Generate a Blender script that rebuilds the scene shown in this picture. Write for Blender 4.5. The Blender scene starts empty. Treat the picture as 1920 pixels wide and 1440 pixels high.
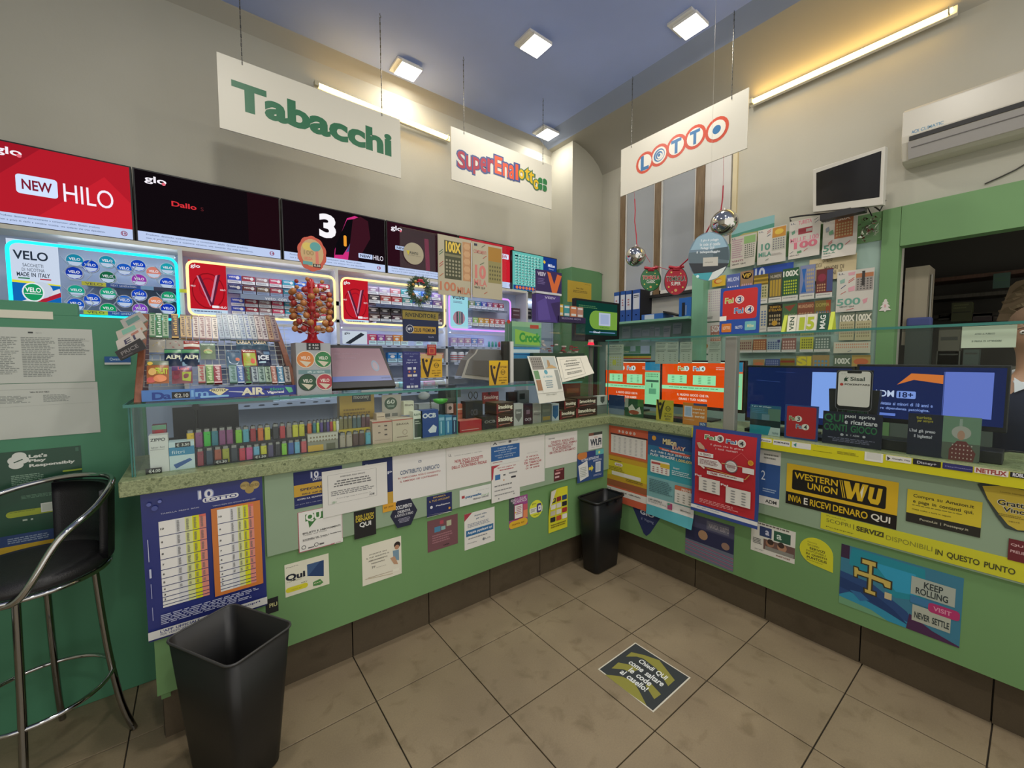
import bpy, math, random
from mathutils import Vector, Matrix
import numpy as np
V = Vector
SC = bpy.context.scene
COL = SC.collection
rnd = random.Random(7)

# ---------------------------------------------------------------- camera
FPX = 765.06
YAW, PITCH, ROLL = math.radians(52.34), math.radians(-3.613), math.radians(-0.106)
CAM = V((0, 0, 1.6))
fw = V((math.cos(YAW)*math.cos(PITCH), math.sin(YAW)*math.cos(PITCH), math.sin(PITCH)))
rt = fw.cross(V((0, 0, 1))).normalized()
up = rt.cross(fw)
rt, up = rt*math.cos(ROLL)+up*math.sin(ROLL), -rt*math.sin(ROLL)+up*math.cos(ROLL)
cd = bpy.data.cameras.new('camera')
cd.sensor_fit = 'HORIZONTAL'; cd.sensor_width = 36; cd.lens = 36*FPX/1920
cd.clip_start = .02; cd.clip_end = 60
cam = bpy.data.objects.new('camera', cd); COL.objects.link(cam)
cam.matrix_world = Matrix((( rt.x, up.x, -fw.x, CAM.x), (rt.y, up.y, -fw.y, CAM.y), (rt.z, up.z, -fw.z, CAM.z), (0, 0, 0, 1)))
SC.camera = cam

# ---------------------------------------------------------------- world, view
SC.view_settings.view_transform = 'Standard'; SC.view_settings.look = 'None'
SC.view_settings.gamma = 1; SC.view_settings.use_curve_mapping = False
SC.view_settings.exposure = 0.22
SC.cycles.transparent_max_bounces = 32
W = bpy.data.worlds.new('world'); SC.world = W; W.use_nodes = True
W.node_tree.nodes['Background'].inputs[0].default_value = (.94, .91, .84, 1)
W.node_tree.nodes['Background'].inputs[1].default_value = .9

def lin(h):
    c = [int(h[i:i+2], 16)/255 for i in (0, 2, 4)]
    return tuple(x/12.92 if x <= .04045 else ((x+.055)/1.055)**2.4 for x in c)

# ---------------------------------------------------------------- materials (all read the mesh colour 'Col')
MATS = {}
def mat(name):
    if name in MATS: return MATS[name]
    m = bpy.data.materials.new(name); m.use_nodes = True; MATS[name] = m
    nt = m.node_tree; N = nt.nodes; L = nt.links; N.clear()
    out = N.new('ShaderNodeOutputMaterial')
    a = N.new('ShaderNodeAttribute'); a.attribute_name = 'Col'
    if name.startswith('emit'):
        e = N.new('ShaderNodeEmission'); e.inputs[1].default_value = float(name[4:].replace('_', '.'))
        L.new(a.outputs['Color'], e.inputs[0]); L.new(e.outputs[0], out.inputs[0]); return m
    if name == 'glass' or name == 'film':
        t = N.new('ShaderNodeBsdfTransparent'); t.inputs[0].default_value = (.955, .985, .975, 1) if name == 'glass' else (.97, .975, .98, 1)
        g = N.new('ShaderNodeBsdfGlossy'); g.inputs['Roughness'].default_value = .03
        lw = N.new('ShaderNodeLayerWeight'); pw = N.new('ShaderNodeMath'); pw.operation = 'POWER'; pw.inputs[1].default_value = 4; L.new(lw.outputs['Facing'], pw.inputs[0])
        ma = N.new('ShaderNodeMath'); ma.operation = 'MULTIPLY_ADD'; ma.inputs[1].default_value = .45; ma.inputs[2].default_value = .022; L.new(pw.outputs[0], ma.inputs[0])
        mx = N.new('ShaderNodeMixShader'); L.new(ma.outputs[0], mx.inputs[0]); L.new(t.outputs[0], mx.inputs[1]); L.new(g.outputs[0], mx.inputs[2])
        L.new(mx.outputs[0], out.inputs[0]); return m
    p = N.new('ShaderNodeBsdfPrincipled'); L.new(p.outputs[0], out.inputs[0])
    col = a.outputs['Color']
    rough, metal, bump = {'paper': (.75, 0, 0), 'gloss': (.3, 0, 0), 'plastic': (.42, 0, 0), 'metal': (.35, 1, 0), 'chrome': (.08, 1, 0),
        'paint': (.55, 0, .02), 'wall': (.85, 0, .05), 'stone': (.35, 0, 0), 'tile': (.45, 0, 0), 'leather': (.42, 0, .15), 'wood': (.45, 0, 0),
        'skin': (.5, 0, 0), 'cloth': (.9, 0, .04), 'blind': (.9, 0, 0)}[name]
    p.inputs['Roughness'].default_value = rough; p.inputs['Metallic'].default_value = metal
    tc = N.new('ShaderNodeNewGeometry')
    def noise(scale, detail=4, dist=0):
        n = N.new('ShaderNodeTexNoise'); n.inputs['Scale'].default_value = scale; n.inputs['Detail'].default_value = detail
        n.inputs['Distortion'].default_value = dist; L.new(tc.outputs['Position'], n.inputs['Vector']); return n
    def ramp(src, p0, c0, p1, c1):
        r = N.new('ShaderNodeValToRGB'); e = r.color_ramp.elements
        e[0].position = p0; e[0].color = (*c0, 1); e[1].position = p1; e[1].color = (*c1, 1); L.new(src, r.inputs[0]); return r.outputs[0]
    def mul(c1, c2):
        x = N.new('ShaderNodeMix'); x.data_type = 'RGBA'; x.blend_type = 'MULTIPLY'; x.inputs[0].default_value = 1
        L.new(c1, x.inputs[6]); L.new(c2, x.inputs[7]); return x.outputs[2]
    if name == 'stone':
        v = N.new('ShaderNodeTexVoronoi'); v.inputs['Scale'].default_value = 210; L.new(tc.outputs['Position'], v.inputs['Vector'])
        s = N.new('ShaderNodeSeparateColor'); L.new(v.outputs['Color'], s.inputs[0])
        col = mul(col, ramp(s.outputs[0], .0, (.62, .66, .58), .75, (1.12, 1.12, 1.08)))
        v2 = N.new('ShaderNodeTexVoronoi'); v2.inputs['Scale'].default_value = 90; L.new(tc.outputs['Position'], v2.inputs['Vector'])
        s2 = N.new('ShaderNodeSeparateColor'); L.new(v2.outputs['Color'], s2.inputs[0])
        r = N.new('ShaderNodeValToRGB'); r.color_ramp.interpolation = 'CONSTANT'; e = r.color_ramp.elements
        e[0].position = 0; e[0].color = (.55, .58, .5, 1); e[1].position = .06; e[1].color = (1, 1, 1, 1); L.new(s2.outputs[1], r.inputs[0])
        col = mul(col, r.outputs[0])
    if name == 'tile':
        n1 = noise(2.3, 6, .3); col = mul(col, ramp(n1.outputs[0], .35, (.86, .84, .82), .65, (1.08, 1.07, 1.04)))
        n2 = noise(9, 6, .5); col = mul(col, ramp(n2.outputs[0], .55, (1, 1, 1), .72, (.74, .72, .68)))
        n3 = noise(160, 2); col = mul(col, ramp(n3.outputs[0], .3, (.93, .93, .93), .7, (1.05, 1.05, 1.05)))
    if name == 'wood':
        mp = N.new('ShaderNodeMapping'); mp.inputs['Scale'].default_value = (60, 60, 6); L.new(tc.outputs['Position'], mp.inputs[0])
        n = N.new('ShaderNodeTexNoise'); n.inputs['Scale'].default_value = 1; L.new(mp.outputs[0], n.inputs['Vector'])
        col = mul(col, ramp(n.outputs[0], .3, (.7, .66, .6), .7, (1.1, 1.1, 1.1)))
    if name in ('paint', 'wall'):
        n = noise(1.6, 5); col = mul(col, ramp(n.outputs[0], .3, (.95, .95, .94), .7, (1.03, 1.03, 1.03)))
    if name == 'blind':
        w = N.new('ShaderNodeTexWave'); w.bands_direction = 'Z'; w.inputs['Scale'].default_value = 90; L.new(tc.outputs['Position'], w.inputs['Vector'])
        col = mul(col, ramp(w.outputs[0], 0, (.9, .9, .9), 1, (1.03, 1.03, 1.03)))
    L.new(col, p.inputs['Base Color'])
    if bump:
        n = noise(260 if name != 'wall' else 60, 3); b = N.new('ShaderNodeBump'); b.inputs['Strength'].default_value = bump; b.inputs['Distance'].default_value = .01
        L.new(n.outputs[0], b.inputs['Height']); L.new(b.outputs[0], p.inputs['Normal'])
    return m

# ---------------------------------------------------------------- pixel rays (1920x1440) onto real planes
def ray(px, py): return fw+rt*((px-960)/FPX)-up*((py-720)/FPX)
def at(px, py, ax, val):
    d = ray(px, py); return CAM+d*((val-CAM[ax])/d[ax])
def scr(p):
    v = V(p)-CAM; z = v.dot(fw); return 960+FPX*v.dot(rt)/z, 720-FPX*v.dot(up)/z
def atp(px, py, p, n):
    d = ray(px, py); p = V(p); n = V(n); return CAM+d*((p-CAM).dot(n)/d.dot(n))
def rect(ax, val, tl, tr, br, bl):      # upright rectangle on a wall plane from its four seen corners
    P_ = [at(*q, ax, val) for q in (tl, tr, br, bl)]; o = 1-ax
    u0 = (P_[0][o]+P_[3][o])/2; u1 = (P_[1][o]+P_[2][o])/2; z0 = (P_[0].z+P_[1].z)/2; z1 = (P_[2].z+P_[3].z)/2
    return quad(ax, val, u0, z0, u1, z1)
def quad(ax, val, u0, z0, u1, z1):
    mk = (lambda u, z: V((u, val, z))) if ax == 1 else (lambda u, z: V((val, u, z)))
    return [mk(u0, z0), mk(u1, z0), mk(u1, z1), mk(u0, z1)]
def fr(ax, val, x0, y0, x1, y1, base=None):   # rectangle from a box seen in the photograph
    cx, cy = (x0+x1)/2, (y0+y1)/2; o = 1-ax
    z0 = at(cx, y0, ax, val).z; z1 = at(cx, y1, ax, val).z
    if base is not None: z1 = base
    return quad(ax, val, at(x0, cy, ax, val)[o], z0, at(x1, cy, ax, val)[o], z1)
def skew(ax, val, tl, tr, br, bl): return [at(*q, ax, val) for q in (tl, tr, br, bl)]

# ---------------------------------------------------------------- glyphs, made once from Blender's own font
CH = "ABCDEFGHIJKLMNOPQRSTUVWXYZabcdefghijklmnopqrstuvwxyz0123456789.,:;!?'+-/&()€%àèéìòùÀÈÉ°|*"
GL = {}
def make_glyphs():
    obs = []
    for st, off in (('R', .0), ('B', .022), ('X', .045)):
        for ch in CH+' ':
            for s in ((ch, 'H'+ch+'H') if st == 'R' else (ch,)):
                cu = bpy.data.curves.new('g', 'FONT'); cu.body = s; cu.resolution_u = 4 if st != 'X' else 3; cu.offset = off if len(s) == 1 else 0; cu.size = 1
                o = bpy.data.objects.new('g', cu); COL.objects.link(o); obs.append((st, ch, len(s), o))
    dg = bpy.context.evaluated_depsgraph_get(); tmp = {}
    hh = None
    for st, ch, n, o in obs:
        e = o.evaluated_get(dg); me = e.to_mesh()
        vs = np.array([v.co[:2] for v in me.vertices]) if len(me.vertices) else np.zeros((0, 2))
        if n == 1: tmp[st, ch] = (vs, [tuple(p.vertices) for p in me.polygons])
        else: GL['w', ch] = vs[:, 0].max()-vs[:, 0].min() if len(vs) else .6
        e.to_mesh_clear()
    hw = tmp['R', 'H'][0]; hw = hw[:, 0].max()-hw[:, 0].min()
    for ch in CH+' ': GL['w', ch] = GL['w', ch]-2*hw      # gap + glyph advance, less one H gap below
    gap = (GL['w', 'H']-hw)/2
    for ch in CH+' ': GL['w', ch] = GL['w', ch]-gap if ch != ' ' else GL['w', ch]
    for k, v in tmp.items(): GL[k] = v
    for st, ch, n, o in obs:
        d = o.data; bpy.data.objects.remove(o); bpy.data.curves.remove(d)
make_glyphs()
def text_geo(s, st):
    x = 0; vs = []; fs = []; n = 0
    for i, ch in enumerate(s):
        if (st, ch) not in GL: ch = '-'
        g, f = GL[st, ch]
        if len(g):
            vs.append(g+np.array([x, 0])); fs += [(tuple(a+n for a in q), i) for q in f]; n += len(g)
        x += GL['w', ch]
    return (np.concatenate(vs) if vs else np.zeros((0, 2))), fs

# ---------------------------------------------------------------- mesh builder
EPS = .00007
class B:
    def __init__(s): s.v = []; s.f = []; s.c = []; s.m = []; s.sm = []; s.mats = []; s.X = Matrix()
    def mi(s, m):
        if m not in s.mats: s.mats.append(m)
        return s.mats.index(m)
    def add(s, vs, fs, col, m='paper', smooth=False):
        n = len(s.v); X = s.X
        s.v += [X@V(v) for v in vs]; k = s.mi(m); c = lin(col)
        for f in fs:
            s.f.append([a+n for a in f]); s.c.append(c); s.m.append(k); s.sm.append(smooth)
        return s
    def box(s, a, b, col, m='plastic'):
        (x0, y0, z0), (x1, y1, z1) = tuple(min(p, q) for p, q in zip(a, b)), tuple(max(p, q) for p, q in zip(a, b))
        vs = [(x0, y0, z0), (x1, y0, z0), (x1, y1, z0), (x0, y1, z0), (x0, y0, z1), (x1, y0, z1), (x1, y1, z1), (x0, y1, z1)]
        return s.add(vs, [(3, 2, 1, 0), (4, 5, 6, 7), (0, 1, 5, 4), (1, 2, 6, 5), (2, 3, 7, 6), (3, 0, 4, 7)], col, m)
    def cyl(s, p0, p1, r0, r1=None, col='888888', m='plastic', n=16, caps=True, smooth=True):
        r1 = r0 if r1 is None else r1; p0 = V(p0); p1 = V(p1); d = (p1-p0).normalized()
        a = d.orthogonal().normalized(); b = d.cross(a); vs = []
        for p, r in ((p0, r0), (p1, r1)):
            for i in range(n):
                t = 2*math.pi*i/n; vs.append(p+a*(r*math.cos(t))+b*(r*math.sin(t)))
        s.add(vs, [(i, (i+1) % n, n+(i+1) % n, n+i) for i in range(n)], col, m, smooth)
        if caps:
            s.add(vs[:n], [tuple(range(n))[::-1]], col, m); s.add(vs[n:], [tuple(range(n))], col, m)
        return s
    def tube(s, pts, r, col='888888', m='plastic', n=8, closed=False):
        pts = [V(p) for p in pts]; K = len(pts); rings = []; a = None
        for i, p in enumerate(pts):
            if closed: d = (pts[(i+1) % K]-pts[i-1]).normalized()
            else: d = (pts[min(i+1, K-1)]-pts[max(i-1, 0)]).normalized()
            a = d.orthogonal().normalized() if a is None else (a-d*a.dot(d)).normalized()
            b = d.cross(a); rr = r[i] if isinstance(r, (list, tuple)) else r
            rings.append([p+a*(rr*math.cos(2*math.pi*j/n))+b*(rr*math.sin(2*math.pi*j/n)) for j in range(n)])
        vs = [v for q in rings for v in q]; fs = []
        for i in range(K if closed else K-1):
            k = (i+1) % K; fs += [(i*n+j, i*n+(j+1) % n, k*n+(j+1) % n, k*n+j) for j in range(n)]
        s.add(vs, fs, col, m, True)
        if not closed: s.add(rings[0], [tuple(range(n))[::-1]], col, m); s.add(rings[-1], [tuple(range(n))], col, m)
        return s
    def lathe(s, prof, c, col, m='plastic', n=20, axis='z', smooth=True):
        c = V(c); vs = []
        for r, z in prof:
            for i in range(n):
                t = 2*math.pi*i/n; q = (r*math.cos(t), r*math.sin(t), z)
                if axis == 'y': q = (q[0], q[2], q[1])
                if axis == 'x': q = (q[2], q[0], q[1])
                vs.append(c+V(q))
        fs = [(i*n+j, i*n+(j+1) % n, (i+1)*n+(j+1) % n, (i+1)*n+j) for i in range(len(prof)-1) for j in range(n)]
        return s.add(vs, fs, col, m, smooth)
    def ball(s, c, r, col, m='plastic', n=12, k=8, sc=(1, 1, 1)):
        c = V(c); vs = [c+V((0, 0, r*sc[2]))]
        for i in range(1, k):
            p = math.pi*i/k
            for j in range(n):
                t = 2*math.pi*j/n; vs.append(c+V((r*sc[0]*math.sin(p)*math.cos(t), r*sc[1]*math.sin(p)*math.sin(t), r*sc[2]*math.cos(p))))
        vs.append(c-V((0, 0, r*sc[2]))); L_ = len(vs)-1
        fs = [(0, 1+j, 1+(j+1) % n) for j in range(n)]
        for i in range(k-2): fs += [(1+i*n+j, 1+(i+1)*n+j, 1+(i+1)*n+(j+1) % n, 1+i*n+(j+1) % n) for j in range(n)]
        fs += [(L_, 1+(k-2)*n+(j+1) % n, 1+(k-2)*n+j) for j in range(n)]
        return s.add(vs, fs, col, m, True)
    def prism(s, pts, d, col, m='plastic', smooth=False):   # polygon (3D points) swept by vector d
        n = len(pts); pts = [V(p) for p in pts]; d = V(d); vs = pts+[p+d for p in pts]
        return s.add(vs, [tuple(range(n)), tuple(range(2*n-1, n-1, -1))]+[(i, n+i, n+(i+1) % n, (i+1) % n) for i in range(n)], col, m, smooth)
    def slab(s, q, th, col, m='paper', warp=None, back=0):       # thin sheet: quad tl,tr,br,bl ; front face stands th in front of it
        nrm = (q[3]-q[0]).cross(q[1]-q[0]).normalized(); s._n = nrm
        if warp is None:
            f = [p+nrm*th for p in q]; b = [p-nrm*back for p in q]
            vs = f+b
            return s.add(vs, [(3, 2, 1, 0), (4, 5, 6, 7), (0, 1, 5, 4), (1, 2, 6, 5), (2, 3, 7, 6), (3, 0, 4, 7)], col, m)
        K = 20; vs = []
        for j in range(K+1):
            for i in range(K+1):
                a, b = i/K, j/K; vs.append(bil(q, a, b)+nrm*(th+warp(a, b)))
        s.add(vs, [(j*(K+1)+i, (j+1)*(K+1)+i, (j+1)*(K+1)+i+1, j*(K+1)+i+1) for j in range(K) for i in range(K)], col, m, True)
        vs = [p-nrm*th*.9 for p in vs]
        return s.add(vs, [(j*(K+1)+i, j*(K+1)+i+1, (j+1)*(K+1)+i+1, (j+1)*(K+1)+i) for j in range(K) for i in range(K)], col, m, True)
    def prn(s, q, dsl, off=0, m='paper', warp=None):       # flat print: shapes in the 0..1 square of the quad
        nrm = (q[3]-q[0]).cross(q[1]-q[0]).normalized(); Wd = (q[1]-q[0]).length; H = (q[3]-q[0]).length; lay = [0]; crop = None
        def put(pts, fs, col, sub=False):
            lay[0] += 4 if warp else 1; o = off+EPS*lay[0]
            s.add([bil(q, cl(a), cl(b))+nrm*(o+(warp(cl(a), cl(b)) if warp else 0)) for a, b in pts], fs, col, m)
        def rc(x0, y0, x1, y1, col):
            if warp and (x1-x0 > .15 or y1-y0 > .15):
                K = 20; put([(x0+(x1-x0)*i/K, y0+(y1-y0)*j/K) for j in range(K+1) for i in range(K+1)],
                           [(j*(K+1)+i, (j+1)*(K+1)+i, (j+1)*(K+1)+i+1, j*(K+1)+i+1) for j in range(K) for i in range(K)], col)
            else: put([(x0, y0), (x0, y1), (x1, y1), (x1, y0)], [(0, 1, 2, 3)], col)
        for line in dsl.split('\n' if '\n' in dsl else ';'):
            line = line.strip()
            if not line: continue
            k, *a = line.split()
            if k == '%': crop = tuple(map(float, a)); continue
            if k == 'N': crop = None; continue
            if crop:
                u_, v_ = q[1]-q[0], q[3]-q[0]; i0 = 1 if k == 'g' else 0; i1 = len(a) if k == 'g' else (2 if k in 'ec' else 4)
                if k in 'tTXOrodp':          # seen boxes of text that climbs to the right: take the slant out
                    x0_, y0_, x1_, y1_ = map(float, a[:4]); c0 = atp(crop[0]+x0_/crop[2], crop[1]+y0_/crop[2], q[0], nrm); c1 = c0+(q[1]-q[0])
                    s0, s1 = scr(c0), scr(c1); sl = (s1[1]-s0[1])/(s1[0]-s0[0])*(x1_-x0_)
                    if sl < 0:
                        hh_ = y1_-y0_; my_ = (y0_+y1_)/2; th_ = max(hh_+sl, hh_*.42)/2; a[1] = str(my_-sl/2-th_); a[3] = str(my_+sl/2+th_)
                for i in range(i0, i1, 2):
                    p_ = atp(crop[0]+float(a[i])/crop[2], crop[1]+float(a[i+1])/crop[2], q[0], nrm)-q[0]
                    a[i], a[i+1] = str(p_.dot(u_)/u_.dot(u_)), str(p_.dot(v_)/v_.dot(v_))
            if k == 'r': rc(*map(float, a[:4]), a[4])
            elif k == 'o' and warp and float(a[3])-float(a[1]) > .15: rc(*map(float, a[:4]), a[4])
            elif k == 'o':
                x0, y0, x1, y1 = map(float, a[:4]); r = (float(a[5]) if len(a) > 5 else .2)*min((x1-x0)*Wd, (y1-y0)*H); rx, ry = r/Wd, r/H; pts = []
                for cx, cy, t0 in ((x0+rx, y0+ry, 90), (x0+rx, y1-ry, 180), (x1-rx, y1-ry, 270), (x1-rx, y0+ry, 0)):
                    for i in range(5):
                        t = math.radians(t0+i*22.5); pts.append((cx+rx*math.cos(t), cy-ry*math.sin(t)))
                put(pts, [tuple(range(len(pts)))], a[4])
            elif k in 'ec':
                if k == 'e': cx, cy, rx, ry = map(float, a[:4]); col = a[4]
                else: cx, cy, ry = map(float, a[:3]); rx = ry*H/Wd; col = a[3]
                n = 20; put([(cx+rx*math.cos(-t*2*math.pi/n), cy+ry*math.sin(-t*2*math.pi/n)) for t in range(n)], [tuple(range(n))], col)
            elif k == 'g':
                c = list(map(float, a[1:])); pts = list(zip(c[::2], c[1::2]))
                ar = sum(pts[i][0]*pts[(i+1) % len(pts)][1]-pts[(i+1) % len(pts)][0]*pts[i][1] for i in range(len(pts)))
                if ar > 0: pts = pts[::-1]
                put(pts, [tuple(range(len(pts)))], a[0])
            elif k == 'l':
                x0, y0, x1, y1, w = map(float, a[:5]); dx, dy = (x1-x0)*Wd, (y1-y0)*H; l = math.hypot(dx, dy) or 1; ox, oy = dy/l*w*H/2/Wd, -dx/l*w/2
                put([(x0+ox, y0+oy), (x0-ox, y0-oy), (x1-ox, y1-oy), (x1+ox, y1+oy)], [(3, 2, 1, 0)], a[5])
            elif k == 'p':
                x0, y0, x1, y1 = map(float, a[:4]); n = int(a[5]); rr = random.Random(int(x0*999+y0*77)+n); hgt = (y1-y0)/n; pts = []; fs = []
                cen = len(a) > 6
                for i in range(n):
                    xe = x1-(x1-x0)*rr.uniform(0, .25); xs = x0
                    if cen: d = (x1-xe)/2; xs += d; xe = xs+(x1-x0)-2*d
                    x = xs
                    while x < xe:
                        w = min(rr.uniform(.3, 1.2)*.09*(x1-x0)+.01, xe-x); yb = y0+i*hgt
                        pts += [(x, yb), (x, yb+hgt*.5), (x+w, yb+hgt*.5), (x+w, yb)]; fs.append(tuple(range(len(pts)-4, len(pts)))); x += w+.018*(x1-x0)
                put(pts, fs, a[4])
            elif k == 'd':    # grid of dots: x0 y0 x1 y1 col nx ny fill
                x0, y0, x1, y1 = map(float, a[:4]); nx, ny = int(a[5]), int(a[6]); fl = float(a[7]) if len(a) > 7 else .6; pts = []; fs = []
                cw, ch = (x1-x0)/nx, (y1-y0)/ny
                for j in range(ny):
                    for i in range(nx):
                        cx, cy = x0+(i+.5)*cw, y0+(j+.5)*ch; n = 6 if nx*ny < 200 else 4; b = len(pts)
                        pts += [(cx+cw*fl/2*math.cos(-t*2*math.pi/n), cy+ch*fl/2*math.sin(-t*2*math.pi/n)) for t in range(n)]; fs.append(tuple(range(b, b+n)))
                put(pts, fs, a[4])
            elif k in 'tTXR' or k == 'O':
                x0, y0, x1, y1 = map(float, a[:4])
                if k == 'O': cols = [('X', a[4]), ('B', a[5])]; txt = ' '.join(a[6:])
                else: cols = [({'t': 'R', 'T': 'B', 'X': 'X', 'R': 'B'}[k], a[4])]; txt = ' '.join(a[5:])
                ref, _ = text_geo(txt, 'R')
                if not len(ref): continue
                mx0, mx1, my0, my1 = ref[:, 0].min(), ref[:, 0].max(), ref[:, 1].min(), ref[:, 1].max()
                for st, col in cols:
                    g, fs = text_geo(txt, st); lay[0] += 5 if warp else 2
                    a_ = x0+(g[:, 0]-mx0)/(mx1-mx0+1e-6)*(x1-x0); b_ = y1-(g[:, 1]-my0)/(my1-my0+1e-6)*(y1-y0); a_ = np.clip(a_, 0, 1); b_ = np.clip(b_, 0, 1)
                    if k == 'R': a_ = x1-(g[:, 1]-my0)/(my1-my0+1e-6)*(x1-x0); b_ = y1-(g[:, 0]-mx0)/(mx1-mx0+1e-6)*(y1-y0)
                    n0 = len(s.v); idx = {}
                    for f, ci in fs:
                        for vi in f: idx[vi] = ci % 2
                    o = off+EPS*lay[0]
                    s.v += [s.X@(bil(q, float(a_[i]), float(b_[i]))+nrm*(o+EPS*.5*idx.get(i, 0)+(warp(float(a_[i]), float(b_[i])) if warp else 0))) for i in range(len(g))]
                    kk = s.mi(m); c = lin(col)
                    for f, ci in fs: s.f.append([n0+w for w in f]); s.c.append(c); s.m.append(kk); s.sm.append(False)
            else: raise ValueError(line)
        return s
    def build(s, name, parent=None, label=None, cat=None, group=None, kind=None, bevel=0, origin=None):
        xs = [v.x for v in s.v]; ys = [v.y for v in s.v]; zs = [v.z for v in s.v]
        if origin is None:
            origin = V((0, 0, 0)) if kind == 'structure' else V(((min(xs)+max(xs))/2, (min(ys)+max(ys))/2, min(zs)))
        base = parent_world(parent) if parent else V((0, 0, 0))
        o0 = origin
        me = bpy.data.meshes.new(name); me.from_pydata([tuple(v-o0) for v in s.v], [], s.f)
        for m in s.mats: me.materials.append(mat(m))
        me.polygons.foreach_set('material_index', s.m); me.polygons.foreach_set('use_smooth', s.sm)
        at_ = me.color_attributes.new('Col', 'FLOAT_COLOR', 'CORNER'); cs = []
        for f, c in zip(s.f, s.c): cs += [c[0], c[1], c[2], 1.0]*len(f)
        at_.data.foreach_set('color', cs); me.update()
        o = bpy.data.objects.new(name, me); COL.objects.link(o); o.location = o0-base
        WORLD[o.name] = o0
        if parent: o.parent = parent
        if bevel:
            b = o.modifiers.new('bevel', 'BEVEL'); b.width = bevel; b.segments = 2; b.limit_method = 'ANGLE'; b.angle_limit = math.radians(50)
        return tag(o, label, cat, group, kind)
WORLD = {}
def parent_world(p): return WORLD[p.name]
def cl(x): return min(1, max(0, x))
def bil(q, a, b): return (q[0]*(1-a)+q[1]*a)*(1-b)+(q[3]*(1-a)+q[2]*a)*b
def tag(o, label=None, cat=None, group=None, kind=None):
    if label and len(label.split()) > 16: print('LONG', label)
    if label: o['label'] = label
    if cat: o['category'] = cat
    if group: o['group'] = group
    if kind: o['kind'] = kind
    return o
def thing(name, loc, label, cat, group=None):
    o = bpy.data.objects.new(name, None); COL.objects.link(o); o.location = loc; WORLD[o.name] = V(loc); o.empty_display_size = .05
    return tag(o, label, cat, group)
def lift(q, d):
    n = (q[3]-q[0]).cross(q[1]-q[0]).normalized(); return [p+n*d for p in q]
def sheet(name, label, cat, q, dsl='', col='f2f0e8', th=.0012, m='paper', off=0, warp=None, group=None, parent=None):
    b = B(); q = lift(q, off) if off else q
    b.slab(q, th, col, m, warp)
    if dsl: b.prn(q, dsl, th, m, warp)
    return b.build(name, parent, label, cat, group)
def block(name, label, cat, q, depth, col, dsl='', m='plastic', group=None, parent=None, top=None, bevel=0, pm=None):   # solid box whose front face is the quad
    b = B(); b.slab(q, 0, col, m, back=depth)
    if dsl: b.prn(q, dsl, .0002, pm or m)
    if top:
        n = (q[3]-q[0]).cross(q[1]-q[0]).normalized(); t = [q[0]-n*depth, q[1]-n*depth, q[1], q[0]]; b.prn(t, 'r .01 .01 .99 .99 '+top, .0002, m)
    return b.build(name, parent, label, cat, group, bevel=bevel)
ORD = 'first second third fourth fifth sixth seventh eighth ninth tenth eleventh twelfth thirteenth fourteenth fifteenth sixteenth seventeenth eighteenth nineteenth twentieth'.split()+['21st', '22nd', '23rd', '24th', '25th', '26th', '27th', '28th']
GREEN, MINT, KICK = '6f9862', '90a68b', '574c3c'
# ================================================================ LIGHTS of the room, with added fill spots
def area(name, loc, size, power, col, rot=(0, 0, 0), parent=None):
    l = bpy.data.lights.new(name, 'AREA'); l.shape = 'RECTANGLE'; l.size, l.size_y = size; l.energy = power; l.color = col
    o = bpy.data.objects.new(name, l); COL.objects.link(o); o.rotation_euler = rot
    o.location = V(loc)-(parent_world(parent) if parent else V((0, 0, 0)))
    if parent: o.parent = parent
    return o
ZC = 4.2
LED_POWER = 10
seen = [(1.59, 3.60, 'left wall above the green lettered sign'), (3.28, 3.60, 'far corner beside the clover sign chain'), (2.3, 2.68, 'middle of the blue-tinted ceiling'), (3.12, 1.8, 'right edge of the flat ceiling above the ring sign')]
behind = [(.2, 1.6, 'added fill over the waste bin'), (1.9, .6, 'added fill over the right counter front'), (.2, -.6, 'added fill behind the viewer'), (1.7, -1.0, 'added fill near the entrance')]  # unseen spots, added as fill light for counters and walls
for i, (x, y, w) in enumerate(seen+behind):
    t = thing('ceiling_spotlight', (x, y, ZC-.001), 'square white LED ceiling spotlight, '+w, 'ceiling light')
    b = B(); b.box((x-.115, y-.09, ZC-.02), (x+.085, y+.11, ZC-.0005), 'e8e8e4', 'plastic'); b.build('frame', t)
    b = B(); b.box((x-.085, y-.11, ZC-.045), (x+.105, y+.08, ZC-.021), 'f6f6f2', 'plastic'); b.build('lamp_body', t)
    b = B(); b.box((x-.08, y-.105, ZC-.049), (x+.1, y+.075, ZC-.0455), 'fff6e6', 'emit9'); b.build('diffuser', t)
    area('light', (x+.01, y-.015, ZC-.052), (.18, .18), LED_POWER*(.4 if i in (0, 1) else 1.0 if i < 4 else 1.7), (1, .95, .86), parent=t)
def tube_light(name, label, p0, p1, out, power=1):
    p0, p1 = V(p0), V(p1); out = V(out); d = (p1-p0).normalized(); u_ = V((0, 0, 1))
    t = thing(name, (p0+p1)/2-u_*.03, label, 'tube light')
    b = B(); a = p0-d*.02; e = p1+d*.02
    b.prism([a-u_*.028, a+u_*.028, a+u_*.024+out*.03, a-u_*.024+out*.03], e-a, 'efeadc', 'plastic'); b.build('housing', t)
    b = B(); b.cyl(p0+out*.045, p1+out*.045, .014, None, 'ffce70', 'emit14', 12); b.build('fluorescent_tube', t)
    for q, s in ((p0, 1), (p1, -1)):
        b = B(); b.box(q+out*.028-d*.02-u_*.02, q+out*.065+d*s*.012+u_*.02, 'c9c2a6', 'plastic'); b.build('end_cap', t)
tube_light('tube_light', 'long warm fluorescent tube on the left wall behind the green lettered sign', at(592, 163, 1, 3.80), at(838, 262, 1, 3.80), (0, -1, 0))
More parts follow.
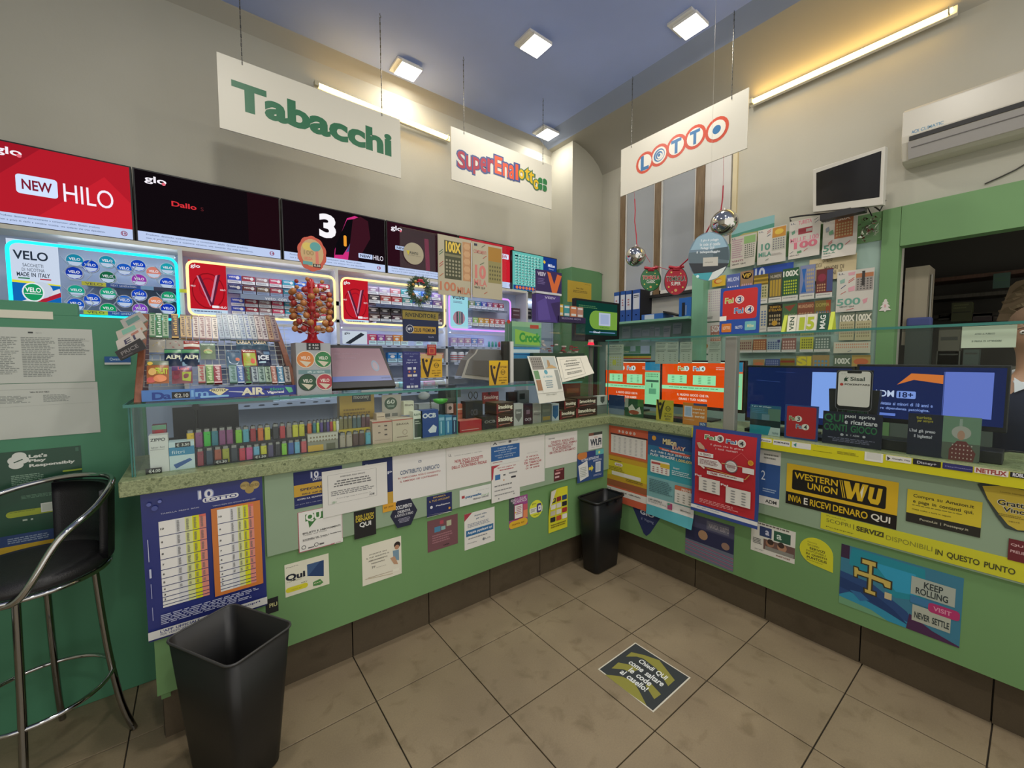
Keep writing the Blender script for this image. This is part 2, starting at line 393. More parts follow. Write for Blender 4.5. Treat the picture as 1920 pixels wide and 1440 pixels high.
tube_light('tube_light', 'long warm fluorescent tube on the right wall above the air conditioner', at(1413, 194, 0, 4.06), at(1788, 24, 0, 4.06), (-1, 0, 0))

# ================================================================ SETTING
WALL = 'bebbad'
fl = B(); fl.box((-2.6, -1.6, -.06), (6.2, 3.95, -.008), '3a342c', 'tile'); floor = fl.build('floor', kind='structure')
pitx, pity = .4465, .4425; tb = B(); tb.box((-pitx/2+.0025, -pity/2+.0025, -.008), (pitx/2-.0025, pity/2-.0025, 0), '8d7e66', 'tile')
t0 = None
for i in range(-8, 4):
    for j in range(-6, 3):
        x = 1.496+pitx*(i+.5); y = 1.381+pity*(j+.5)
        if t0 is None:
            t0 = tb.build('floor_tile', floor, bevel=.0015, origin=V((0, 0, 0))); o = t0
        else: o = t0.copy(); COL.objects.link(o); o.parent = floor
        o.location = (x, y, rnd.uniform(-.0006, .0002))
b = B(); b.add([(-2.6, -1.6, ZC), (-2.6, 3.77, ZC), (3.31, 3.77, ZC), (3.31, -1.6, ZC)], [(0, 1, 2, 3)], 'a4b6ec', 'wall')  # blue cast of the screens is put into the ceiling colour
pe_ = at(1073, 400, 0, 3.57).y
pf = [(3.31, 4.2), (3.5, 4.134), (3.66, 4.118), (3.8, 4.085), (3.92, 4.035), (4.02, 3.97), (4.1, 3.875)]
vs = [(x, y, z) for x, z in pf for y in (-1.6, 3.83)]
b.add(vs[:4], [(0, 1, 3, 2)], '98a4c0', 'wall')  # edge strip carries the same painted blue cast
b.add(vs[2:], [(2*i, 2*i+1, 2*i+3, 2*i+2) for i in range(len(pf)-2)], 'aeaa9e', 'wall', True)
b.add([(-2.6, 3.77, ZC), (-2.6, 3.83, 4.08), (4.1, 3.83, 4.08), (4.1, 3.77, ZC)], [(0, 1, 2, 3)], 'aeaa9e', 'wall')
b.box((-2.6, -1.6, ZC+.01), (6.2, 3.95, ZC+.05), '888888', 'wall')
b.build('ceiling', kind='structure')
b = B(); b.box((-2.6, 3.83, 0), (4.1, 3.95, 4.22), WALL, 'wall'); b.build('wall_left', kind='structure')
b = B(); b.box((-2.7, -1.6, 0), (-2.6, 3.95, 4.25), WALL, 'wall'); b.build('wall_front', kind='structure')  # unseen wall added to shut out side light and its glass reflection
b = B(); OY = .665                         # wall with the pass-through opening on its near side
b.box((4.1, OY, 0), (4.22, 3.95, 4.22), WALL, 'wall'); b.box((4.1, -1.6, 2.42), (4.22, OY, 4.22), WALL, 'wall'); b.box((4.1, -1.6, 0), (4.22, OY, 1.0), WALL, 'wall'); b.build('wall_right', kind='structure')
pe = at(1073, 400, 0, 3.57).y
b = B(); b.box((3.57, pe, 0), (4.1, 3.83, 4.15), WALL, 'wall'); b.build('wall_pillar', kind='structure')
# dark back room seen through the opening
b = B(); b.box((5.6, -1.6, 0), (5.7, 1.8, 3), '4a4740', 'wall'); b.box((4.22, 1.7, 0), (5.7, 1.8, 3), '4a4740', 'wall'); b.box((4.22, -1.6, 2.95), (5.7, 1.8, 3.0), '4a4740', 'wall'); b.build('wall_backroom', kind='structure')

# low green partition on the left
PY = 2.63
b = B(); b.box((-2.595, PY, 0), (-.205, PY+.04, 1.79), '4c8a6a', 'paint'); b.box((-2.595, PY+.001, 1.79), (-.41, PY+.04, 1.845), '4c8a6a', 'paint')
b.build('partition_panel', None, 'tall green painted partition board beside the bar stool', 'partition', bevel=.002)
q = fr(1, PY-.002, -60, 581, 99, 596); block('ledge_strip', 'narrow cream strip fixed along the top of the green partition', 'strip', q, .006, 'd8d6c4')

# ================================================================ COUNTERS
t = thing('counter', (1.2, 2.4, 0), 'long green left counter front covered with notices, under the glass case', 'counter')
GY, GX = 2.12, 2.63
b = B(); b.box((-.18, GY, .235), (GX, GY+.025, 1.08), GREEN, 'paint'); b.build('front_panel', t, bevel=.001)
b = B(); b.box((at(497, 950, 1, GY).x, GY-.012, .70), (GX-.012, GY, 1.08), MINT, 'paint'); b.build('upper_panel', t)
b = B(); b.box((-.17, GY+.025, .2), (-.14, PY, 1.08), GREEN, 'paint'); b.box((-.14, GY+.4, .1), (2.9, GY+.42, 1.08), '50705a', 'paint'); b.build('carcass', t)
xs = [1.496+pitx*k for k in range(-3, 3)]+[2.70]; x0 = -.17
for x in [x for x in xs if x > 0]:
    b = B(); b.box((x0+.003, GY+.065, 0), (x-.003, GY+.08, .235), KICK, 'tile'); b.build('kick_panel', t); x0 = x
b = B(); b.box((-.17, GY+.081, 0), (2.7, GY+.09, .235), '14120f', 'plastic'); b.build('kick_backing', t)
t = thing('counter', (2.9, .6, 0), 'long green right counter front with yellow service posters', 'counter')
b = B(); b.box((GX, -1.5, .235), (GX+.025, GY+.02, 1.08), GREEN, 'paint'); b.build('front_panel', t, bevel=.001)
zm = at(1440, 966, 0, GX-.012).z
b = B(); b.box((GX-.012, -1.5, zm), (GX, GY-.012, 1.08), MINT, 'paint'); b.build('upper_panel', t)
b = B(); b.box((3.1, -1.5, 0), (3.12, GY+.4, 1.08), '50705a', 'paint'); b.build('carcass', t)
ys = [at(1436, 1130, 0, 2.70).y, at(1613, 1210, 0, 2.70).y, at(1860, 1325, 0, 2.70).y]; ys = [ys[0]+.445, ys[0]]+ys[1:]+[ys[2]-.445, -1.0, -1.5]; y0 = 2.17
for y in ys:
    b = B(); b.box((GX+.065, y+.003, 0), (GX+.08, y0-.003, .235), KICK, 'tile'); b.build('kick_panel', t); y0 = y
b = B(); b.box((GX+.081, -1.5, 0), (GX+.09, 2.19, .235), '14120f', 'plastic'); b.build('kick_backing', t)
# L-shaped stone worktop
WT = 1.14
b = B(); P5 = [(-.25, 2.08), (2.585, 2.08), (2.585, -1.5), (3.12, -1.5), (3.12, 2.60), (-.25, 2.60)]
b.prism([(x, y, WT-.06) for x, y in P5], (0, 0, .06), '8f9872', 'stone')
b.build('worktop', None, 'speckled green terrazzo worktop running along both counters', 'worktop', bevel=.003)

# ================================================================ RIGHT WALL joinery, window
RX = 3.99
t = thing('wall_joinery', (4.04, .9, 0), 'green painted joinery on the right wall framing the pass-through opening and ticket board', 'joinery')
yA, yB = at(1650, 500, 0, RX).y, at(1684, 500, 0, RX).y
zt, zb = at(1684, 388, 0, RX).z, at(1684, 462, 0, RX).z
b = B(); b.box((RX, yB, .2), (4.095, yA, zt), GREEN, 'paint'); b.build('upright', t, bevel=.001)
b = B(); b.box((RX+.001, -1.6, zb), (4.095, yB-.002, zt), GREEN, 'paint'); b.build('header_panel', t, bevel=.001)
yC, yD = at(1296, 600, 0, RX-.1).y, at(1317, 600, 0, RX-.1).y
b = B(); b.box((RX-.1, yD, .2), (4.095, yC, at(1300, 515, 0, RX-.1).z), '7fb595', 'paint'); b.build('upright', t, bevel=.001)
b = B(); b.box((RX+.02, yA, .2), (4.095, yD, zt), '9fb9ac', 'paint'); b.box((RX+.015, yA, 2.46), (RX+.02, yD, zt), GREEN, 'paint'); b.build('ticket_backboard', t)
b = B(); zs_ = at(1296, 592, 0, RX-.15).z; b.box((RX-.15, yC+.001, zs_-.025), (4.095, pe, zs_), '8fc2a8', 'paint'); b.build('binder_shelf', t, bevel=.002)
b = B(); b.box((4.06, yC+.001, .9), (4.095, pe, zs_-.026), '8fa9a4', 'paint'); b.build('lower_backboard', t)
b = B(); b.box((4.0, -1.6, .95), (4.095, yB-.002, 1.52), '5d6a60', 'paint'); b.build('lower_panel', t)
# green cladding at the foot of the pillar
zg = at(1073, 500, 0, 3.55).z
b = B(); b.box((3.545, pe-.02, 1.0), (4.09, pe-.002, zg), '618f62', 'paint'); b.box((3.55, pe-.002, 1.0), (3.567, 3.82, zg), '618f62', 'paint'); b.box((3.51, 3.60, 1.0), (3.548, 3.82, zg), '618f62', 'paint')
b.build('corner_cladding', None, 'green painted cladding boxed round the foot of the corner pillar', 'cladding', bevel=.002)
# tall window with grey roller blinds
w = B(); WX = 4.085; zw = 2.30; zwt = 3.62
yv = [at(p, 450, 0, WX).y for p in (1165, 1174, 1229, 1240, 1305, 1320, 1368)]
for a, c in ((0, 1), (2, 3), (4, 5)): w.box((WX-.03, yv[c], zw), (4.1, yv[a], zwt), '7a6448', 'wood')
w.box((WX-.032, yv[5], zwt), (4.1, yv[0], zwt+.06), '7a6448', 'wood')
win = w.build('window_1', kind='structure')
for a, c in ((1, 2), (3, 4)):
    b = B(); b.box((WX-.005, yv[c]+.015, zw+.04), (4.098, yv[a]-.015, zwt), 'a5a9ad', 'blind'); b.build('roller_blind', win)
    b = B(); b.box((WX-.02, yv[c], zw), (4.098, yv[c]+.014, zwt), 'd8d6d0', 'paint'); b.box((WX-.02, yv[a]-.014, zw), (4.098, yv[a], zwt), 'd8d6d0', 'paint'); b.box((WX-.02, yv[c], zw), (4.098, yv[a], zw+.04), 'd8d6d0', 'paint'); b.build('window_frame', win)
b = B(); b.box((WX-.012, yv[6], 2.2), (4.099, yv[5]-.002, 3.72), 'd2d0cc', 'paint'); b.build('side_panel', win)
b = B(); b.box((WX-.04, yv[5], zw-.03), (4.098, yv[0], zw), '2b2a28', 'plastic'); b.build('window_sill', win)
b = B(); ya = at(1373, 400, 0, 4.09).y; yb = at(1381, 400, 0, 4.09).y; b.box((4.075, yb, zt), (4.1, ya, 3.75), 'd6c9a4', 'paint'); b.build('trim_1', kind='structure')
# ================================================================ HANGING SIGNS
def sign(label, ax, val, tl, tr, br, bl, hooks, dsl):
    q = rect(ax, val, tl, tr, br, bl); c = (q[2]+q[3])/2
    t = thing('hanging_sign', c, label, 'sign')
    b = B(); b.slab(q, 0, 'd9d5c6', 'plastic', back=.01); b.prn(q, dsl, .0003, 'plastic'); b.build('sign_board', t)
    for px, py in hooks:
        p = at(px, py, ax, val); pts = [V((p.x, p.y, ZC-.035)), V((p.x, p.y, q[0].z-.03))]
        b = B(); n = 26
        for i in range(n):
            a = pts[0].lerp(pts[1], i/n); e = pts[0].lerp(pts[1], (i+.8)/n); b.cyl(a, e, .004 if i % 2 else .0028, None, '6a6964', 'metal', 5)
        b.build('chain', t)
        b = B(); b.tube([V((p.x, p.y, ZC)), V((p.x, p.y, ZC-.012)), V((p.x+.008, p.y, ZC-.022)), V((p.x, p.y, ZC-.034)), V((p.x-.007, p.y, ZC-.028))], .0022, '6a6964', 'metal', 6); b.build('ceiling_hook', t)
sign('white hanging sign with Tabacchi in green letters', 1, 3.18, (405, 100), (750, 221), (752, 332), (413, 242), [(454, 118), (716, 208)],
     '% 400 60 4\nX 152 372 1326 925 1f6b45 Tabacchi')
SE = '% 800 0 4\n'
for s_, x0, y0, x1, y1, c in (('S', 234, 1128, 292, 1268, 'a8213a'), ('u', 297, 1168, 345, 1280, 'a8213a'), ('p', 350, 1178, 400, 1315, 'a8213a'), ('e', 404, 1182, 452, 1295, 'a8213a'), ('r', 458, 1190, 506, 1298, 'a8213a'), ('E', 512, 1170, 566, 1312, 'e0552c'), ('n', 572, 1222, 614, 1328, 'e0552c'), ('a', 619, 1238, 656, 1346, 'e0552c'), ('l', 669, 1235, 683, 1350, 'e0552c')):
    SE += 'X %d %d %d %d 3a4f86 %s\nT %d %d %d %d %s %s\n' % (x0-5, y0-8, x1+5, y1+8, s_, x0, y0, x1, y1, c, s_)
for i, (s_, x, y) in enumerate((('o', 692, 1268), ('t', 738, 1262), ('t', 768, 1285), ('o', 802, 1345))):
    h = 78 if s_ == 'o' else 95; SE += 'X %d %d %d %d 3f6f4a %s\nT %d %d %d %d d9b21c %s\n' % (x-5, y-5, x+43, y+h+7, s_, x, y, x+36, y+h, s_)
SE += 'c 852 1358 .075 2f7a45\nc 884 1366 .075 2f7a45\nc 850 1400 .075 2f7a45\nc 882 1412 .075 2f7a45\nl 868 1340 868 1425 .012 e8e8e0\nl 845 1375 895 1392 .012 e8e8e0'
sign('white hanging sign with the colourful lottery name and a four-leaf clover', 1, 3.18, (846, 236), (1035, 311), (1034, 392), (846, 337), [(870, 248), (1018, 302)], SE)
LO = '% 1162 160 8\n'
lq = [(1211, 303, 'L'), (1245, 280, '@'), (1278, 262, 'T'), (1312, 249, 'T'), (1352, 231, '*')]
LO = '% 0 0 1\n'
for x, y, ch in [(1209, 305, 'L'), (1236, 291, '@'), (1268, 274, 'T'), (1303, 257, 'T'), (1344, 243, 'o')]: LO += 'c %d %d .215 cf4a2c\n' % (x, y)
for x, y, ch in [(1209, 305, 'L'), (1236, 291, '@'), (1268, 274, 'T'), (1303, 257, 'T'), (1344, 243, 'o')]:
    LO += 'c %d %d .16 e9e5d8\n' % (x, y)
    if ch in 'LT': LO += 'X %d %d %d %d 2f73a8 %s\n' % (x-6, y-15, x+6, y+15, ch) if ch == 'L' else 'X %d %d %d %d 2f73a8 %s\n' % (x-8, y-15, x+8, y+16, ch)
    elif ch == '@': LO += 'c %d %d .125 2f73a8\nc %d %d .1 e9e5d8\nc %d %d .078 2f73a8\nc %d %d .055 e9e5d8\nc %d %d .03 2f73a8\n' % (x, y, x+1, y, x, y, x+1, y+1, x, y)
    else: LO += 'c %d %d .075 2f73a8\n' % (x, y)
sign('white hanging sign spelling Lotto in orange rings', 0, 3.30, (1163, 283), (1403, 163), (1402, 272), (1165, 372), [(1184, 272), (1372, 178)], LO)

# ================================================================ TV WALL
TY = 3.66
def tv(label, x0, x1, dsl, img='100a0e', emis='emit0_9'):
    ztop, zbot = 2.842, 2.362
    q = quad(1, TY, at(x0, 400, 1, TY).x+.002, ztop, at(x1, 400, 1, TY).x-.002, zbot)
    t = thing('display_screen', (q[3]+q[2])/2+V((0, .02, 0)), label, 'display')
    b = B(); b.slab(q, 0, '0b0b0d', 'plastic', back=.05); b.build('frame', t, bevel=.002)
    qi = [q[0]+V((.009, 0, -.009)), q[1]+V((-.009, 0, -.009)), q[2]+V((-.009, 0, .014)), q[3]+V((.009, 0, .014))]
    b = B(); b.slab(qi, .001, img, emis); b.prn(qi, dsl, .0012, emis); b.build('screen', t)
def foot(dark='2b3a5c'): return 'r 0 .86 1 1 b9c9ea\nt .05 .885 .74 .915 %s Prodotto destinato esclusivamente a consumatori adulti. Questo prodotto\nt .05 .935 .78 .965 %s non e privo di rischi e contiene nicotina, una sostanza che crea dipendenza.\nc .93 .93 .035 8a2a48\nc .93 .93 .026 b9c9ea\nT .915 .915 .945 .945 8a2a48 18\n' % (dark, dark)
red = 'r 0 0 1 .86 b01c2a\ng 9a1826 0 0 .35 0 0 .5\ng c2202e .3 .86 .8 .2 1 .5 1 .86\n'
tv('first wall display, red with NEW HILO lettering', -22, 251, red+foot()+'T .05 .06 .22 .17 f2ecf4 glo\nc .205 .14 .022 e06a7a\no .17 .36 .45 .60 cfe0fa .15\nT .21 .42 .41 .54 7a1c30 NEW\nt .49 .38 .86 .62 f2ecfa HILO')
tv('second wall display, nearly black with small red words Dallo', 252, 526, foot()+'r .75 0 1 .86 1c0a10\nT .06 .06 .19 .17 f2ecf4 glo\nc .175 .14 .022 e06a7a\nT .22 .36 .38 .43 d03038 Dallo\nt .41 .375 .43 .43 5a2024 S')
tv('third wall display with a magenta device and numeral 3', 527, 722, foot()+'X .34 .12 .47 .5 f4f0f4 3\ng c8307a .60 .10 .68 .03 .75 .05 .78 .14 .77 .4 .62 .86 .46 .86 .47 .7\ng 0c0a0e .60 .13 .67 .09 .71 .16 .68 .4 .55 .78 .47 .8 .48 .62\ng 44588a .69 .3 .74 .35 .62 .7 .58 .72\no .56 .42 .59 .62 e89a30 .4\ng 38141f .66 .1 .74 .02 .82 .08 .84 .4 .70 .86 .6 .86\no .71 .70 .86 .79 b9c9ea .15\nT .73 .72 .84 .77 2a3040 NEW\nt .87 .70 .98 .79 f2ecfa HILO', '140b10')
tv('fourth wall display, dark red behind the clear counter panel', 723, 858, foot()+'T .05 .06 .19 .17 f2ecf4 glo\nc .175 .14 .022 e06a7a\no .1 .44 .26 .52 b9c9ea .15\nT .12 .455 .24 .505 2a3040 NEW\ng 6a1c38 .5 .15 .56 .12 .58 .85 .52 .86\ng 4a1228 .7 .1 .78 .1 .8 .85 .72 .86\nr .3 .1 .9 .2 260c16', '2a0e18')
tv('fifth wall display, bright red with a pale ring, nearest the corner', 859, 964, red+foot()+'T .05 .06 .22 .17 f2ecf4 glo\no .7 .2 .9 .32 d8e4fa .15\nT .73 .22 .87 .3 b01c2a NEW\ne .55 .55 .22 .32 8a1420\ne .55 .55 .19 .27 c02030\ng e8d8e0 .4 .62 .52 .78 .62 .6 .6 .8 .5 .86 .4 .8\ng 6a1020 .58 .3 .68 .28 .72 .5 .62 .55', 'b01c2a')
# number board display
q = skew(1, 3.62, (963, 469), (1045, 485), (1043, 560), (957, 541)); q = rect(1, 3.62, (961, 469), (1045, 485), (1043, 556), (959, 541))
t = thing('display_screen', (q[3]+q[2])/2, 'turquoise and navy lottery number display right of the red screens', 'display')
b = B(); b.slab(q, 0, '16181c', 'plastic', back=.04); b.build('frame', t)
nums = ''.join('T %.3f %.3f %.3f %.3f 14343c %d\n' % (.06+.07*i, .09+.072*j, .105+.07*i, .13+.072*j, (i*13+j*7) % 90+1) for i in range(8) for j in range(11))
b = B(); qi = [q[0]+V((.008, 0, -.008)), q[1]+V((-.008, 0, -.008)), q[2]+V((-.008, 0, .008)), q[3]+V((.008, 0, .008))]
b.slab(qi, .001, '6ac2b8', 'emit0_75'); b.prn(qi, 'r .68 0 1 1 1c3c86\nd .04 .05 .6 .86 a8e2d8 8 11 .8\n'+nums+'r 0 .88 1 1 24488c\nd .04 .885 .6 .99 e07a50 8 1 .85\nT .78 .18 .94 .26 e8f0ff Million\nt .8 .3 .92 .34 c0d0f0 Day\nc .84 .72 .17 f0b41e\nc .84 .70 .15 f6c83a\ng f0c83a .68 .1 .72 .14 .7 .2 .66 .16', .0012, 'emit0_75'); b.build('screen', t)

# ================================================================ BACK CABINETS
CY = 3.60                                   # front plane of the tobacco cabinets
CAB = thing('tobacco_cabinet', (1.0, 3.7, .85), 'wide backlit tobacco cabinet under the row of wall displays', 'cabinet')
b = B(); xa, xb = -.98, 3.0
for x in (xa, at(342, 500, 1, CY).x-.01, at(635, 560, 1, CY).x-.01, at(839, 600, 1, CY).x-.01, xb): b.box((x-.012, CY+.002, .85), (x+.012, 3.82, 2.35), 'd2d4d8', 'plastic')
b.box((xa, 3.80, .85), (xb, 3.82, 2.35), 'b8c4dc', 'plastic'); b.box((xa, CY+.004, 2.335), (xb, 3.82, 2.36), 'd8d4c8', 'plastic'); b.box((xa, CY, .85), (xb, 3.82, .9), 'd2d4d8', 'plastic')
b.build('carcass', CAB)
def neon(name, label, tl, br, col, strength):
    a, e = at(*tl, 1, CY-.01), at(*br, 1, CY-.01); r = .045; pts = []
    for cx, cz, t0 in ((a.x+r, a.z-r, 180), (e.x-r, a.z-r, 90), (e.x-r, e.z+r, 0), (a.x+r, e.z+r, -90)):
        for i in range(5): t_ = math.radians(t0-i*22.5); pts.append((cx+r*math.cos(t_), CY-.01, cz+r*math.sin(t_)))
    b = B(); b.tube(pts, .0085, col, strength, 8, True); o = b.build(name, CAB, label)
    return a, e
def strip(q, col, dsl=''): pass
def poster(name, label, x0, y0, x1, y1, dsl, col, m='emit0_8'):
    q = fr(1, CY, x0, y0, x1, y1); return sheet(name, label, None, q, dsl, col, .004, m, parent=CAB)
def shelf(x0, x1, py, label, dsl='', col='aebcd8', z=None, h=.024):
    a = at((x0+x1)/2, py, 1, CY).z if z is None else z; u0, u1 = at(x0, py, 1, CY).x, at(x1, py, 1, CY).x
    b = B(); b.box((u0, CY+.006, a-.006), (u1, 3.80, a), 'c8d2e6', 'plastic'); t = b.build('shelf', CAB)
    q = quad(1, CY+.004, u0, a, u1, a-h); b = B(); b.slab(q, .002, col, 'plastic')
    b.prn(q, dsl or 'd .02 .2 .98 .8 3a4866 %d 1 .5' % max(3, int((u1-u0)/.09)), .0022, 'plastic'); b.build('price_rail', t)
    return a
def ledbar(x0, x1, z, s=3.0, col='e6eeff'):
    u0, u1 = at(x0, 600, 1, CY).x, at(x1, 600, 1, CY).x
    b = B(); b.box((u0, CY+.006, z-.02), (u1, CY+.012, z+.004), 'c8d2e6', 'plastic'); b.build('light_lip', CAB)
    b = B(); b.box((u0, CY+.025, z-.006), (u1, CY+.04, z-.001), col, 'emit%s' % str(s*2.5).replace('.', '_'))
    b.build('led_strip', CAB)
LB = ['above the hexagon tins', 'above the first row of veo packs', 'above the second amber-lit cabinet', 'inside the violet-lit cabinet', 'below the first amber cabinet', 'below the second amber cabinet', 'below the violet cabinet', 'low in the second amber bay', 'low in the violet bay', 'lowest behind the lighters', 'lowest in the middle bay', 'right of the violet cabinet']
def pack(q, label, col, dsl, group, d=.05, name='cigarette_pack', cat='pack'):
    block(name, label, cat, q, d, col, dsl, 'plastic', group)
def packs(x0, x1, z0, h, cols, where, wbot='e6eef8', mark='', dep=0, group='packs in the cabinets', gap=.006):
    u0, u1 = at(x0, 560, 1, CY+.02).x, at(x1, 560, 1, CY+.02).x; w = (u1-u0)/len(cols)
    for i, c in enumerate(cols):
        if not c: continue
        nm, hx = c; q = quad(1, CY+.03+dep, u0+w*i+gap/2, z0+h, u0+w*(i+1)-gap/2, z0)
        d = 'r 0 .62 1 1 %s\n' % wbot
        if mark: d += 'T .1 .12 .6 .34 f2f4fa %s\ne .75 .3 .14 .2 %s\n' % (mark, 'f0f0f4')
        else: d += 'r .1 .12 .9 .2 f0f0f0\ne .5 .42 .25 .14 e8e8ec\n'
        d += 'p .08 .7 .9 .92 5a6a8a 2'
        pack(q, '%s pack, %s from the left in %s' % (nm, ORD[i], where), hx, d, group)
E1 = 'emit2_2'
# --- bay 1: cyan frame with hexagon tins
neon('neon_frame', 'cyan neon outline round the nicotine pouch display', (12, 450), (336, 600), '22e8f0', 'emit1_6')
poster('velo_poster', 'VELO poster MADE IN ITALY in the cyan-lit cabinet', 16, 452, 112, 572, 'T .12 .17 .78 .30 2c3644 VELO\nt .28 .36 .68 .41 2c3644 SACCHETTI\nt .26 .43 .7 .48 2c3644 DI NICOTINA\nT .16 .50 .8 .56 2c3644 MADE IN ITALY\nr .18 .58 .4 .6 2c7a50\nr .6 .58 .82 .6 c03040\nr 0 .66 1 1 1468b8\ng d8dce4 .1 .98 .98 .72 1 .8 .4 1\ng b02438 .3 1 1 .78 1 .85 .5 1\ng e0e040 0 .62 1 .66 1 .68 0 .66\ne .6 .76 .24 .13 c8d4e4\ne .45 .80 .22 .15 e8eef4\ne .45 .80 .19 .13 1c9a60\nr .28 .82 .62 .83 e8eef4\nT .3 .73 .6 .8 f4f8f8 VELO', 'cfdcf0')
u0, u1 = at(117, 520, 1, CY+.02).x, at(332, 560, 1, CY+.02).x
zt1, zt2 = 2.235, 2.03
for k, zz in enumerate((2.075, 1.90)):
    t = shelf(117, 334, 0, '%s shelf rail of the nicotine tin display' % ('upper', 'lower')[k], 'r .0 0 .2 1 d8d840\nr .2 0 .5 1 1c58b0\nr .5 0 .62 1 7ab0e0\nr .62 0 .84 1 2a3058\nr .84 0 .98 1 c8c830\nt .03 .2 .17 .8 303040 VELO\nt .24 .25 .46 .75 e8f0ff NEXT GENERATION', 'b0c0e0', z=zz)
tins = [[('1e8fb0', 118+22, 488), ('1848c0', 169, 499), ('1e98b8', 201, 491), ('2060c8', 233, 505), ('1848c8', 259, 498), ('e08878', 288, 511), ('20a8b8', 314, 504), ('1c3cb0', 139, 512), ('1c6a48', 202, 520), ('9a3cb0', 261, 525), ('1c48c8', 313, 531)],
        [('20a890', 143, 546), ('1c50c8', 173, 562), ('20a880', 203, 550), ('2068d0', 234, 565), ('1c48c8', 261, 553), ('e89068', 292, 567), ('20a070', 316, 557), ('1c58c8', 142, 571), ('10a060', 203, 580), ('8848c8', 263, 580), ('1438c0', 315, 580)]]
TN = {'1e': 'teal', '18': 'blue', '20': 'aqua', 'e0': 'peach', '1c': 'deep blue', '9a': 'violet', 'e8': 'orange', '10': 'bright green', '88': 'purple', '14': 'royal blue'}
for r, row in enumerate(tins):
    for i, (c, px, py) in enumerate(row):
        p = at(px, py, 1, CY+.02); zz = (2.075, 1.90)[r]
        t = thing('nicotine_tin', (p.x, p.y+.02, p.z-.034), '%s round tin, %s from left, %s half of the hexagon rack' % (TN[c[:2]] if c != '1c6a48' else 'dark green', ORD[i], ('upper', 'lower')[r]), 'tin', 'round nicotine tins')
        b = B(); b.cyl((p.x, p.y+.02, p.z), (p.x, p.y, p.z), .040, .040, 'd4dcec', 'plastic', 24); b.build('can', t)
        q = quad(1, p.y-.0004, p.x-.037, p.z+.037, p.x+.037, p.z-.037)
        b = B(); b.cyl((p.x, p.y, p.z), (p.x, p.y-.0004, p.z), .036, .036, c, 'emit0_7', 24); b.prn(q, 'g c8d8f0 .06 .62 .94 .62 .8 .86 .5 .96 .2 .86\nT .18 .3 .82 .5 f4f8ff VELO', 0, 'emit0_7'); b.build('lid', t)  # lid colour glows by itself, standing in for light on the tins
# hexagon dividers
b = B()
for r, zz in enumerate((2.075, 1.90)):
    for k in range(4):
        cx = u0+.065+k*.213; cz = zz+.045; R_ = .062; pts = [(cx+R_*math.cos(math.radians(60*i)), CY+.012, cz+R_*.82*math.sin(math.radians(60*i))) for i in range(6)]
        b.tube(pts, .0034, 'c4d2ea', 'plastic', 5, True); b.tube([pts[1], (pts[1][0]+.035, CY+.012, pts[1][2]+.05)], .0028, 'a8b8d4', 'plastic', 5); b.tube([pts[2], (pts[2][0]-.035, CY+.012, pts[2][2]+.05)], .0028, 'a8b8d4', 'plastic', 5)
o = b.build('hexagon_rack', CAB); o['kind'] = 'stuff'
ledbar(118, 334, 2.29, 3.0)
# --- bays 2 and 3
GLO = 'T .06 .07 .3 .15 f4f0f4 glo\ne .5 .55 .44 .34 8f141e\ne .5 .55 .41 .315 c01c2a\ne .5 .5 .25 .2 a8182a\ne .5 .5 .22 .17 c01c2a\ng 5a2038 .2 .28 .3 .27 .62 .80 .52 .84\ng d090a8 .2 .28 .24 .28 .55 .83 .52 .84\ng 5a2038 .72 .24 .84 .22 .62 .80 .54 .72\ng d090a8 .70 .25 .76 .23 .58 .77 .54 .72\nT .04 .46 .16 .49 f4e0e4 HILO\nT .82 .50 .96 .53 f4e0e4 HILO\no .58 .82 .76 .87 f4f0f4 .2\nT .78 .83 .97 .87 f4f0f4 HILO\nr 0 .9 1 1 c4dcf0\np .1 .93 .9 .97 4a5a7a 1'
neon('neon_frame', 'amber neon outline round the first heated tobacco display', (350, 488), (629, 604), 'ffd890', 'emit1_5')
poster('glo_poster', 'red glo poster in the first amber-lit cabinet', 355, 491, 425, 590, GLO, 'c01c2a')
neon('neon_frame', 'amber neon outline round the second heated tobacco display', (640, 520), (834, 614), 'ffd890', 'emit1_5')
poster('glo_poster', 'red glo poster in the second amber-lit cabinet', 642, 523, 690, 608, GLO, 'c01c2a')
veo = [('blue', '2444c0'), ('crimson', '9c2040'), ('rose-grey', 'a08088'), ('pink', 'd0406a'), ('aqua', '30a0c0'), ('bright blue', '2470e0'), ('red', 'c03040'), ('rose', 'c83058')]
za = 2.105
z1 = shelf(427, 624, 0, 'upper shelf of the first amber-lit cabinet lettered con tabacco', 'T .22 .15 .62 .9 e8f0ff veto con tabacco', '8fa2c4', z=2.075, h=.035)
packs(428, 622, 2.155, .06, veo, 'the top row of the first amber-lit cabinet', mark='veto', dep=.03)
packs(428, 622, 2.08, .06, [(n, h) for n, h in [('navy', '1c2c80'), ('dark red', '6a1c2c'), ('brown', '7a6050'), ('brick', 'a83048'), ('teal', '2a88a8'), ('blue', '2058c8'), ('maroon', '8a2030'), ('plum', '8a2850')]], 'the second row of the first amber-lit cabinet', wbot='8fa4c8', mark='veto')
shelf(427, 624, 0, 'lower shelf of the first amber-lit cabinet', '', 'a8bcd8', z=1.925)
packs(433, 622, 1.99, .058, veo, 'the third row of the first amber-lit cabinet', mark='veto', dep=.03)
packs(433, 622, 1.93, .052, [(n, h) for n, h in veo], 'the fourth row of the first amber-lit cabinet', mark='veto')
ledbar(428, 624, 2.27, 3.0)
v3 = [('mauve', 'a890b0'), ('pale violet', 'c8b8d8'), ('pink', 'd89098'), ('aqua', '48b0b8'), ('sky blue', '60a8e0'), ('blue', '3878e0'), ('lilac', 'a080d0')]
shelf(692, 830, 0, 'upper shelf of the second amber-lit cabinet', '', '50608c', z=2.085, h=.03)
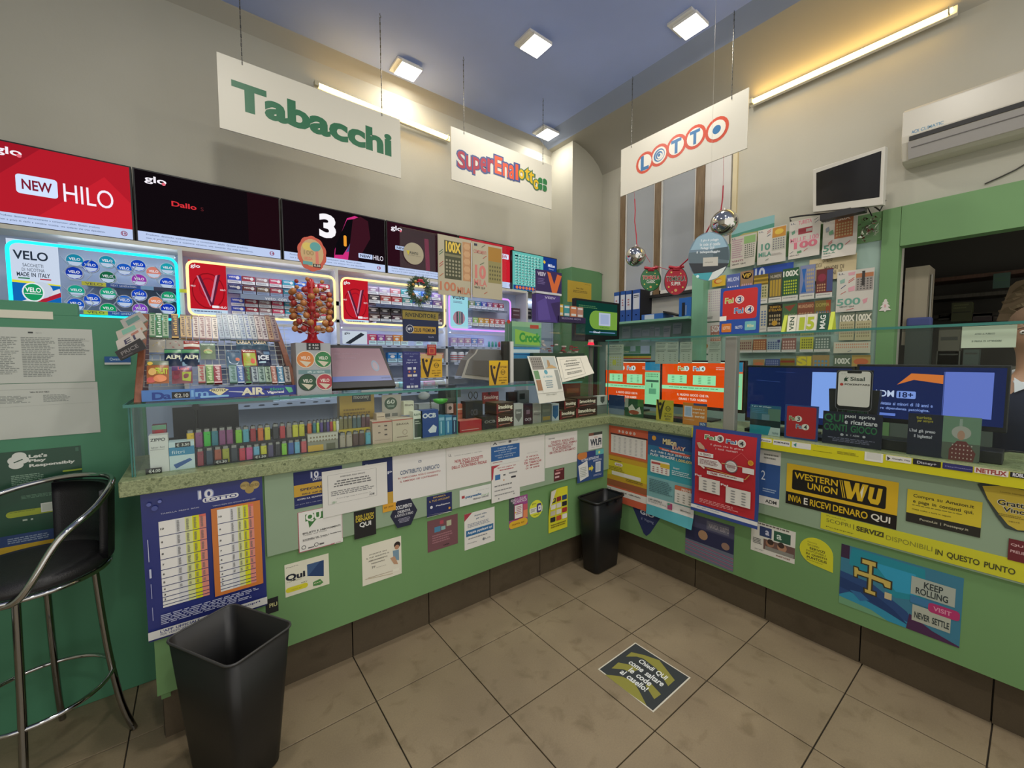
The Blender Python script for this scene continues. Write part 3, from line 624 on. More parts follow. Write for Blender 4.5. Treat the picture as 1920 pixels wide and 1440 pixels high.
packs(692, 830, 2.17, .07, v3, 'the top row of the second amber-lit cabinet', dep=.03)
packs(692, 830, 2.09, .07, [('smoke', '3a3a48'), ('brick', 'b04a48'), ('red', 'b83848'), ('teal', '289098'), ('blue', '2858c8'), ('indigo', '3848a8'), ('violet', '6840a0')], 'the second row of the second amber-lit cabinet')
shelf(692, 830, 0, 'lower shelf of the second amber-lit cabinet', '', '50608c', z=1.93)
packs(692, 830, 1.995, .06, [('black', '2a2028')]*7, 'the third row of the second amber-lit cabinet', wbot='584850', dep=.03)
packs(692, 830, 1.935, .055, [('dark brown', '4a2c30'), ('black', '241c28'), ('plum', '4a2840'), ('maroon', '6a2c3c'), ('brown', '5a3a3a'), ('black', '2a2430'), ('plum', '502c48')], 'the fourth row of the second amber-lit cabinet')
ledbar(692, 832, 2.27, 3.0)
# --- bay 4: violet
neon('neon_frame', 'violet neon outline round the vape display', (842, 550), (957, 622), 'c080ff', 'emit1_5')
poster('vuse_poster', 'vuse poster with vapes in the violet-lit cabinet', 843, 552, 877, 617, 'T .14 .04 .8 .14 30384c vuse\np .2 .2 .8 .27 5a6a8a 2\nc .5 .68 .2 a87888\nr .36 .5 .44 .84 203038\nr .5 .5 .58 .84 3a8a70\nr .62 .5 .7 .84 284058\nr 0 .92 1 1 b8dce8', '9adce8')
vv = [('green', '7a9a60'), ('teal', '3088b0'), ('indigo', '3850c0'), ('mauve', '9058a0'), ('rose', 'b84a68'), ('crimson', 'a83050')]
shelf(880, 950, 0, 'upper shelf of the violet-lit cabinet', '', '707c98', z=2.115)
packs(880, 946, 2.12, .075, vv, 'the top row of the violet-lit cabinet')
shelf(880, 950, 0, 'lower shelf of the violet-lit cabinet', '', '707c98', z=1.935)
packs(876, 948, 1.94, .085, [('lilac', 'a8a0e0'), ('lime', '90c060'), ('yellow', 'e0b040'), ('gold', 'd8a038'), ('orange', 'd86040'), ('pink', 'd06070'), ('red', 'c04050')], 'the second row of the violet-lit cabinet')
ledbar(880, 950, 2.25, 3.0)
# --- lower shelves
for (x0, x1, bay) in ((345, 632, 'first amber bay'), (638, 836, 'second amber bay'), (842, 958, 'violet bay')):
    ledbar(x0+4, x1-4, {'first amber bay': 1.865, 'second amber bay': 1.865, 'violet bay': 1.865}[bay], 3.5)
    for k, zz in enumerate((1.72, 1.56, 1.42)):
        shelf(x0+3, x1-3, 0, '%s open shelf below the %s' % (ORD[k], bay), '', 'b4c4e4', z=zz)
poster('device_poster', 'pale glo poster with a dark device below the second amber cabinet', 642, 621, 688, 645, 'T .08 .08 .3 .3 30303a glo\ng 2a3038 .1 .95 .75 .1 .9 .25 .3 1', 'c4d0dc')
c5 = [('pink', 'c83a64'), ('purple', '9848b0'), ('mauve', 'a87890'), ('orange', 'e09048'), ('amber', 'e8b048'), None, ('pale', 'c8dcf0'), None, ('white', 'd8e4f4'), None]
packs(690, 832, 1.725, .09, c5, 'the shelf just below the second amber cabinet', wbot='c8ecf4')
packs(642, 832, 1.565, .09, [None]*4+[('azure', '2080d0'), ('azure', '2888d8'), None, ('rose', 'd08090'), ('salmon', 'e0987a'), ('salmon', 'd8907a')], 'the second open shelf below the second amber cabinet', wbot='b8e0f4')
packs(845, 920, 1.725, .085, [('lilac', 'b898d8'), ('mauve', 'b090c8'), ('rose', 'c090b8'), ('periwinkle', '6890e0'), ('violet', 'a890d8'), None], 'the first open shelf below the violet cabinet', wbot='c8d0f4')
for i in range(6):
    p = at(917+i*6.4, 640, 1, CY+.03); b = B(); c = ['2898a0', '309880', '3aa0a8', 'b84a60', '98b0a8', 'b0b8c8'][i]
    b.lathe([(0, 0), (.013, 0), (.013, .045), (.008, .055), (.008, .06), (0, .06)], (p.x, p.y, 1.72), c, 'plastic', 10); b.build('liquid_bottle', None, '%s small liquid bottle, %s from the left under the violet cabinet' % (['teal', 'green', 'aqua', 'rose', 'sage', 'grey'][i], ORD[i]), 'bottle', 'liquid bottles')
for i in range(5):
    p = at(851+i*13, 685, 1, CY+.04); t = thing('tobacco_jar', (p.x, p.y, 1.5605), 'white jar with red labels, %s from the left on the shelf below the violet bay' % ORD[i], 'jar', 'white jars')
    b = B(); b.lathe([(0, 0), (.034, 0), (.036, .01), (.036, .085), (.03, .095), (.03, .105), (0, .105)], (p.x, p.y, 1.5605), 'd4dcec', 'plastic', 14); b.build('jar', t)
    b = B(); b.lathe([(.0365, .02), (.0365, .075)], (p.x, p.y, 1.56), 'c8d0e4', 'plastic', 14)
    for k in range(3): b.lathe([(.0368, .025+k*.02), (.0368, .032+k*.02)], (p.x, p.y, 1.56), 'b83848', 'plastic', 14)
    b.build('label', t)
# lowest rows, seen through the glass case
for (x0, x1, zz, n, wh) in ((405, 632, 1.27, 11, 'lowest backlit shelf behind the lighters'), (640, 836, 1.30, 8, 'lowest shelf behind the kraft boxes')):
    shelf(x0-60 if n == 11 else x0, x1, 0, wh, '', 'b4c8ec', z=zz, h=.045)
    packs(x0, x1, zz+.005, .075, [(('pale green', 'a8e0d8'), ('white', 'd8ecf4'), ('pink-topped', 'e8b0c0'), ('cream', 'e0e4c8'))[i % 4] for i in range(n)], 'the '+wh, wbot='d0f0f0')
ledbar(400, 632, 1.405, 4.0); ledbar(642, 832, 1.405, 3.0)
# bright white shelf unit right of the violet cabinet
q = quad(1, 3.7, 3.02, 2.3, 3.50, 1.0); block('corner_cabinet', 'pale lit cabinet between the vape display and the corner', 'cabinet', q, .1, 'b4c4dc', 'r .02 .08 .98 .12 8fa0bc\nr .02 .35 .98 .38 8fa0bc\nr .02 .62 .98 .65 8fa0bc')
b = B(); b.box((3.03, 3.67, 2.245), (3.42, 3.69, 2.26), 'f0f4ff', 'emit4'); b.build('led_strip', None, 'white LED strip above the pale corner cabinet', 'light strip')
for i in range(2):
    q = fr(1, 3.69, 961+i*19, 578, 975+i*22, 597); block('cigarette_pack', '%s tobacco pack on the pale corner cabinet, %s' % (('brown', 'black')[i], ('left one', 'right one')[i]), 'pack', q, .03, ('5a4048', '2a2a34')[i], 'r .1 .2 .9 .3 a8a0a0\nr .1 .6 .9 .7 8a8088')
# ================================================================ NOTICES on the left counter
LY, LG = GY-.0125, GY-.0005       # on the mint board, on the green panel
def L(label, tl, tr, br, bl, dsl, col='dcdad2', z=0, y=None, warp=None, name='notice', cat='notice', m='paper', exact=False):
    yy = (LY if y is None else y)
    q = (skew if exact else rect)(1, yy-z, tl, tr, br, bl)
    return sheet(name, label, cat, q, dsl, col, .001, m, 0, warp)
row = lambda n, y0, y1, lefts, extra='': ''.join('r %s %.3f %s %.3f 8a8a88\n' % (a, y0+(y1-y0)*i/n, b, y0+(y1-y0)*i/n+.004) for i in range(n+1) for a, b in lefts)
hs = [0, .13, .25, .36, .46, .55, .63, .70, .76, .81, .85]
def table(x0, x1, y0, y1):
    s_ = ''; H_ = y1-y0; ws = [0, .22, .34, .54, .7, .85, 1]; cs = ['eceae6', 'eceae6', 'dcdcdc', 'dce09a', 'dcdc20', 'e09080']
    for i in range(6): s_ += 'r %.4f %.4f %.4f %.4f %s\n' % (x0+(x1-x0)*ws[i], y0, x0+(x1-x0)*ws[i+1]+.0005, y1, cs[i])
    cum = [0, .17, .31, .44, .56, .66, .75, .82, .88, .93, .97, 1]
    s_ += 'r %.4f %.4f %.4f %.4f e07060\n' % (x0+(x1-x0)*.85, y0, x1, y0+.03*H_)
    for i in range(1, 11): s_ += 'r %.4f %.4f %.4f %.4f 26306a\n' % (x0, y0+H_*cum[i]-.0022, x1, y0+H_*cum[i]+.0022)
    for i in range(9): s_ += 'T %.4f %.4f %.4f %.4f 30302e %d\n' % (x0+.012, y0+H_*(cum[i]+cum[i+1])/2-.006, x0+.012+(.026 if i == 0 else .014), y0+H_*(cum[i]+cum[i+1])/2+.006, 10-i)
    for i in range(7):
        for k in (2, 3, 4, 5): s_ += 'p %.4f %.4f %.4f %.4f 77777a %d\n' % (x0+(x1-x0)*(ws[k]+.03), y0+H_*cum[i]+.012, x0+(x1-x0)*(ws[k]+.09), y0+H_*cum[i+1]-.01, 10-i)
    return s_
blue = '2b3478'
BP = 'X .44 .035 .56 .095 9aa4d0 10\nT .445 .04 .555 .09 e4e4ea 10\no .47 .092 .78 .125 e0e0e4 .5\nT .49 .098 .76 .119 2b3478 LOTTO\nc .84 .05 .03 b8a060\nc .93 .055 .03 b8a060\nc .88 .085 .028 a89050\nt .80 .04 .88 .058 5a4a20 NUMERO ORO\nt .88 .045 .97 .065 5a4a20 NUMERI SPECIALI\nt .14 .145 .44 .153 c8cce0 TABELLA PREMI BASE\nt .55 .155 .93 .163 c8cce0 TABELLA PREMI CON OPZIONE NUMERO ORO\n'
BP += table(.12, .49, .20, .79)+'r .535 .175 .97 .815 d07c3c\n'+table(.585, .905, .19, .79)
BP += 'p .1 .83 .95 .90 b8bcd8 6\nr 0 .925 1 .98 dcdcd8\nT .09 .932 .4 .95 2b3478 L\'APP UFFICIALE\nt .09 .955 .55 .97 3b4478 PER VERIFICARE LE TUE VINCITE!\nr .56 .932 .63 .968 50a0b0\nr .56 .932 .595 .95 e09040\nT .75 .935 .93 .952 2b3478 Scopri\nr .035 .3 .04 .45 c8cce0\nr .035 .5 .05 .56 c8cce0\nr .04 .6 .045 .7 a8acd0\nr .04 .76 .045 .85 a8acd0\nc .06 .07 .012 5a64a8\nc .1 .1 .016 4a5498\nc .14 .06 .01 6a74b8\n'
L('large blue prize table poster with two grids at the left end of the counter', (262, 928), (490, 893), (502, 1133), (280, 1206), BP, blue, y=LG-.012, name='poster', cat='poster', m='gloss')
sp = '% 540 780 4\n'
L('dark blue and yellow SPECIAL lottery sticker above the QUI sticker', (549, 889), (642, 870), (642, 940), (553, 951), 'r 0 .36 1 .68 c8a03c\nX .34 .05 .5 .22 8a92c0 10\nT .35 .06 .49 .21 e0e0e8 10\nT .38 .22 .6 .3 e0e0e8 LOTTO\n% 540 780 4\nT 92 520 262 560 1c2450 SPECIAL\nT 106 560 258 585 1c2450 DALLE 16:00 AL\nT 70 600 258 622 e0e0e8 SCOPRI SUL MONITOR\nt 55 640 250 660 b8bcd0 con premi fino a mille euro', '232c62', name='sticker', cat='sticker')
L('white framed notice sheet overlapping the SPECIAL sticker', (604, 886), (725, 865), (727, 946), (605, 970), 'l .08 .1 .82 .1 .004 888888\nl .08 .1 .08 .74 .006 888888\nl .82 .1 .82 .74 .006 888888\nl .08 .74 .82 .74 .004 888888\nT .26 .15 .64 .18 606060 AVVERTENZA SULLE GIOCATE\np .15 .24 .76 .4 707070 3 c\np .12 .46 .8 .58 888888 3\nt .2 .62 .72 .65 888888 Ai sensi di legge vietato ai minori di anni 18\nT .7 .66 .78 .71 808080 ADM\nT .13 .68 .2 .73 90b090 18+', 'dedcd6', z=.004)
L('white sticker with green QUI speech bubble and train and bus icons', (558, 960), (642, 945), (642, 1016), (560, 1037), 'l 0 .005 1 .005 .012 a84858\nl .006 0 .006 1 .02 a84858\nl 0 .99 .8 .99 .016 a84858\nl .99 .1 .99 .9 .02 c8b0b0\n% 540 780 4\nr 128 712 262 790 3f7a3c\ng 3f7a3c 150 785 210 775 160 838\nX 135 712 245 795 e8e8e0 QU\nT 110 838 392 862 3a3a3a BIGLIETTI E ABBONAMENTI\nt 112 868 290 885 6a6a6a Tickets and Passes\nT 110 888 398 905 4a4a4a SOSTENIBILI NEL Turismo e Pendolarismo\nt 110 908 300 924 6a6a6a Sustainable travel here\nc 118 985 .05 606060\nc 118 985 .035 e4e2dc\nr 150 975 195 992 606060\nc 212 962 .05 606060\nc 212 962 .035 e4e2dc\nr 235 945 270 965 606060\nt 320 940 395 955 a04050 servizi', 'e4e2dc')
L('black sticker reading INVIA E RICEVI DENARO QUI', (663, 959), (704, 952), (705.5, 1001), (665, 1012), '% 540 780 4\nT 508 722 642 764 d0b83a INVIA E RICEVI\nT 508 740 642 798 d0b83a DENARO\nT 537 783 622 840 e8e8e4 QUI', '1d1c1c', name='sticker', cat='sticker')
L('cream sticker reading Qui PAY with yellow band and blue photo', (533, 1059), (616, 1038), (617.5, 1096), (535.5, 1119), '% 240 860 4\nr 1342 760 1468 880 3c5a84\ng 24406c 1350 880 1440 770 1468 760 1468 880\nX 1186 838 1326 926 1c2230 Qui\nt 1186 800 1278 818 505050 PagoPA\no 1182 925 1350 1010 d8d02c .5\nt 1190 905 1300 922 90905a servizio\nT 1300 915 1345 930 606040 PAY\ng 4f8a48 1388 925 1440 900 1465 925 1440 945 1388 955\nT 1398 918 1448 936 e8e8c0 PAY\nt 1225 965 1305 978 707030 Chiedi qui', 'e2e0ca', y=LG, name='sticker', cat='sticker')
L('cream sticker ACQUISTA QUI with a person in a light blue shirt', (678, 1026), (751, 1004), (754, 1074), (680, 1100), '% 540 780 4\nT 607 1015 738 1035 4a4438 ACQUISTA QUI\nT 588 1038 757 1056 4a4438 IL TUO BIGLIETTO O\nT 603 1060 745 1080 4a4438 ABBONAMENTO\nT 625 1084 725 1102 4a4438 REGIONALE\nT 628 1122 655 1145 5a5450 77\nt 660 1120 735 1132 8a8478 TRENITALIA\nc 818 965 .085 2c211c\nc 816 982 .06 b98a6c\ng 7a98ac 785 1010 830 1000 832 1080 790 1075\ng c09878 765 1065 800 1050 825 1110 795 1110\nl 600 1215 815 1150 .008 8a6a48\nl 580 1225 785 1180 .01 b09a70\nr 785 1135 832 1170 ecead8', 'e6e2d0', y=LG, name='sticker', cat='sticker')
L('blue poster with a yellow foot mostly hidden behind the white sheets', (679, 866), (736, 855), (738, 942), (681, 955), 'r 0 .75 1 1 c09a3c\nT .1 .08 .8 .14 c8ccd8 Postepay\nT .82 .3 .96 .36 c8ccd8 P', '24305e', z=-.001)
L('small orange-yellow sticker below the blue poster', (717, 947), (742, 941), (742, 956), (718, 961), 'T .1 .25 .8 .6 806020 qui puoi', 'd8a030', z=.002, name='sticker', cat='sticker')
L('white sheet headed CONTRIBUTO UNIFICATO', (736, 855), (836, 838), (836, 924), (737, 941), '% 540 780 4\nr 978 330 1000 350 5a6680\nr 983 335 995 345 dedcd6\nT 842 370 1134 432 46597a CONTRIBUTO UNIFICATO\nT 825 425 1142 452 b05a5a IN TABACCHERIA NON È CONSENTITO\nT 842 455 1122 478 b05a5a IL RIMBORSO DEI CONTRASSEGNI\np .1 .62 .92 .88 8a8a8a 6\np .1 .92 .3 .95 8a70a0 1', 'e0deda')
# hexagon sticker
c_ = at(757.5, 962, 1, LY); b = B(); hx = [c_+V((.078*math.cos(math.radians(60*i)), 0, .087*math.sin(math.radians(60*i)))) for i in range(6)]
b.prism(hx[::-1], (0, -.0012, 0), '22253c', 'paper'); q = [c_+V((-.06, -.0013, .07)), c_+V((.06, -.0013, .07)), c_+V((.06, -.0013, -.07)), c_+V((-.06, -.0013, -.07))]
b.prn(q, 'T .12 .16 .88 .3 e0e0e4 DOCUMENTO\nT .2 .34 .8 .46 e0e0e4 D\'IDENTITÀ\nT .06 .5 .94 .6 c8c8d0 A PORTATA DI MANO\np .2 .68 .8 .88 a0a0b4 4 c'); b.build('sticker', None, 'dark hexagonal sticker DOCUMENTO D\'IDENTITÀ', 'sticker')
L('dark blue RICARICA IL TUO ACCOUNT game console sticker', (800, 932), (847, 922), (847.5, 959), (800.5, 970), '% 540 780 4\nT 1090 590 1182 615 c8a858 RICARICA\nT 1060 612 1212 640 c8a858 IL TUO ACCOUNT\nT 1110 648 1212 678 e4e4ec PlayStation\nc 1075 685 .07 d8d8e0\nr 1042 728 1228 760 e4e2dc\ng e4e2dc 1042 745 1228 712 1228 745\nt 1060 738 1105 752 505050 PuntoLis\nt 1120 730 1180 742 505050 Postepay\nc 1210 688 .06 d8a040', '232b5c', name='sticker', cat='sticker')
L('white sheet NON SONO SOGGETTI in red letters', (836, 840), (920.5, 827), (920.5, 902), (837, 920), '% 540 780 4\nT 1205 285 1225 305 606060 LL\nt 1245 272 1455 292 707070 I prodotti del monopolio e i valori bollati\nT 1250 300 1460 345 a83038 NON SONO SOGGETTI\nT 1285 325 1430 360 a83038 ALL\'EMISSIONE\nT 1228 345 1488 385 a83038 DELLO SCONTRINO FISCALE\np .1 .5 .9 .54 707070 1\np .3 .6 .85 .93 808080 8', 'dddad4', z=.0015)
L('white paysafe card sticker below the scontrino sheet', (861, 920), (920, 907), (921, 937), (862.5, 949), '% 540 780 4\nr 1302 597 1325 622 a83840\nX 1332 575 1448 620 3a6a98 paysafe\nt 1450 572 1505 602 90b888 card\nT 1388 598 1503 622 404048 PREPAID ONLINE\nt 1410 545 1508 556 8a8a88 paga online con i contanti', 'dfe0dc', name='sticker', cat='sticker')
L('dark red translucent sticker below the game console sticker', (800, 976), (857.5, 965), (859, 1017.5), (803, 1037), 'r .4 .08 .52 .2 b04858\nr .22 .25 .42 .42 4a86a8\nr .62 .14 .78 .32 b8b89a\nr .44 .28 .58 .4 8ab0b0\np .15 .5 .85 .8 a07078 4\nT .5 .88 .7 .93 2a2020 wallet', '744c52', y=LG, name='sticker', cat='sticker')
L('white Acquista qui sticker with a blue band on the green panel', (870.5, 964), (927, 950.5), (927.5, 1014), (871, 1032), 'g a83848 0 0 .25 0 0 .2\nT .32 .08 .72 .14 406080 Acquisti online\nT .38 .17 .65 .23 406080 per tutti\np .1 .3 .9 .42 8a90a0 3\nr .05 .47 .95 .64 2f6a9c\nT .1 .51 .9 .6 e8ecf0 Acquista paysafecard qui\np .12 .7 .9 .76 8a8a90 1\nc .62 .84 .04 707880\nt .68 .82 .85 .86 606870 LIS\nt .1 .82 .4 .86 707880 Postepay', 'e2e0da', y=LG, name='sticker', cat='sticker')
L('white and blue information card at the middle of the counter', (920.5, 829), (974, 820), (974, 864), (921, 874), 'r 0 .22 1 .82 2c5f9c\nT .06 .05 .2 .15 404048 A\nt .25 .06 .5 .12 808080 agenzia\nr .6 .05 .7 .15 606068\nt .74 .06 .94 .12 808080 monopoli\nt .22 .28 .75 .35 c8d8e8 il servizio offerto\nT .1 .38 .88 .45 c8d8e8 esclusivamente a maggiorenni\nt .25 .48 .7 .54 c8d8e8 in questo punto\nt .12 .57 .85 .63 c8d8e8 vendita autorizzato\nt .22 .66 .75 .73 c8d8e8 vietato ai minori di 18\np .05 .87 .4 .92 a05050 1', 'dcdcd8', z=.001)
L('white payment services card with small coloured logos', (921, 874.5), (974.5, 864), (974.5, 930), (922, 944), 'g b03a48 0 0 .3 0 .08 .08 .05 .35 0 .4\nT .2 .06 .85 .11 b05a60 Qui puoi pagare con\np .25 .14 .8 .2 b05a60 1 c\nr .12 .26 .3 .4 3a70a8\nr .4 .28 .48 .32 606060\nr .6 .26 .9 .3 909090\nr .68 .38 .85 .43 303038\nc .42 .44 .02 c08040\np .1 .55 .9 .62 808080 1\np .1 .68 .9 .74 909090 1\np .1 .8 .8 .86 909090 1\nc .24 .92 .02 808080\nc .78 .88 .02 808080', 'dfddd8', z=.001)
L('white sheet with red letters È VIETATA LA VENDITA DEI TABACCHI', (974, 819), (1021, 817), (1021, 901), (974, 914), '% 820 780 4.571\nt 768 305 858 318 707070 Legge del monopolio\nT 765 325 865 358 a83038 È VIETATA\nT 750 352 872 385 a83038 LA VENDITA\nT 745 372 888 412 a83038 DEI TABACCHI\nT 760 402 868 430 a83038 AI MINORI\nT 758 425 872 452 a83038 DI 18 ANNI\np .08 .68 .9 .74 909090 2 c', 'dedbd5')
L('white sheet with five red lines at the right of the row', (1022, 816), (1082, 808), (1082, 866), (1022, 877), '% 820 780 4.571\nT 955 185 1005 202 505050 Monital\nT 975 190 1170 232 a04048 DIVIETO ASSOLUTO\nT 950 215 1190 255 a04048 ALL\'INGRESSO DEGLI ANIMALI\nT 985 240 1160 275 a04048 DA OGNI PRODOTTO\nT 990 258 1145 295 a04048 E DAI DISTRIBUTORI\nT 962 280 1180 315 a04048 DEI CONTRATTI AUTOMATICI\np .2 .6 .85 .88 909090 7 c\nr .88 .06 .92 .12 707070', 'dedbd5')
L('small dark red and black square sticker', (1038, 881), (1058, 876), (1058, 899), (1039, 902), 'r .1 .3 .6 .45 d0a0a0\nr .1 .6 .5 .75 d0b0b0\nT .2 .05 .8 .2 d08080 qui', '5c1f24', name='sticker', cat='sticker')
L('white WI-FI sticker near the inner corner', (1103, 813), (1129, 808), (1129, 839), (1104, 844), 'r 0 0 1 .17 3a3f3a\nr 0 0 .35 .17 7a5040\nX .14 .4 .92 .78 2f3a48 Wi.Fi\nt .4 .26 .65 .34 c08070 FREE\nt .2 .84 .8 .9 808080 zona free', 'e0deda', name='sticker', cat='sticker')
L('dark blue card LE TUE ESTRAZIONI with orange and teal corners and an arrow', (1081, 852), (1131, 840), (1132, 894), (1084, 905), 'e .18 .1 .2 .14 c87a3c\nr .68 0 1 .18 5fb0b0\nr .35 0 .68 .18 2a3a7a\nc .82 .1 .05 d8e080\nT .15 .22 .8 .3 d8dce8 ULTIMA ESTRAZIONE\ng e0e0dc .03 .42 .36 .3 .42 .85 .1 .95\np .1 .5 .35 .85 a0a8a0 6\ng e0d040 .42 .55 .52 .55 .52 .48 .6 .6 .52 .72 .52 .65 .42 .65\nr .68 .42 .88 .78 d8dce0\nr .71 .46 .85 .74 b8c4d0\np .55 .33 .95 .4 c8d0e8 2 c\np .6 .85 .95 .92 a8b0d0 2', '2a4a80', z=.006)
b = B(); q = rect(1, LG, (954.5, 934), (989, 928), (989, 981), (954, 995)); b.slab(q, .001, '9c4a8c', 'paper')
b.prn(q, 'r 0 0 .28 .72 3a4a44\nr .5 .3 1 .55 c8586a\nr .5 .5 1 .76 e0885a\no 0 .76 1 1 dcb02c .5\nT .1 .04 .9 .12 e0d0e0 RICARICA IL CELLULARE\nT .2 .13 .95 .2 e0d0e0 RICARICALO\no .26 .24 .76 .74 8a3a58 .1\nr .3 .27 .72 .7 e8e4e0\np .36 .32 .68 .6 b07080 5 c\nc .34 .5 .03 e0b840\nT .15 .84 .8 .92 a07020 ricarica qui', .0012); b.build('sticker', None, 'purple and orange phone recharge sticker on the green panel', 'sticker')
b = B(); c_ = at(1005, 954, 1, LG); b.cyl(c_, c_-V((0, .001, 0)), .062, None, 'd8dc3c', 'paper', 28); q = [c_+V((-.062, -.0011, .062)), c_+V((.062, -.0011, .062)), c_+V((.062, -.0011, -.062)), c_+V((-.062, -.0011, -.062))]
b.prn(q, 'r .03 .4 .97 .72 e0e0d8\no .55 .22 .9 .75 4a3f7a .3\no .66 .34 .86 .64 e8e8ec .2\ng 5a4a90 .72 .4 .82 .5 .72 .58\nT .2 .12 .5 .24 8a9030 gioca\np .1 .46 .5 .66 8a8a70 3\nT .3 .8 .75 .88 8a9030 digitale'); b.build('sticker', None, 'round yellow and white sticker with a violet phone', 'sticker')
L('yellow sheet with a grid of small brand tiles and a curled corner', (1033, 922), (1063, 908), (1064.6, 987), (1024, 1002), ''.join('o %.2f %.2f %.2f %.2f %s .15\n' % (.08+.31*i, .2+.15*j, .34+.31*i, .31+.15*j, ['303038', '8c2a2a', '24406c', 'e8e4dc', 'd8d4c8', '202024', 'c8c0a8', 'dcd8c8', 'a83030', '24242a', 'c05030', 'e8e4dc'][i+3*j]) for j in range(4) for i in range(3))+'g e8e4d8 0 0 .35 0 .1 .3 0 .4\np .1 .82 .9 .92 807020 2', 'd8d42a', y=LG-.004, warp=lambda a, c: .02*max(0, .5-a)*max(0, .6-c)*4)
b = B(); q = fr(1, LG, 498, 1121, 522, 1149); b.slab(q, .001, '1b1b1d', 'paper'); b.prn(q, 'T .3 .35 .9 .6 c8c488 PIU', .0012); b.build('sticker', None, 'small black rounded sticker behind the big waste bin', 'sticker')

# ================================================================ NOTICES on the right counter
RM, RG = GX-.0125, GX-.0005
def Rn(label, tl, tr, br, bl, dsl, col='dcdad2', z=0, x=None, warp=None, name='poster', cat='poster', m='paper'):
    q = rect(0, (RM if x is None else x)-z, tl, tr, br, bl); return sheet(name, label, cat, q, dsl, col, .001, m, 0, warp)
Rn('orange and yellow draw results poster in the inner corner', (1137, 797), (1217, 808), (1213, 960), (1137, 933), 'r 0 .38 1 .42 b8742c\nr 0 .40 1 .72 c8a028\nr 0 .46 1 .66 ccc028\nr 0 .72 1 .8 9a5a34\nr 0 .82 1 .91 e0dcd2\nr .12 .11 .95 .355 e0dcd4\nr .1 .095 .98 .115 4a2a28\nd .14 .13 .92 .34 b0aca8 6 12 .5\nr .02 .1 .06 .3 4a2020\n'+''.join('c %.3f .06 .018 e8dcd0\n' % (.32+.09*i) for i in range(5))+''.join('T %.3f .05 %.3f .07 b04a3c %s\n' % (.30+.09*i, .335+.09*i, ch) for i, ch in enumerate('LOTTO'))+'p .1 .45 .45 .47 6a5a20 1\no .22 .48 .42 .52 e0dcd0 .5\nT .25 .488 .39 .512 a05030 simbolo\np .08 .54 .5 .6 8a7a28 3\no .15 .6 .85 .65 e0dcc8 .2\nr .45 .6 .82 .64 e4e0d8\np .5 .66 .9 .7 7a6a20 2\nr .05 .84 .13 .88 5a5a5a\nr .06 .845 .12 .875 e0dcd2\nT .4 .845 .85 .865 404040 app ufficiale', 'cc6040')
Rn('teal and navy Million Day poster with white and gold lettering', (1216, 808), (1301, 822), (1304, 993), (1212, 962), 'r 0 0 1 .22 27487e\nr 0 .16 1 .3 2a6c94\nr 0 .28 1 .56 3a9caa\nr 0 .53 1 .78 7fb2b4\nr 0 .78 1 .88 e0dedA\nr 0 .88 1 1 58b0bc\nc .14 .07 .028 e0a23c\nX .34 .06 .62 .12 c8b070 Millon\nT .34 .06 .62 .12 e8dca8 Millon\nX .55 .12 .8 .16 e4e0d4 DAY\nT .57 .12 .78 .158 c06a50 DAY\ng c85a48 .25 .165 .92 .195 .86 .225 .28 .19\nT .33 .178 .8 .2 ecdcd8 Doppio appuntamento\nT .07 .214 .9 .236 e4ecee ALLE 13:00 E ALLE 20:30 CON\nT .07 .252 .6 .281 e4ecee PUOI VINCERE\nT .63 .258 .97 .288 d8cc80 1.000.000\no .08 .33 .5 .48 e4e2dc .1\nr .3 .35 .5 .4 d8b83c\nr .1 .35 .3 .375 b04a48\nd .1 .4 .48 .47 b08080 4 3 .6\nT .58 .36 .7 .385 e8f0f0 Scopri\np .55 .4 .95 .46 c8e0e4 3\np .06 .56 .6 .72 507880 8\no .62 .56 1 .63 c86a48 .2\no .62 .61 1 .76 e0dcd4 .1\nT .76 .58 .94 .61 ecdcd0 PREMI\nd .64 .64 .98 .75 9a9a90 3 4 .5\nT .05 .8 .35 .82 404848 L\'APP UFFICIALE\nt .05 .83 .45 .845 606868 PER VERIFICARE LE TUE VINCITE\nr .48 .79 .58 .86 a84a70\nr .48 .79 .53 .825 50a080\nT .75 .82 .95 .84 404848 MillionDay.it', '3a9caa', z=.003, warp=lambda a, c: .03*max(0, c-.85)*6*c*max(.2, a))
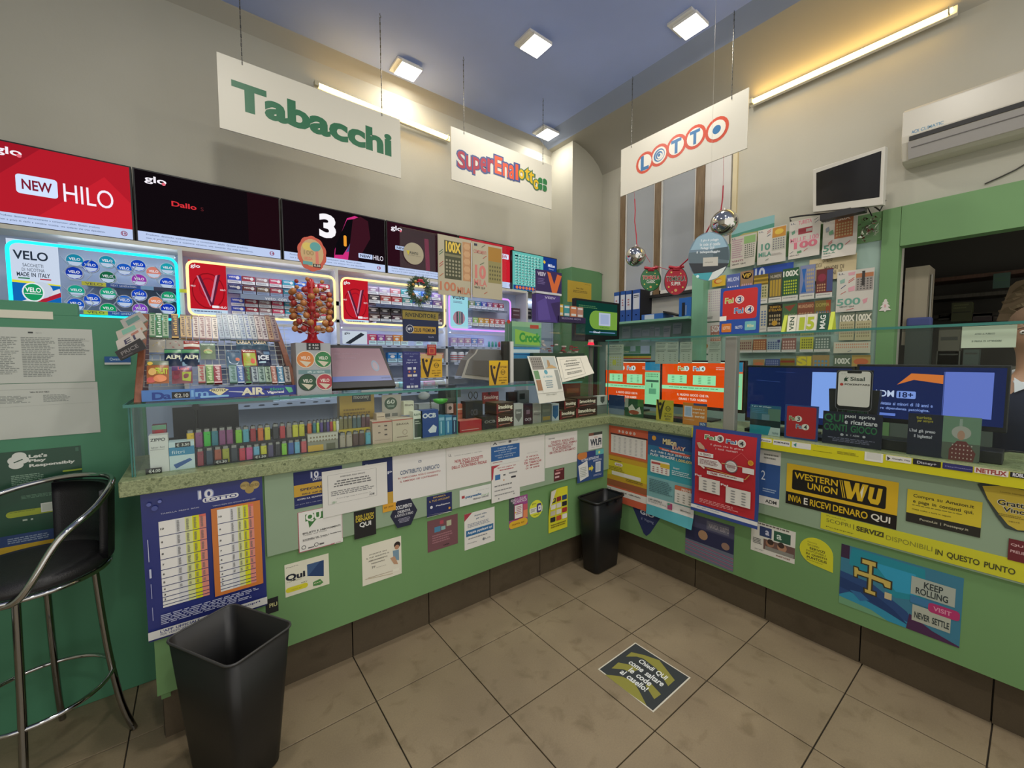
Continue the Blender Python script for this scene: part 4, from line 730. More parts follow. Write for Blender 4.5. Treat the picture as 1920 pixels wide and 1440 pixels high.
Rn('red Fai3 Fai4 game poster with blue border hanging over the worktop edge', (1300, 797), (1428, 815), (1421, 994), (1297, 953), 'o .05 .04 .95 .91 b8242e .04\nr 0 .925 1 .965 dcdcda\nt .1 .935 .45 .95 506090 gioca il giusto con moderazione\nX .2 .085 .38 .135 e8e4d8 Fai\nT .205 .09 .36 .13 4f8a48 Fai\nc .435 .108 .042 e8e4dc\nc .435 .108 .033 b8b4ac\nT .41 .086 .46 .13 2a2a30 3\nX .53 .1 .68 .145 e8e4d8 Fai\nT .535 .105 .67 .14 3a78a8 Fai\nc .75 .125 .042 e8e4dc\nc .75 .125 .033 b8b4ac\nT .725 .103 .775 .147 2a2a30 4\nt .3 .175 .78 .2 f0d8d8 Il gioco che fa girare\nt .38 .21 .7 .232 f0d8d8 i tuoi numeri\ng c0a088 .08 .19 .13 .18 .2 .22 .22 .26 .12 .25\nc .23 .26 .014 4a4a9a\nr .11 .29 .35 .335 e4e0dc\nT .15 .3 .31 .322 603030 IL GIOCO\ng e4e0dc .11 .35 .42 .35 .48 .39 .48 .45 .11 .45\np .14 .37 .44 .43 8a6060 4\nc .62 .39 .068 707478\nc .62 .39 .058 e4e0dc\nc .62 .39 .048 c8c4c0\np .54 .375 .7 .41 8a5050 3 c\nc .89 .31 .028 d8a02c\nc .89 .31 .018 c88820\nr .78 .37 .94 .43 e4e0dc\nl .48 .37 .56 .37 .006 d8c890\nl .7 .37 .78 .37 .006 d8c890\nl .64 .31 .76 .22 .004 d05a60\nl .76 .22 .88 .3 .004 d05a60\nl .15 .44 .22 .47 .02 e8dcd0\nl .25 .46 .82 .50 .008 c89a50\nl .82 .50 .88 .44 .008 c89a50\nr .26 .49 .8 .53 e4e0dc\nT .29 .498 .42 .52 a03038 I PREMI\np .45 .5 .78 .52 8a6060 1\nr .13 .58 .46 .74 e0dcd4\nr .55 .62 .9 .8 e0dcd4\nX .07 .555 .17 .575 e8d8d8 Fai\nX .48 .6 .58 .62 e8d8d8 Fai\nd .16 .6 .44 .73 909090 2 4 .5\nd .58 .64 .88 .79 909090 2 5 .5\np .15 .83 .8 .88 d89090 3', '2c4488', x=2.572, warp=lambda a, c: .008*math.sin(c*6)+.012*c)
Rn('blue and white age limit poster half hidden by the red game poster', (1424, 843), (1463, 848), (1462, 951), (1423, 944), 'r 0 .24 1 .85 2c5390\np .2 .06 .9 .18 808078 2\nt .1 .38 .3 .55 d8e0ec 2\np .2 .7 .85 .78 a0b4d0 2\nT .35 .9 .88 .96 383838 ADM', 'd8d6ce')
b = B(); pts = [at(1186, 950, 0, RG), at(1242, 966, 0, RG), at(1219, 1000, 0, RG), at(1212, 1005, 0, RG), at(1207, 1000, 0, RG)]; b.prism([p for p in pts], (-.001, 0, 0), '26305c', 'paper'); q = rect(0, RG-.0011, (1192, 950), (1238, 962), (1236, 1000), (1194, 985))
b.prn(q, 'X .18 .1 .75 .32 c8ccd8 GIO\nt .22 .48 .75 .66 98a0c0 il Vaping'); b.build('sticker', None, 'dark blue triangular sticker pointing down beside the corner bin', 'sticker')
Rn('dark poster with pink stripes and two hands below the red game poster', (1286, 962), (1378, 985), (1374, 1070), (1285, 1039), 'r 0 0 1 .28 4a4a68\nr .45 .05 .9 .25 6a6a7c\nT .5 .1 .9 .2 b0a8b0 NAVIGA SUBITO\nr 0 .3 1 .62 2a2c50\ne .38 .42 .1 .11 b08a6a\ne .84 .5 .08 .08 9a7a6a\nr 0 .62 1 1 6a7284\nl 0 .66 1 .72 .014 b0587a\nl 0 .74 1 .80 .014 b0587a\nl 0 .82 1 .88 .014 b0587a\nl 0 .9 1 .96 .014 b0587a\nl 0 .7 1 .76 .006 8a94a8\nl 0 .78 1 .84 .006 8a94a8', '3c3c5a', x=RG)
Rn('white poster with green tiles and a photo of two smiling people', (1409, 976), (1492, 996), (1490, 1058), (1408, 1030), 'p .1 .02 .9 .12 706a60 1\nr .2 .12 .48 .44 30406c\nr .53 .14 .9 .46 2c5a44\nT .34 .22 .42 .36 d0d0e0 a\nT .6 .24 .7 .38 d0e0d4 a\nr .3 .5 1 .84 6a5048\nc .45 .6 .12 9a7058\nc .72 .62 .13 b08468\nc .46 .55 .09 3a2a22\nc .7 .55 .09 3a2a22\nr .34 .72 .98 .84 8a8880\np .05 .55 .26 .75 606060 4\nT .6 .88 .9 .93 906058 servizi\nt .1 .88 .3 .92 808080 servizi', 'dcdad0', x=RG)
b = B(); c_ = at(1530, 1035, 0, RG); N_ = 24; pts = []
for i in range(N_+1):
    t_ = math.pi/2*0-math.radians(0)+2*math.pi*i/N_*.75; pts.append(c_+V((0, .071*math.cos(t_+math.pi*0), .071*math.sin(t_))))
pts.append(c_+V((0, -.071*-0-.074, -.0)))
pts = [c_+V((0, .076*math.cos(t_), .076*math.sin(t_))) for t_ in [math.radians(-90-i*270/18) for i in range(0)]]
pts = [c_+V((0, .076*math.cos(math.radians(a)), .076*math.sin(math.radians(a)))) for a in range(270, -1, -15)][::-1]
pts = [c_+V((0, .076*math.cos(math.radians(a)), .076*math.sin(math.radians(a)))) for a in range(-90, 181, 15)]+[c_+V((0, -.076, -.0))]+[c_+V((0, -.078, -.084))]
b.prism(pts, (-.001, 0, 0), 'd2cf2a', 'paper'); q = quad(0, RG-.0011, c_.y+.05, c_.z+.05, c_.y-.055, c_.z-.06)
b.prn(q, 't .1 .0 .5 .07 77762a PuntoLis\nt .1 .14 .6 .24 77762a SCOPRI\nT .2 .29 .85 .4 504e20 SERVIZI\nt .05 .45 .9 .54 77762a DISPONIBILI\nT .05 .6 .95 .71 504e20 IN QUESTO\nT .1 .76 .95 .87 504e20 PUNTOLIS\nt .1 .93 .8 .99 77762a Postepay'); b.build('sticker', None, 'yellow leaf-shaped PuntoLis sticker on the green panel', 'sticker')
Rn('large yellow and black WESTERN UNION plate', (1476, 869), (1686, 904), (1680, 993), (1473, 943), 'r 0 .70 1 1 1c1b1a\no .06 .13 .91 .62 1c1b1a .08\nT .085 .19 .50 .335 d8b42a WESTERN\nT .22 .385 .50 .53 d8b42a UNION\ng d8b42a .515 .17 .523 .17 .558 .56 .55 .56\ng d8b42a .532 .17 .54 .17 .575 .56 .567 .56\ng d8b42a .552 .17 .605 .17 .632 .4 .655 .17 .69 .17 .69 .4 .715 .17 .765 .17 .72 .56 .68 .56 .662 .36 .63 .56 .59 .56\ng e4e0c8 .70 .36 .73 .2 .715 .5\ng d8b42a .775 .2 .815 .2 .80 .45 .83 .45 .845 .2 .88 .2 .865 .48 .85 .56 .79 .56 .765 .46\nT .03 .77 .16 .92 d8b42a INVIA\nT .19 .77 .225 .92 e4e0d4 E\nT .25 .77 .445 .92 d8b42a RICEVI\nT .47 .77 .77 .92 d8b42a DENARO\nT .80 .77 .95 .92 e4e0d4 QUI', 'd9b32b', z=.001, name='plate', cat='sign', m='gloss')
Rn('yellow and black Compra su Amazon notice', (1702.5, 913.6), (1843, 945.5), (1837, 1009), (1698, 976), 'r 0 .72 1 1 26241c\nT .09 .12 .9 .24 4a4418 Compra su Amazon.it\nT .09 .29 .9 .41 4a4418 e paga in contanti qui.\np .08 .44 .8 .49 7a742a 1\nT .08 .56 .62 .61 6a6420 Chiedi codice a barre in negozio\nT .2 .82 .85 .9 b8b49a PuntoLis | Postepay.it', 'd0bc2e', z=.001, name='notice', cat='notice')
b = B(); pts2 = [(1833, 908), (1845, 902), (1920, 912), (1935, 915), (1935, 1000), (1905, 996), (1885, 990), (1868, 968), (1848, 935)]
b.prism([at(*p, 0, RM-.001) for p in pts2], (-.001, 0, 0), '3c4640', 'paper'); pts2 = [(1842, 911), (1880, 911), (1935, 922), (1935, 996), (1908, 994), (1890, 984), (1872, 962), (1852, 935)]
b.prism([at(*p, 0, RM-.0022) for p in pts2], (-.0006, 0, 0), 'c8b03c', 'paper'); q = rect(0, RM-.003, (1850, 915), (1930, 930), (1930, 990), (1850, 970))
b.prn(q, 't .3 .0 .9 .05 7a6a28 Lotteria istantanea\nX .26 .28 1 .46 e4e0c8 Gratta\nT .27 .29 .99 .45 2a2a24 Gratta\nX .4 .5 .95 .66 e4e0c8 Vinci\nT .41 .51 .94 .65 2a2a24 Vinci\np .3 .74 .95 .84 8a7a30 2\nT .55 .92 .8 .96 7a6a28 qui'); b.build('sticker', None, 'yellow guitar-pick shaped scratch ticket sticker at the right edge', 'sticker')
Rn('long yellow band reading SCOPRI SERVIZI DISPONIBILI IN QUESTO PUNTO', (1540, 961), (1935, 1056), (1935, 1099), (1538, 989), 't .035 .08 .15 .16 6a6a28 PuntoLis\nt .035 .28 .18 .5 6a6a28 SCOPRI\nt .195 .25 .2 .55 6a6a28 |\nX .215 .3 .36 .56 4a4a20 SERVIZI\nt .375 .38 .60 .64 8a8a30 DISPONIBILI\nT .615 .45 .94 .78 4a4a20 IN QUESTO PUNTO\nt .035 .75 .2 .85 6a6a28 Postepay', 'ccc92a', z=.0005, name='banner', cat='banner')
Rn('small dark red FUNZIONI sticker at the right edge', (1892, 1008), (1935, 1020), (1935, 1062), (1889, 1047), 'T .1 .2 .7 .32 d0a8a8 QUI\nT .1 .5 .9 .62 d0a8a8 PRELIEVI', '6a2228', z=.002, name='sticker', cat='sticker')
Rn('blue urban art poster with a big yellow plus and KEEP ROLLING NEVER SETTLE', (1581, 1019), (1809, 1086), (1797, 1215), (1570, 1128), 'g 3a7a94 0 0 1 0 1 1 0 .6\ng 1f8a9c .1 .02 .72 .03 .74 .5 .5 .6 .35 .45 .08 .3\ng 2f9cc0 .3 .15 .65 .15 .7 .45 .5 .5\nr 0 0 .08 .22 3a2440\ng 27487c 0 .45 .3 .5 .6 .75 .68 .92 .4 .85 .1 .75 0 .85\ng 1c3a6c 0 .55 .28 .62 .5 .8 .62 .95 .3 .8 0 .72\ng 6f9f78 0 .88 .3 .92 .45 1.0 0 1\ng 48244a .62 .76 .8 .9 1 .98 1 1 .6 1\ng 2f6a9c .1 .72 .2 .7 .28 .78 .2 .84\ng 3a3420 .185 .13 .335 .13 .335 .235 .305 .235 .305 .34 .47 .36 .47 .50 .40 .50 .385 .455 .305 .445 .305 .6 .345 .6 .345 .69 .225 .69 .22 .6 .25 .6 .25 .44 .17 .44 .17 .49 .125 .49 .12 .3 .17 .3 .18 .34 .25 .34 .25 .235 .185 .235\ng c8b058 .2 .15 .32 .15 .32 .215 .29 .215 .29 .36 .455 .38 .455 .48 .41 .48 .395 .435 .29 .425 .29 .62 .33 .62 .33 .67 .24 .67 .235 .62 .265 .62 .265 .42 .16 .42 .155 .47 .135 .47 .13 .32 .16 .32 .17 .36 .265 .36 .265 .215 .2 .215\nr .41 .56 .47 .66 c8b890\nr .62 .18 .95 .45 a8b0a4\nr .64 .6 .93 .84 b0b4a4\nT .72 .22 .86 .31 303a3a KEEP\nT .66 .33 .9 .42 303a3a ROLLING\nr .62 .47 .84 .58 3a74a0\no .76 .49 .99 .63 b03068 .3\nT .8 .53 .93 .59 d890a8 VISIT\nT .66 .7 .92 .79 303a3a NEVER SETTLE', '2f8fb0', x=RG)
# yellow strip along the worktop edge
q = rect(0, 2.5845, (1298, 797), (1940, 874), (1940, 914), (1298, 817)); zt_ = WT-.004; q = quad(0, 2.5845, at(1297, 806, 0, 2.5845).y, WT-.001, -.25, WT-.064)
YS = '% 1440 640 4\n'
YS += 'o -60 722 28 762 e4e2da .2\nT -50 735 18 755 404040 Poste\no 40 735 165 792 dcdcd6 .1\nX 48 748 158 775 2a2c44 FORTNITE\no 180 752 322 815 e0e0da .1\ng 3a8a80 190 775 215 762 212 792\nT 225 785 318 798 6a7a70 deliveroo\nt 370 782 448 796 7a7420 Posteit\nT 342 815 480 840 4a4618 Postemobile\nT 545 790 665 818 4a4618 PuntoLis\np 520 822 690 870 8a8428 3\no 728 805 862 912 e4e4da .05\nr 742 815 848 895 d4d4cc\no 885 850 1075 920 e0ded6 .1\ng 404044 893 860 920 878 896 893\nT 932 872 1068 905 505054 Google Play\no 1090 875 1296 950 25262c .1\nT 1120 895 1262 940 c0c0c8 Disney+\no 1312 903 1535 985 34346e .1\nT 1330 930 1525 968 8a8ab8 PlayStation\no 1550 935 1802 1020 e4dcd4 .1\nX 1565 948 1785 1010 a04a44 NETFLIX\no 1818 970 1990 1040 25262c .1\nX 1838 985 1975 1030 d8d8dc ROBLOX\n'
sheet('edge_strip', 'yellow strip with service logos stuck along the worktop edge', 'strip', q, YS, 'd2cc24', .0012, 'gloss')

# ================================================================ floor sticker and left partition papers
p4 = [at(1191, 1205, 2, .0005), at(1295, 1271, 2, .0005), at(1225, 1336, 2, .0005), at(1121, 1255, 2, .0005)]
# order so that text reads along the first edge
sheet('floor_sticker', 'dark floor sticker with yellow arrows reading Chiedi QUI come saltare le code al casello', 'sticker', p4,
      'r .02 .02 .98 .98 2e3436\n% 900 1040 3.6\ng 8a8638 985 690 1022 660 1110 680 1210 715 1315 850 1272 890 1190 770 1105 705 1060 690\ng 8a8638 890 770 935 730 1010 745 1080 775 1020 800 975 778\ng 8a8638 1145 860 1225 945 1180 978 1120 885\ng 8a8638 845 812 960 825 1040 860 1080 925 1130 1020 1000 930\n% 0 0 1\nT .30 .26 .78 .37 dfe2e0 Chiedi QUI\nT .22 .40 .82 .51 dfe2e0 come saltare\nT .32 .54 .70 .65 dfe2e0 le code\nT .26 .68 .72 .79 dfe2e0 al casello!'.replace('% 0 0 1\n', 'N\n'), 'cfcabb', .0012)
def Pn(label, tl, tr, br, bl, dsl, col='c4c8c0', z=0, m='paper', name='notice', cat='notice'): return sheet(name, label, cat, rect(1, PY-.001-z, tl, tr, br, bl), dsl, col, .001, m)
Pn('upper pale sheet of small print taped to the partition', (-60, 610), (173, 619), (178, 716), (-60, 720), 'r .46 .07 .5 .1 404444\nt .52 .08 .57 .1 707474 Agenzia\np .02 .17 .38 .85 8a908c 22\np .4 .17 .68 .9 8a908c 24\np .7 .18 .97 .5 8a908c 10\nl .7 .22 .97 .22 .004 707474\nl .7 .4 .97 .4 .004 707474')
Pn('lower pale sheet with a small table taped to the partition', (-60, 722), (183, 716), (188, 810), (-60, 830), 'l .02 .1 .97 .12 .004 909690\nT .45 .15 .6 .175 505454 TABELLA DEI GIOCHI PUBBLICI\np .0 .22 .5 .36 8a908c 6\np .55 .22 .78 .36 8a908c 6\nl .02 .42 .95 .4 .003 a0a6a0')
Pn('dark green Let\'s Play Responsibly poster behind the bar stool', (-40, 852), (152, 836), (160, 982), (-40, 1012), '% 0 560 3.2733\nX 178 948 288 978 d8dcd4 Let\'s\nX 178 978 280 1008 d8dcd4 Play\nX 182 990 458 1036 d8dcd4 Responsibly\ne 118 968 .07 .05 d8dcd4\ne 92 995 .07 .05 d8dcd4\ne 135 990 .07 .045 d8dcd4\ne 100 1022 .07 .045 d8dcd4\nl 85 1008 140 985 .012 1d4a36\np 68 1065 280 1150 7a9a84 6\np 130 1180 380 1230 5f8a70 3\no 35 1265 388 1345 9aa82c .5\np 60 1285 220 1320 6a7a28 2\nr 250 1242 342 1310 d0d4cc\nr 258 1250 334 1302 bcc4b8\nT 380 1318 412 1334 d0d4cc vita\nc 348 1332 .018 d0d4cc\nr 140 1350 170 1365 b0c0b0\nr 190 1345 205 1358 b0c0b0\no 385 1040 510 1062 9ab03a .4\nr 462 910 484 936 3c6a54', '1d4a36', m='gloss', name='poster', cat='poster')
Pn('blue and yellow poster below the green responsible gaming poster', (-40, 1004), (164, 979), (160, 1010), (-40, 1048), 'r 0 .68 .8 1 c0a02c\np .25 .3 .7 .6 8a9ab0 3\nc .92 .4 .3 a04838', '2c4474', z=-.0004, name='poster', cat='poster')
Pn('small blue leaflet box on the partition near the sweets rack', (195, 669), (245, 668), (245, 683), (197, 684), 'T .2 .15 .6 .55 a8c4dc Qwant\nr 0 .75 1 1 c8ccc8', '2a5a94', name='leaflet', cat='leaflet', z=.006)
# ================================================================ GLASS CASES
SY, SZ = 2.135, 1.425
GE = '2f6f68'
def pane(b, a, c, edge=GE):
    b.box(a, c, 'ffffff', 'glass')
def glass(name, label, a, c, cat='glass', edges=()):
    t = thing(name, tuple((p+q)/2 if i < 2 else min(p, q) for i, (p, q) in enumerate(zip(a, c))), label, cat)
    b = B(); b.box(a, c, 'ffffff', 'glass'); b.build('glass_pane', t)
    for e0, e1 in edges:
        b = B(); b.box(e0, e1, '3f7f76', 'gloss'); b.build('glass_edge', t)
    return t
xs_ = at(857, 740, 1, SY).x
glass('case_window', 'left front pane of the glass case over the lighters', (-.205, SY, WT+.001), (xs_-.003, SY+.006, SZ-.012), edges=[((-.209, SY, WT+.001), (-.205, SY+.006, SZ-.012))])
glass('case_window', 'right front pane of the glass case over the rolling papers', (xs_+.003, SY, WT+.001), (2.63, SY+.006, SZ-.012), edges=[((xs_-.002, SY-.001, WT+.001), (xs_+.002, SY+.007, SZ-.012))])
glass('glass_shelf', 'long glass shelf on top of the left counter case', (-.225, 2.115, SZ-.01), (2.30, 2.56, SZ), 'shelf', [((-.225, 2.112, SZ-.011), (2.30, 2.115, SZ+.001)), ((-.228, 2.112, SZ-.011), (-.225, 2.56, SZ+.001))])
b = B(); b.box((-.215, SY+.008, WT+.001), (-.205, 2.5, SZ-.012), 'ffffff', 'glass'); b.box((-.217, SY, WT+.001), (-.212, SY+.007, SZ-.012), GE, 'gloss'); b.build('glass_end', None, 'glass end panel at the left end of the case', 'glass')
b = B(); b.box((xs_-.035, 2.15, SZ-.06), (xs_+.035, 2.19, SZ-.012), '3b4440', 'plastic'); b.build('shelf_clamp', None, 'dark clamp joining the glass panes under the shelf', 'clamp')
RXG, RZ = 2.645, 1.735
yp0, yp1 = at(1357, 720, 0, RXG).y, at(1379, 720, 0, RXG).y
glass('counter_screen', 'tall front pane left of the metal post on the right counter', (RXG, yp0+.002, WT+.001), (RXG+.006, 2.15, RZ-.001), edges=[((RXG-.001, 2.15, WT+.001), (RXG+.006, 2.153, RZ-.001))])
glass('counter_screen', 'tall front pane right of the metal post on the right counter', (RXG, -1.45, WT+.001), (RXG+.006, yp1-.002, RZ-.001))
glass('glass_shelf', 'long glass shelf on top of the right counter guard', (RXG-.02, -1.45, RZ), (2.96, 2.16, RZ+.01), 'shelf', [((RXG-.022, -1.45, RZ-.001), (RXG-.02, 2.16, RZ+.011))])
b = B(); b.box((RXG+.0, yp1, WT+.001), (RXG+.05, yp0, RZ-.001), '8f8e86', 'plastic'); b.build('metal_post', None, 'brushed metal post between the two tall glass panes', 'post', bevel=.006)

# ================================================================ GOODS in the left case (standing on the worktop)
tx0, tx1 = at(366, 830, 1, 2.165).x+.004, at(697, 810, 1, 2.165).x
b = B(); b.box((tx0, 2.165, WT), (tx1, 2.40, WT+.004), '3a3c44', 'plastic'); b.box((tx0-.1, 2.401, WT), (tx1, 2.42, WT+.10), '2c3038', 'plastic')
b.build('lighter_tray', None, 'dark plastic tray holding the rows of lighters', 'tray')
BZ = WT+.0045
def item(name, label, cat, px, depth, col, dsl='', y=2.17, base=BZ, top=None, m='plastic', ax=1, group=None, bevel=0, yaw=0):
    q = fr(ax, y, *px, base=base); return block(name, label, cat, q, depth, col, dsl, m, group, top=top, bevel=bevel)
item('lighter_box', 'white lighter fluid box marked ZIPPO at the left end of the case', 'box', (280, 816, 316, 876), .06, 'dcdcd8', 'T .08 .08 .85 .16 30343c ZIPPO\nt .1 .3 .8 .36 707478 lighter fluid\nr .05 .38 .8 .39 909090', base=WT)
q = fr(1, 2.155, 272, 868, 303, 877); block('price_tag', 'black price tag reading 4.00 by the left end of the case', 'price tag', quad(1, 2.155, q[0].x, WT+.022, q[1].x, WT), .004, '17181a', 'T .2 .2 .9 .8 d8d8d4 €4.00')
item('filter_box', 'teal and white filter machine box with a 3.50 price', 'box', (317, 828, 365, 875), .07, 'c8dce0', 'r 0 .18 1 .48 3488b0\nr .25 .02 .85 .2 17181a\nT .3 .06 .8 .16 d8d8d0 € 3.50\nt .1 .3 .6 .42 d8e8f0 filtri\ng 2c5a9c .15 .8 .8 .62 .9 .7 .25 .95', base=WT)
item('sweet_tub', 'small tub with red and green contents behind the lighter fluid box', 'tub', (285, 797, 312, 816), .05, 'a04050', 'r 0 0 1 .45 70a080\ne .5 .75 .35 .3 c02838', y=2.24, base=None)
CN = {'d8b020': 'yellow', '884878': 'purple', '3cb83c': 'green', '2c7888': 'teal', '80c030': 'lime', '50a0b4': 'light blue', '9c2030': 'dark red', 'd06828': 'orange', 'c8c428': 'bright yellow', '24262e': 'black', 'b83038': 'red', '8a7c70': 'grey brown', 'c03048': 'red', 'c04880': 'pink', '4c4468': 'violet', '3458a0': 'blue', '68a8c8': 'sky blue', 'c05058': 'coral', '8c3444': 'marbled maroon', '2c4458': 'dark navy', 'a05038': 'marbled orange', 'a0a030': 'marbled yellow', '2a3440': 'charcoal', 'a49888': 'beige', '4c3028': 'dark brown', 'b8d040': 'lime', 'd8d8d0': 'white', '503888': 'indigo', '6ab8c8': 'aqua', '30302c': 'black', '706838': 'patterned olive', '40585a': 'patterned grey', '5a3038': 'patterned red'}
def lighter(px, c, z0, h, label, y):
    u0, u1 = at(px[0], 800, 1, y).x, at(px[1], 800, 1, y).x; w = (u1-u0)*.96; cx = (u0+u1)/2
    t = thing('lighter', (cx, y+.007, z0), label, 'lighter')
    b = B(); pts = [(cx+sx*w/2*ux, y+.008+sy*.007*uy) for sx, sy, ux, uy in ((-1, -1, 1, .4), (-1, -1, .8, 1), (1, -1, .8, 1), (1, -1, 1, .4), (1, 1, 1, .4), (1, 1, .8, 1), (-1, 1, .8, 1), (-1, 1, 1, .4))]
    b.prism([(p, r, z0) for p, r in pts], (0, 0, h*.78), c, 'gloss'); b.box((cx+w*.05, y+.0005, z0+h*.62), (cx+w*.3, y+.0015, z0+h*.64), '202020', 'plastic'); b.build('body', t)
    b = B(); b.prism([(cx+(p-cx)*.85, r, z0+h*.78) for p, r in pts], (0, 0, h*.15), '8a8a86', 'metal'); b.build('metal_hood', t)
    b = B(); b.cyl((cx-w*.3, y+.008, z0+h*.95), (cx+w*.1, y+.008, z0+h*.95), .0045, None, '3a3a38', 'metal', 8); b.box((cx+w*.12, y+.003, z0+h*.9), (cx+w*.42, y+.013, z0+h*.955), '1c1c1c', 'plastic'); b.build('spark_wheel', t)
S5 = lambda a: (250+a[0]/5.333, 250+a[1]/5.333)
up_ = [(525, 605, 'd8b020'), (610, 690, '884878'), (695, 770, '3cb83c'), (775, 845, '2c7888'), (850, 920, '884878'), (925, 995, '884878'), (1015, 1085, '80c030'), (1090, 1155, '50a0b4'), (1165, 1225, '9c2030'), (1240, 1300, 'd06828'), (1310, 1370, 'c8c428'), (1390, 1455, '24262e'), (1462, 1520, 'b83038'), (1530, 1585, '8a7c70'), (1590, 1650, 'c8c428'), (1655, 1715, 'c8c428'), (1740, 1785, 'd06828'), (1795, 1828, '2c7888'), (1832, 1862, 'b8d040'), (1868, 1900, '503888'), (1902, 1932, '24262e'), (1934, 1964, '503888'), (1966, 1996, 'b83038'), (1998, 2028, 'c8c428'), (2030, 2060, 'd8d8d0')]
lo_ = [(620, 690, '8c3444'), (710, 785, '2c4458'), (795, 870, 'a05038'), (875, 950, 'a0a030'), (960, 1035, '2a3440'), (1045, 1110, 'c03048'), (1115, 1185, 'c04880'), (1190, 1255, '68a8c8'), (1262, 1328, 'c8c428'), (1335, 1395, '4c4468'), (1410, 1465, '24262e'), (1475, 1530, '80c030'), (1540, 1600, '3458a0'), (1605, 1660, '68a8c8'), (1670, 1730, 'c05058')]
b = B(); b.box((at(345, 800, 1, 2.21).x, 2.20, BZ), (at(637, 800, 1, 2.21).x, 2.30, BZ+.072), '26282e', 'plastic'); b.build('tray_riser', None, 'dark riser step carrying the upper row of lighters', 'riser')
for i, (a, c, h) in enumerate(lo_): lighter(S5((a, c)), h, BZ, .078 if i < 5 else .07, '%s lighter, %s from the left in the lower row of the case' % (CN[h], ORD[i]), 2.172)
for i, (a, c, h) in enumerate(up_): lighter(S5((a, c)), h, BZ+.073, .082 if i < 6 else .076, '%s lighter, %s from the left in the upper row of the case' % (CN[h], ORD[i]), 2.215)
for k, (a, y0, w) in enumerate(((805, 852, '€1.30'), (1200, 800, '€1.50'))):
    q = quad(1, 2.158, at(250+a/5.333, 850, 1, 2.158).x, BZ+.018, at(250+(a+140)/5.333, 850, 1, 2.158).x, BZ); block('price_tag', 'black price tag, %s in front of the lower lighters' % ('left one', 'right one')[k], 'price tag', q, .003, '17181a', 'T .12 .2 .88 .8 d0d0cc '+w)
item('shelf_card', 'pale landscape card strip under the upper lighters', 'card', (577, 812, 634, 846), .03, '8a8878', 'r 0 0 1 .4 c0bcae\nr 0 .62 .5 1 c8a034\nr .6 .6 .9 1 5a5a40\nd .05 .1 .95 .5 7a6a50 9 2 .6', base=WT)
for i, (a, c, h) in enumerate([(120, 205, 'a49888'), (212, 298, 'a49888'), (302, 385, '4c3028'), (388, 472, '4c3028'), (482, 558, '50a0b4')]):
    lighter((620+a/7.385, 620+c/7.385), h, BZ, .08, '%s lighter, %s in the short row left of the kraft boxes' % (CN[h], ORD[i]), 2.172)
item('lighter_display', 'yellow printed cardboard display with lettering behind the patterned lighters', 'display box', (637, 740, 702, 795), .05, 'c09c38', 'r .35 0 .9 .16 2c2c28\nT .4 .03 .85 .12 c8c8c0 mooney\nr 0 .5 1 .75 a88830\np .1 .3 .9 .45 8a6a20 2', y=2.30, base=BZ)
b = B(); b.box((at(634, 790, 1, 2.22).x, 2.205, BZ), (at(697, 790, 1, 2.22).x, 2.28, BZ+.085), 'c8b030', 'plastic'); b.build('display_box', None, 'yellow spiky cardboard base under the patterned lighters', 'display box')
for i in range(7): lighter((636+i*8.4, 644+i*8.4), ['706838', '706838', '706838', '40585a', '40585a', '5a3038', '5a3038'][i], BZ+.086, .07, '%s tall lighter, %s in the yellow cardboard display' % (CN[['706838', '706838', '706838', '40585a', '40585a', '5a3038', '5a3038'][i]], ORD[i]), 2.215)
item('kraft_box', 'kraft rolling paper box, the left of the two', 'box', (698.5, 789, 735, 825), .10, 'c4ac98', 'r 0 .02 1 .08 b04838\nr .28 .2 .4 .24 504038\nr .6 .2 .75 .26 504038\nr .6 .38 .75 .44 504038\nr .28 .5 .4 .54 504038\nr .6 .6 .75 .66 504038\nl .1 .85 .9 .85 .01 705848', top='d0bca8', base=WT)
item('kraft_box', 'kraft rolling paper box with a round logo, the right of the two', 'box', (736, 785, 774, 821), .10, 'c8b8a0', 'r 0 .02 1 .06 b04838\nT .2 .2 .8 .28 605040 BRAVA\nc .6 .62 .12 a08c78\nc .6 .62 .09 c8b8a0\np .2 .8 .8 .88 806858 1', top='d4c4b0', base=WT)
q = fr(1, 2.26, 716, 740, 752, 786); sheet('header_card', 'grey kraft display card with a round dark green 60 badge', 'card', q, 'e .45 .35 .33 .25 36503c\nT .25 .2 .65 .36 d0d4c8 60\np .25 .42 .65 .52 a0b0a0 2 c\nr .1 .75 .4 .88 5c5c54\nr .5 .75 .8 .88 70706a', 'b4aca0', .003)
item('kraft_strip', 'open kraft pack lying on top of the left kraft box', 'pack', (706, 775, 722, 789), .05, 'ccb8a0', 'r .1 .4 .9 .5 80685a', y=2.2, base=None)
item('filter_pack', 'tall white pack with dark green window beside the kraft boxes', 'pack', (775, 771, 792, 818), .05, 'd4d8c8', 'r .1 .28 .9 .95 24382c\np .2 .35 .8 .5 a8b0a0 2\nT .1 .08 .9 .16 406048 RAW', base=WT)
item('filter_pack', 'cream pack with raised flap leaning behind the green-window pack', 'pack', (757, 752, 776, 778), .04, 'd0ceb4', 'T .1 .2 .9 .35 787060 filters', y=2.22, base=None)
item('rolling_paper_box', 'blue rolling paper box with white OCB lettering', 'box', (789, 769, 822, 812), .06, '24448c', 'X .12 .12 .85 .28 d8dce4 OCB\ng d8dce4 .4 .75 .7 .55 .9 .65 .85 .85 .5 .85', base=WT)
for i, (a, c, h) in enumerate(((822.5, 834, '3c84a0'), (835, 848, '3a7ca8'), (849, 856, '2c3c64'))): item('filter_pack', '%s blue filter pack right of the OCB box' % ('first', 'second', 'third, darkest')[i], 'pack', (a, 779, c, 807), .05, h, 'r .1 .1 .9 .25 90b8d0\nr .3 .3 .5 .9 a0c8d8', base=WT)
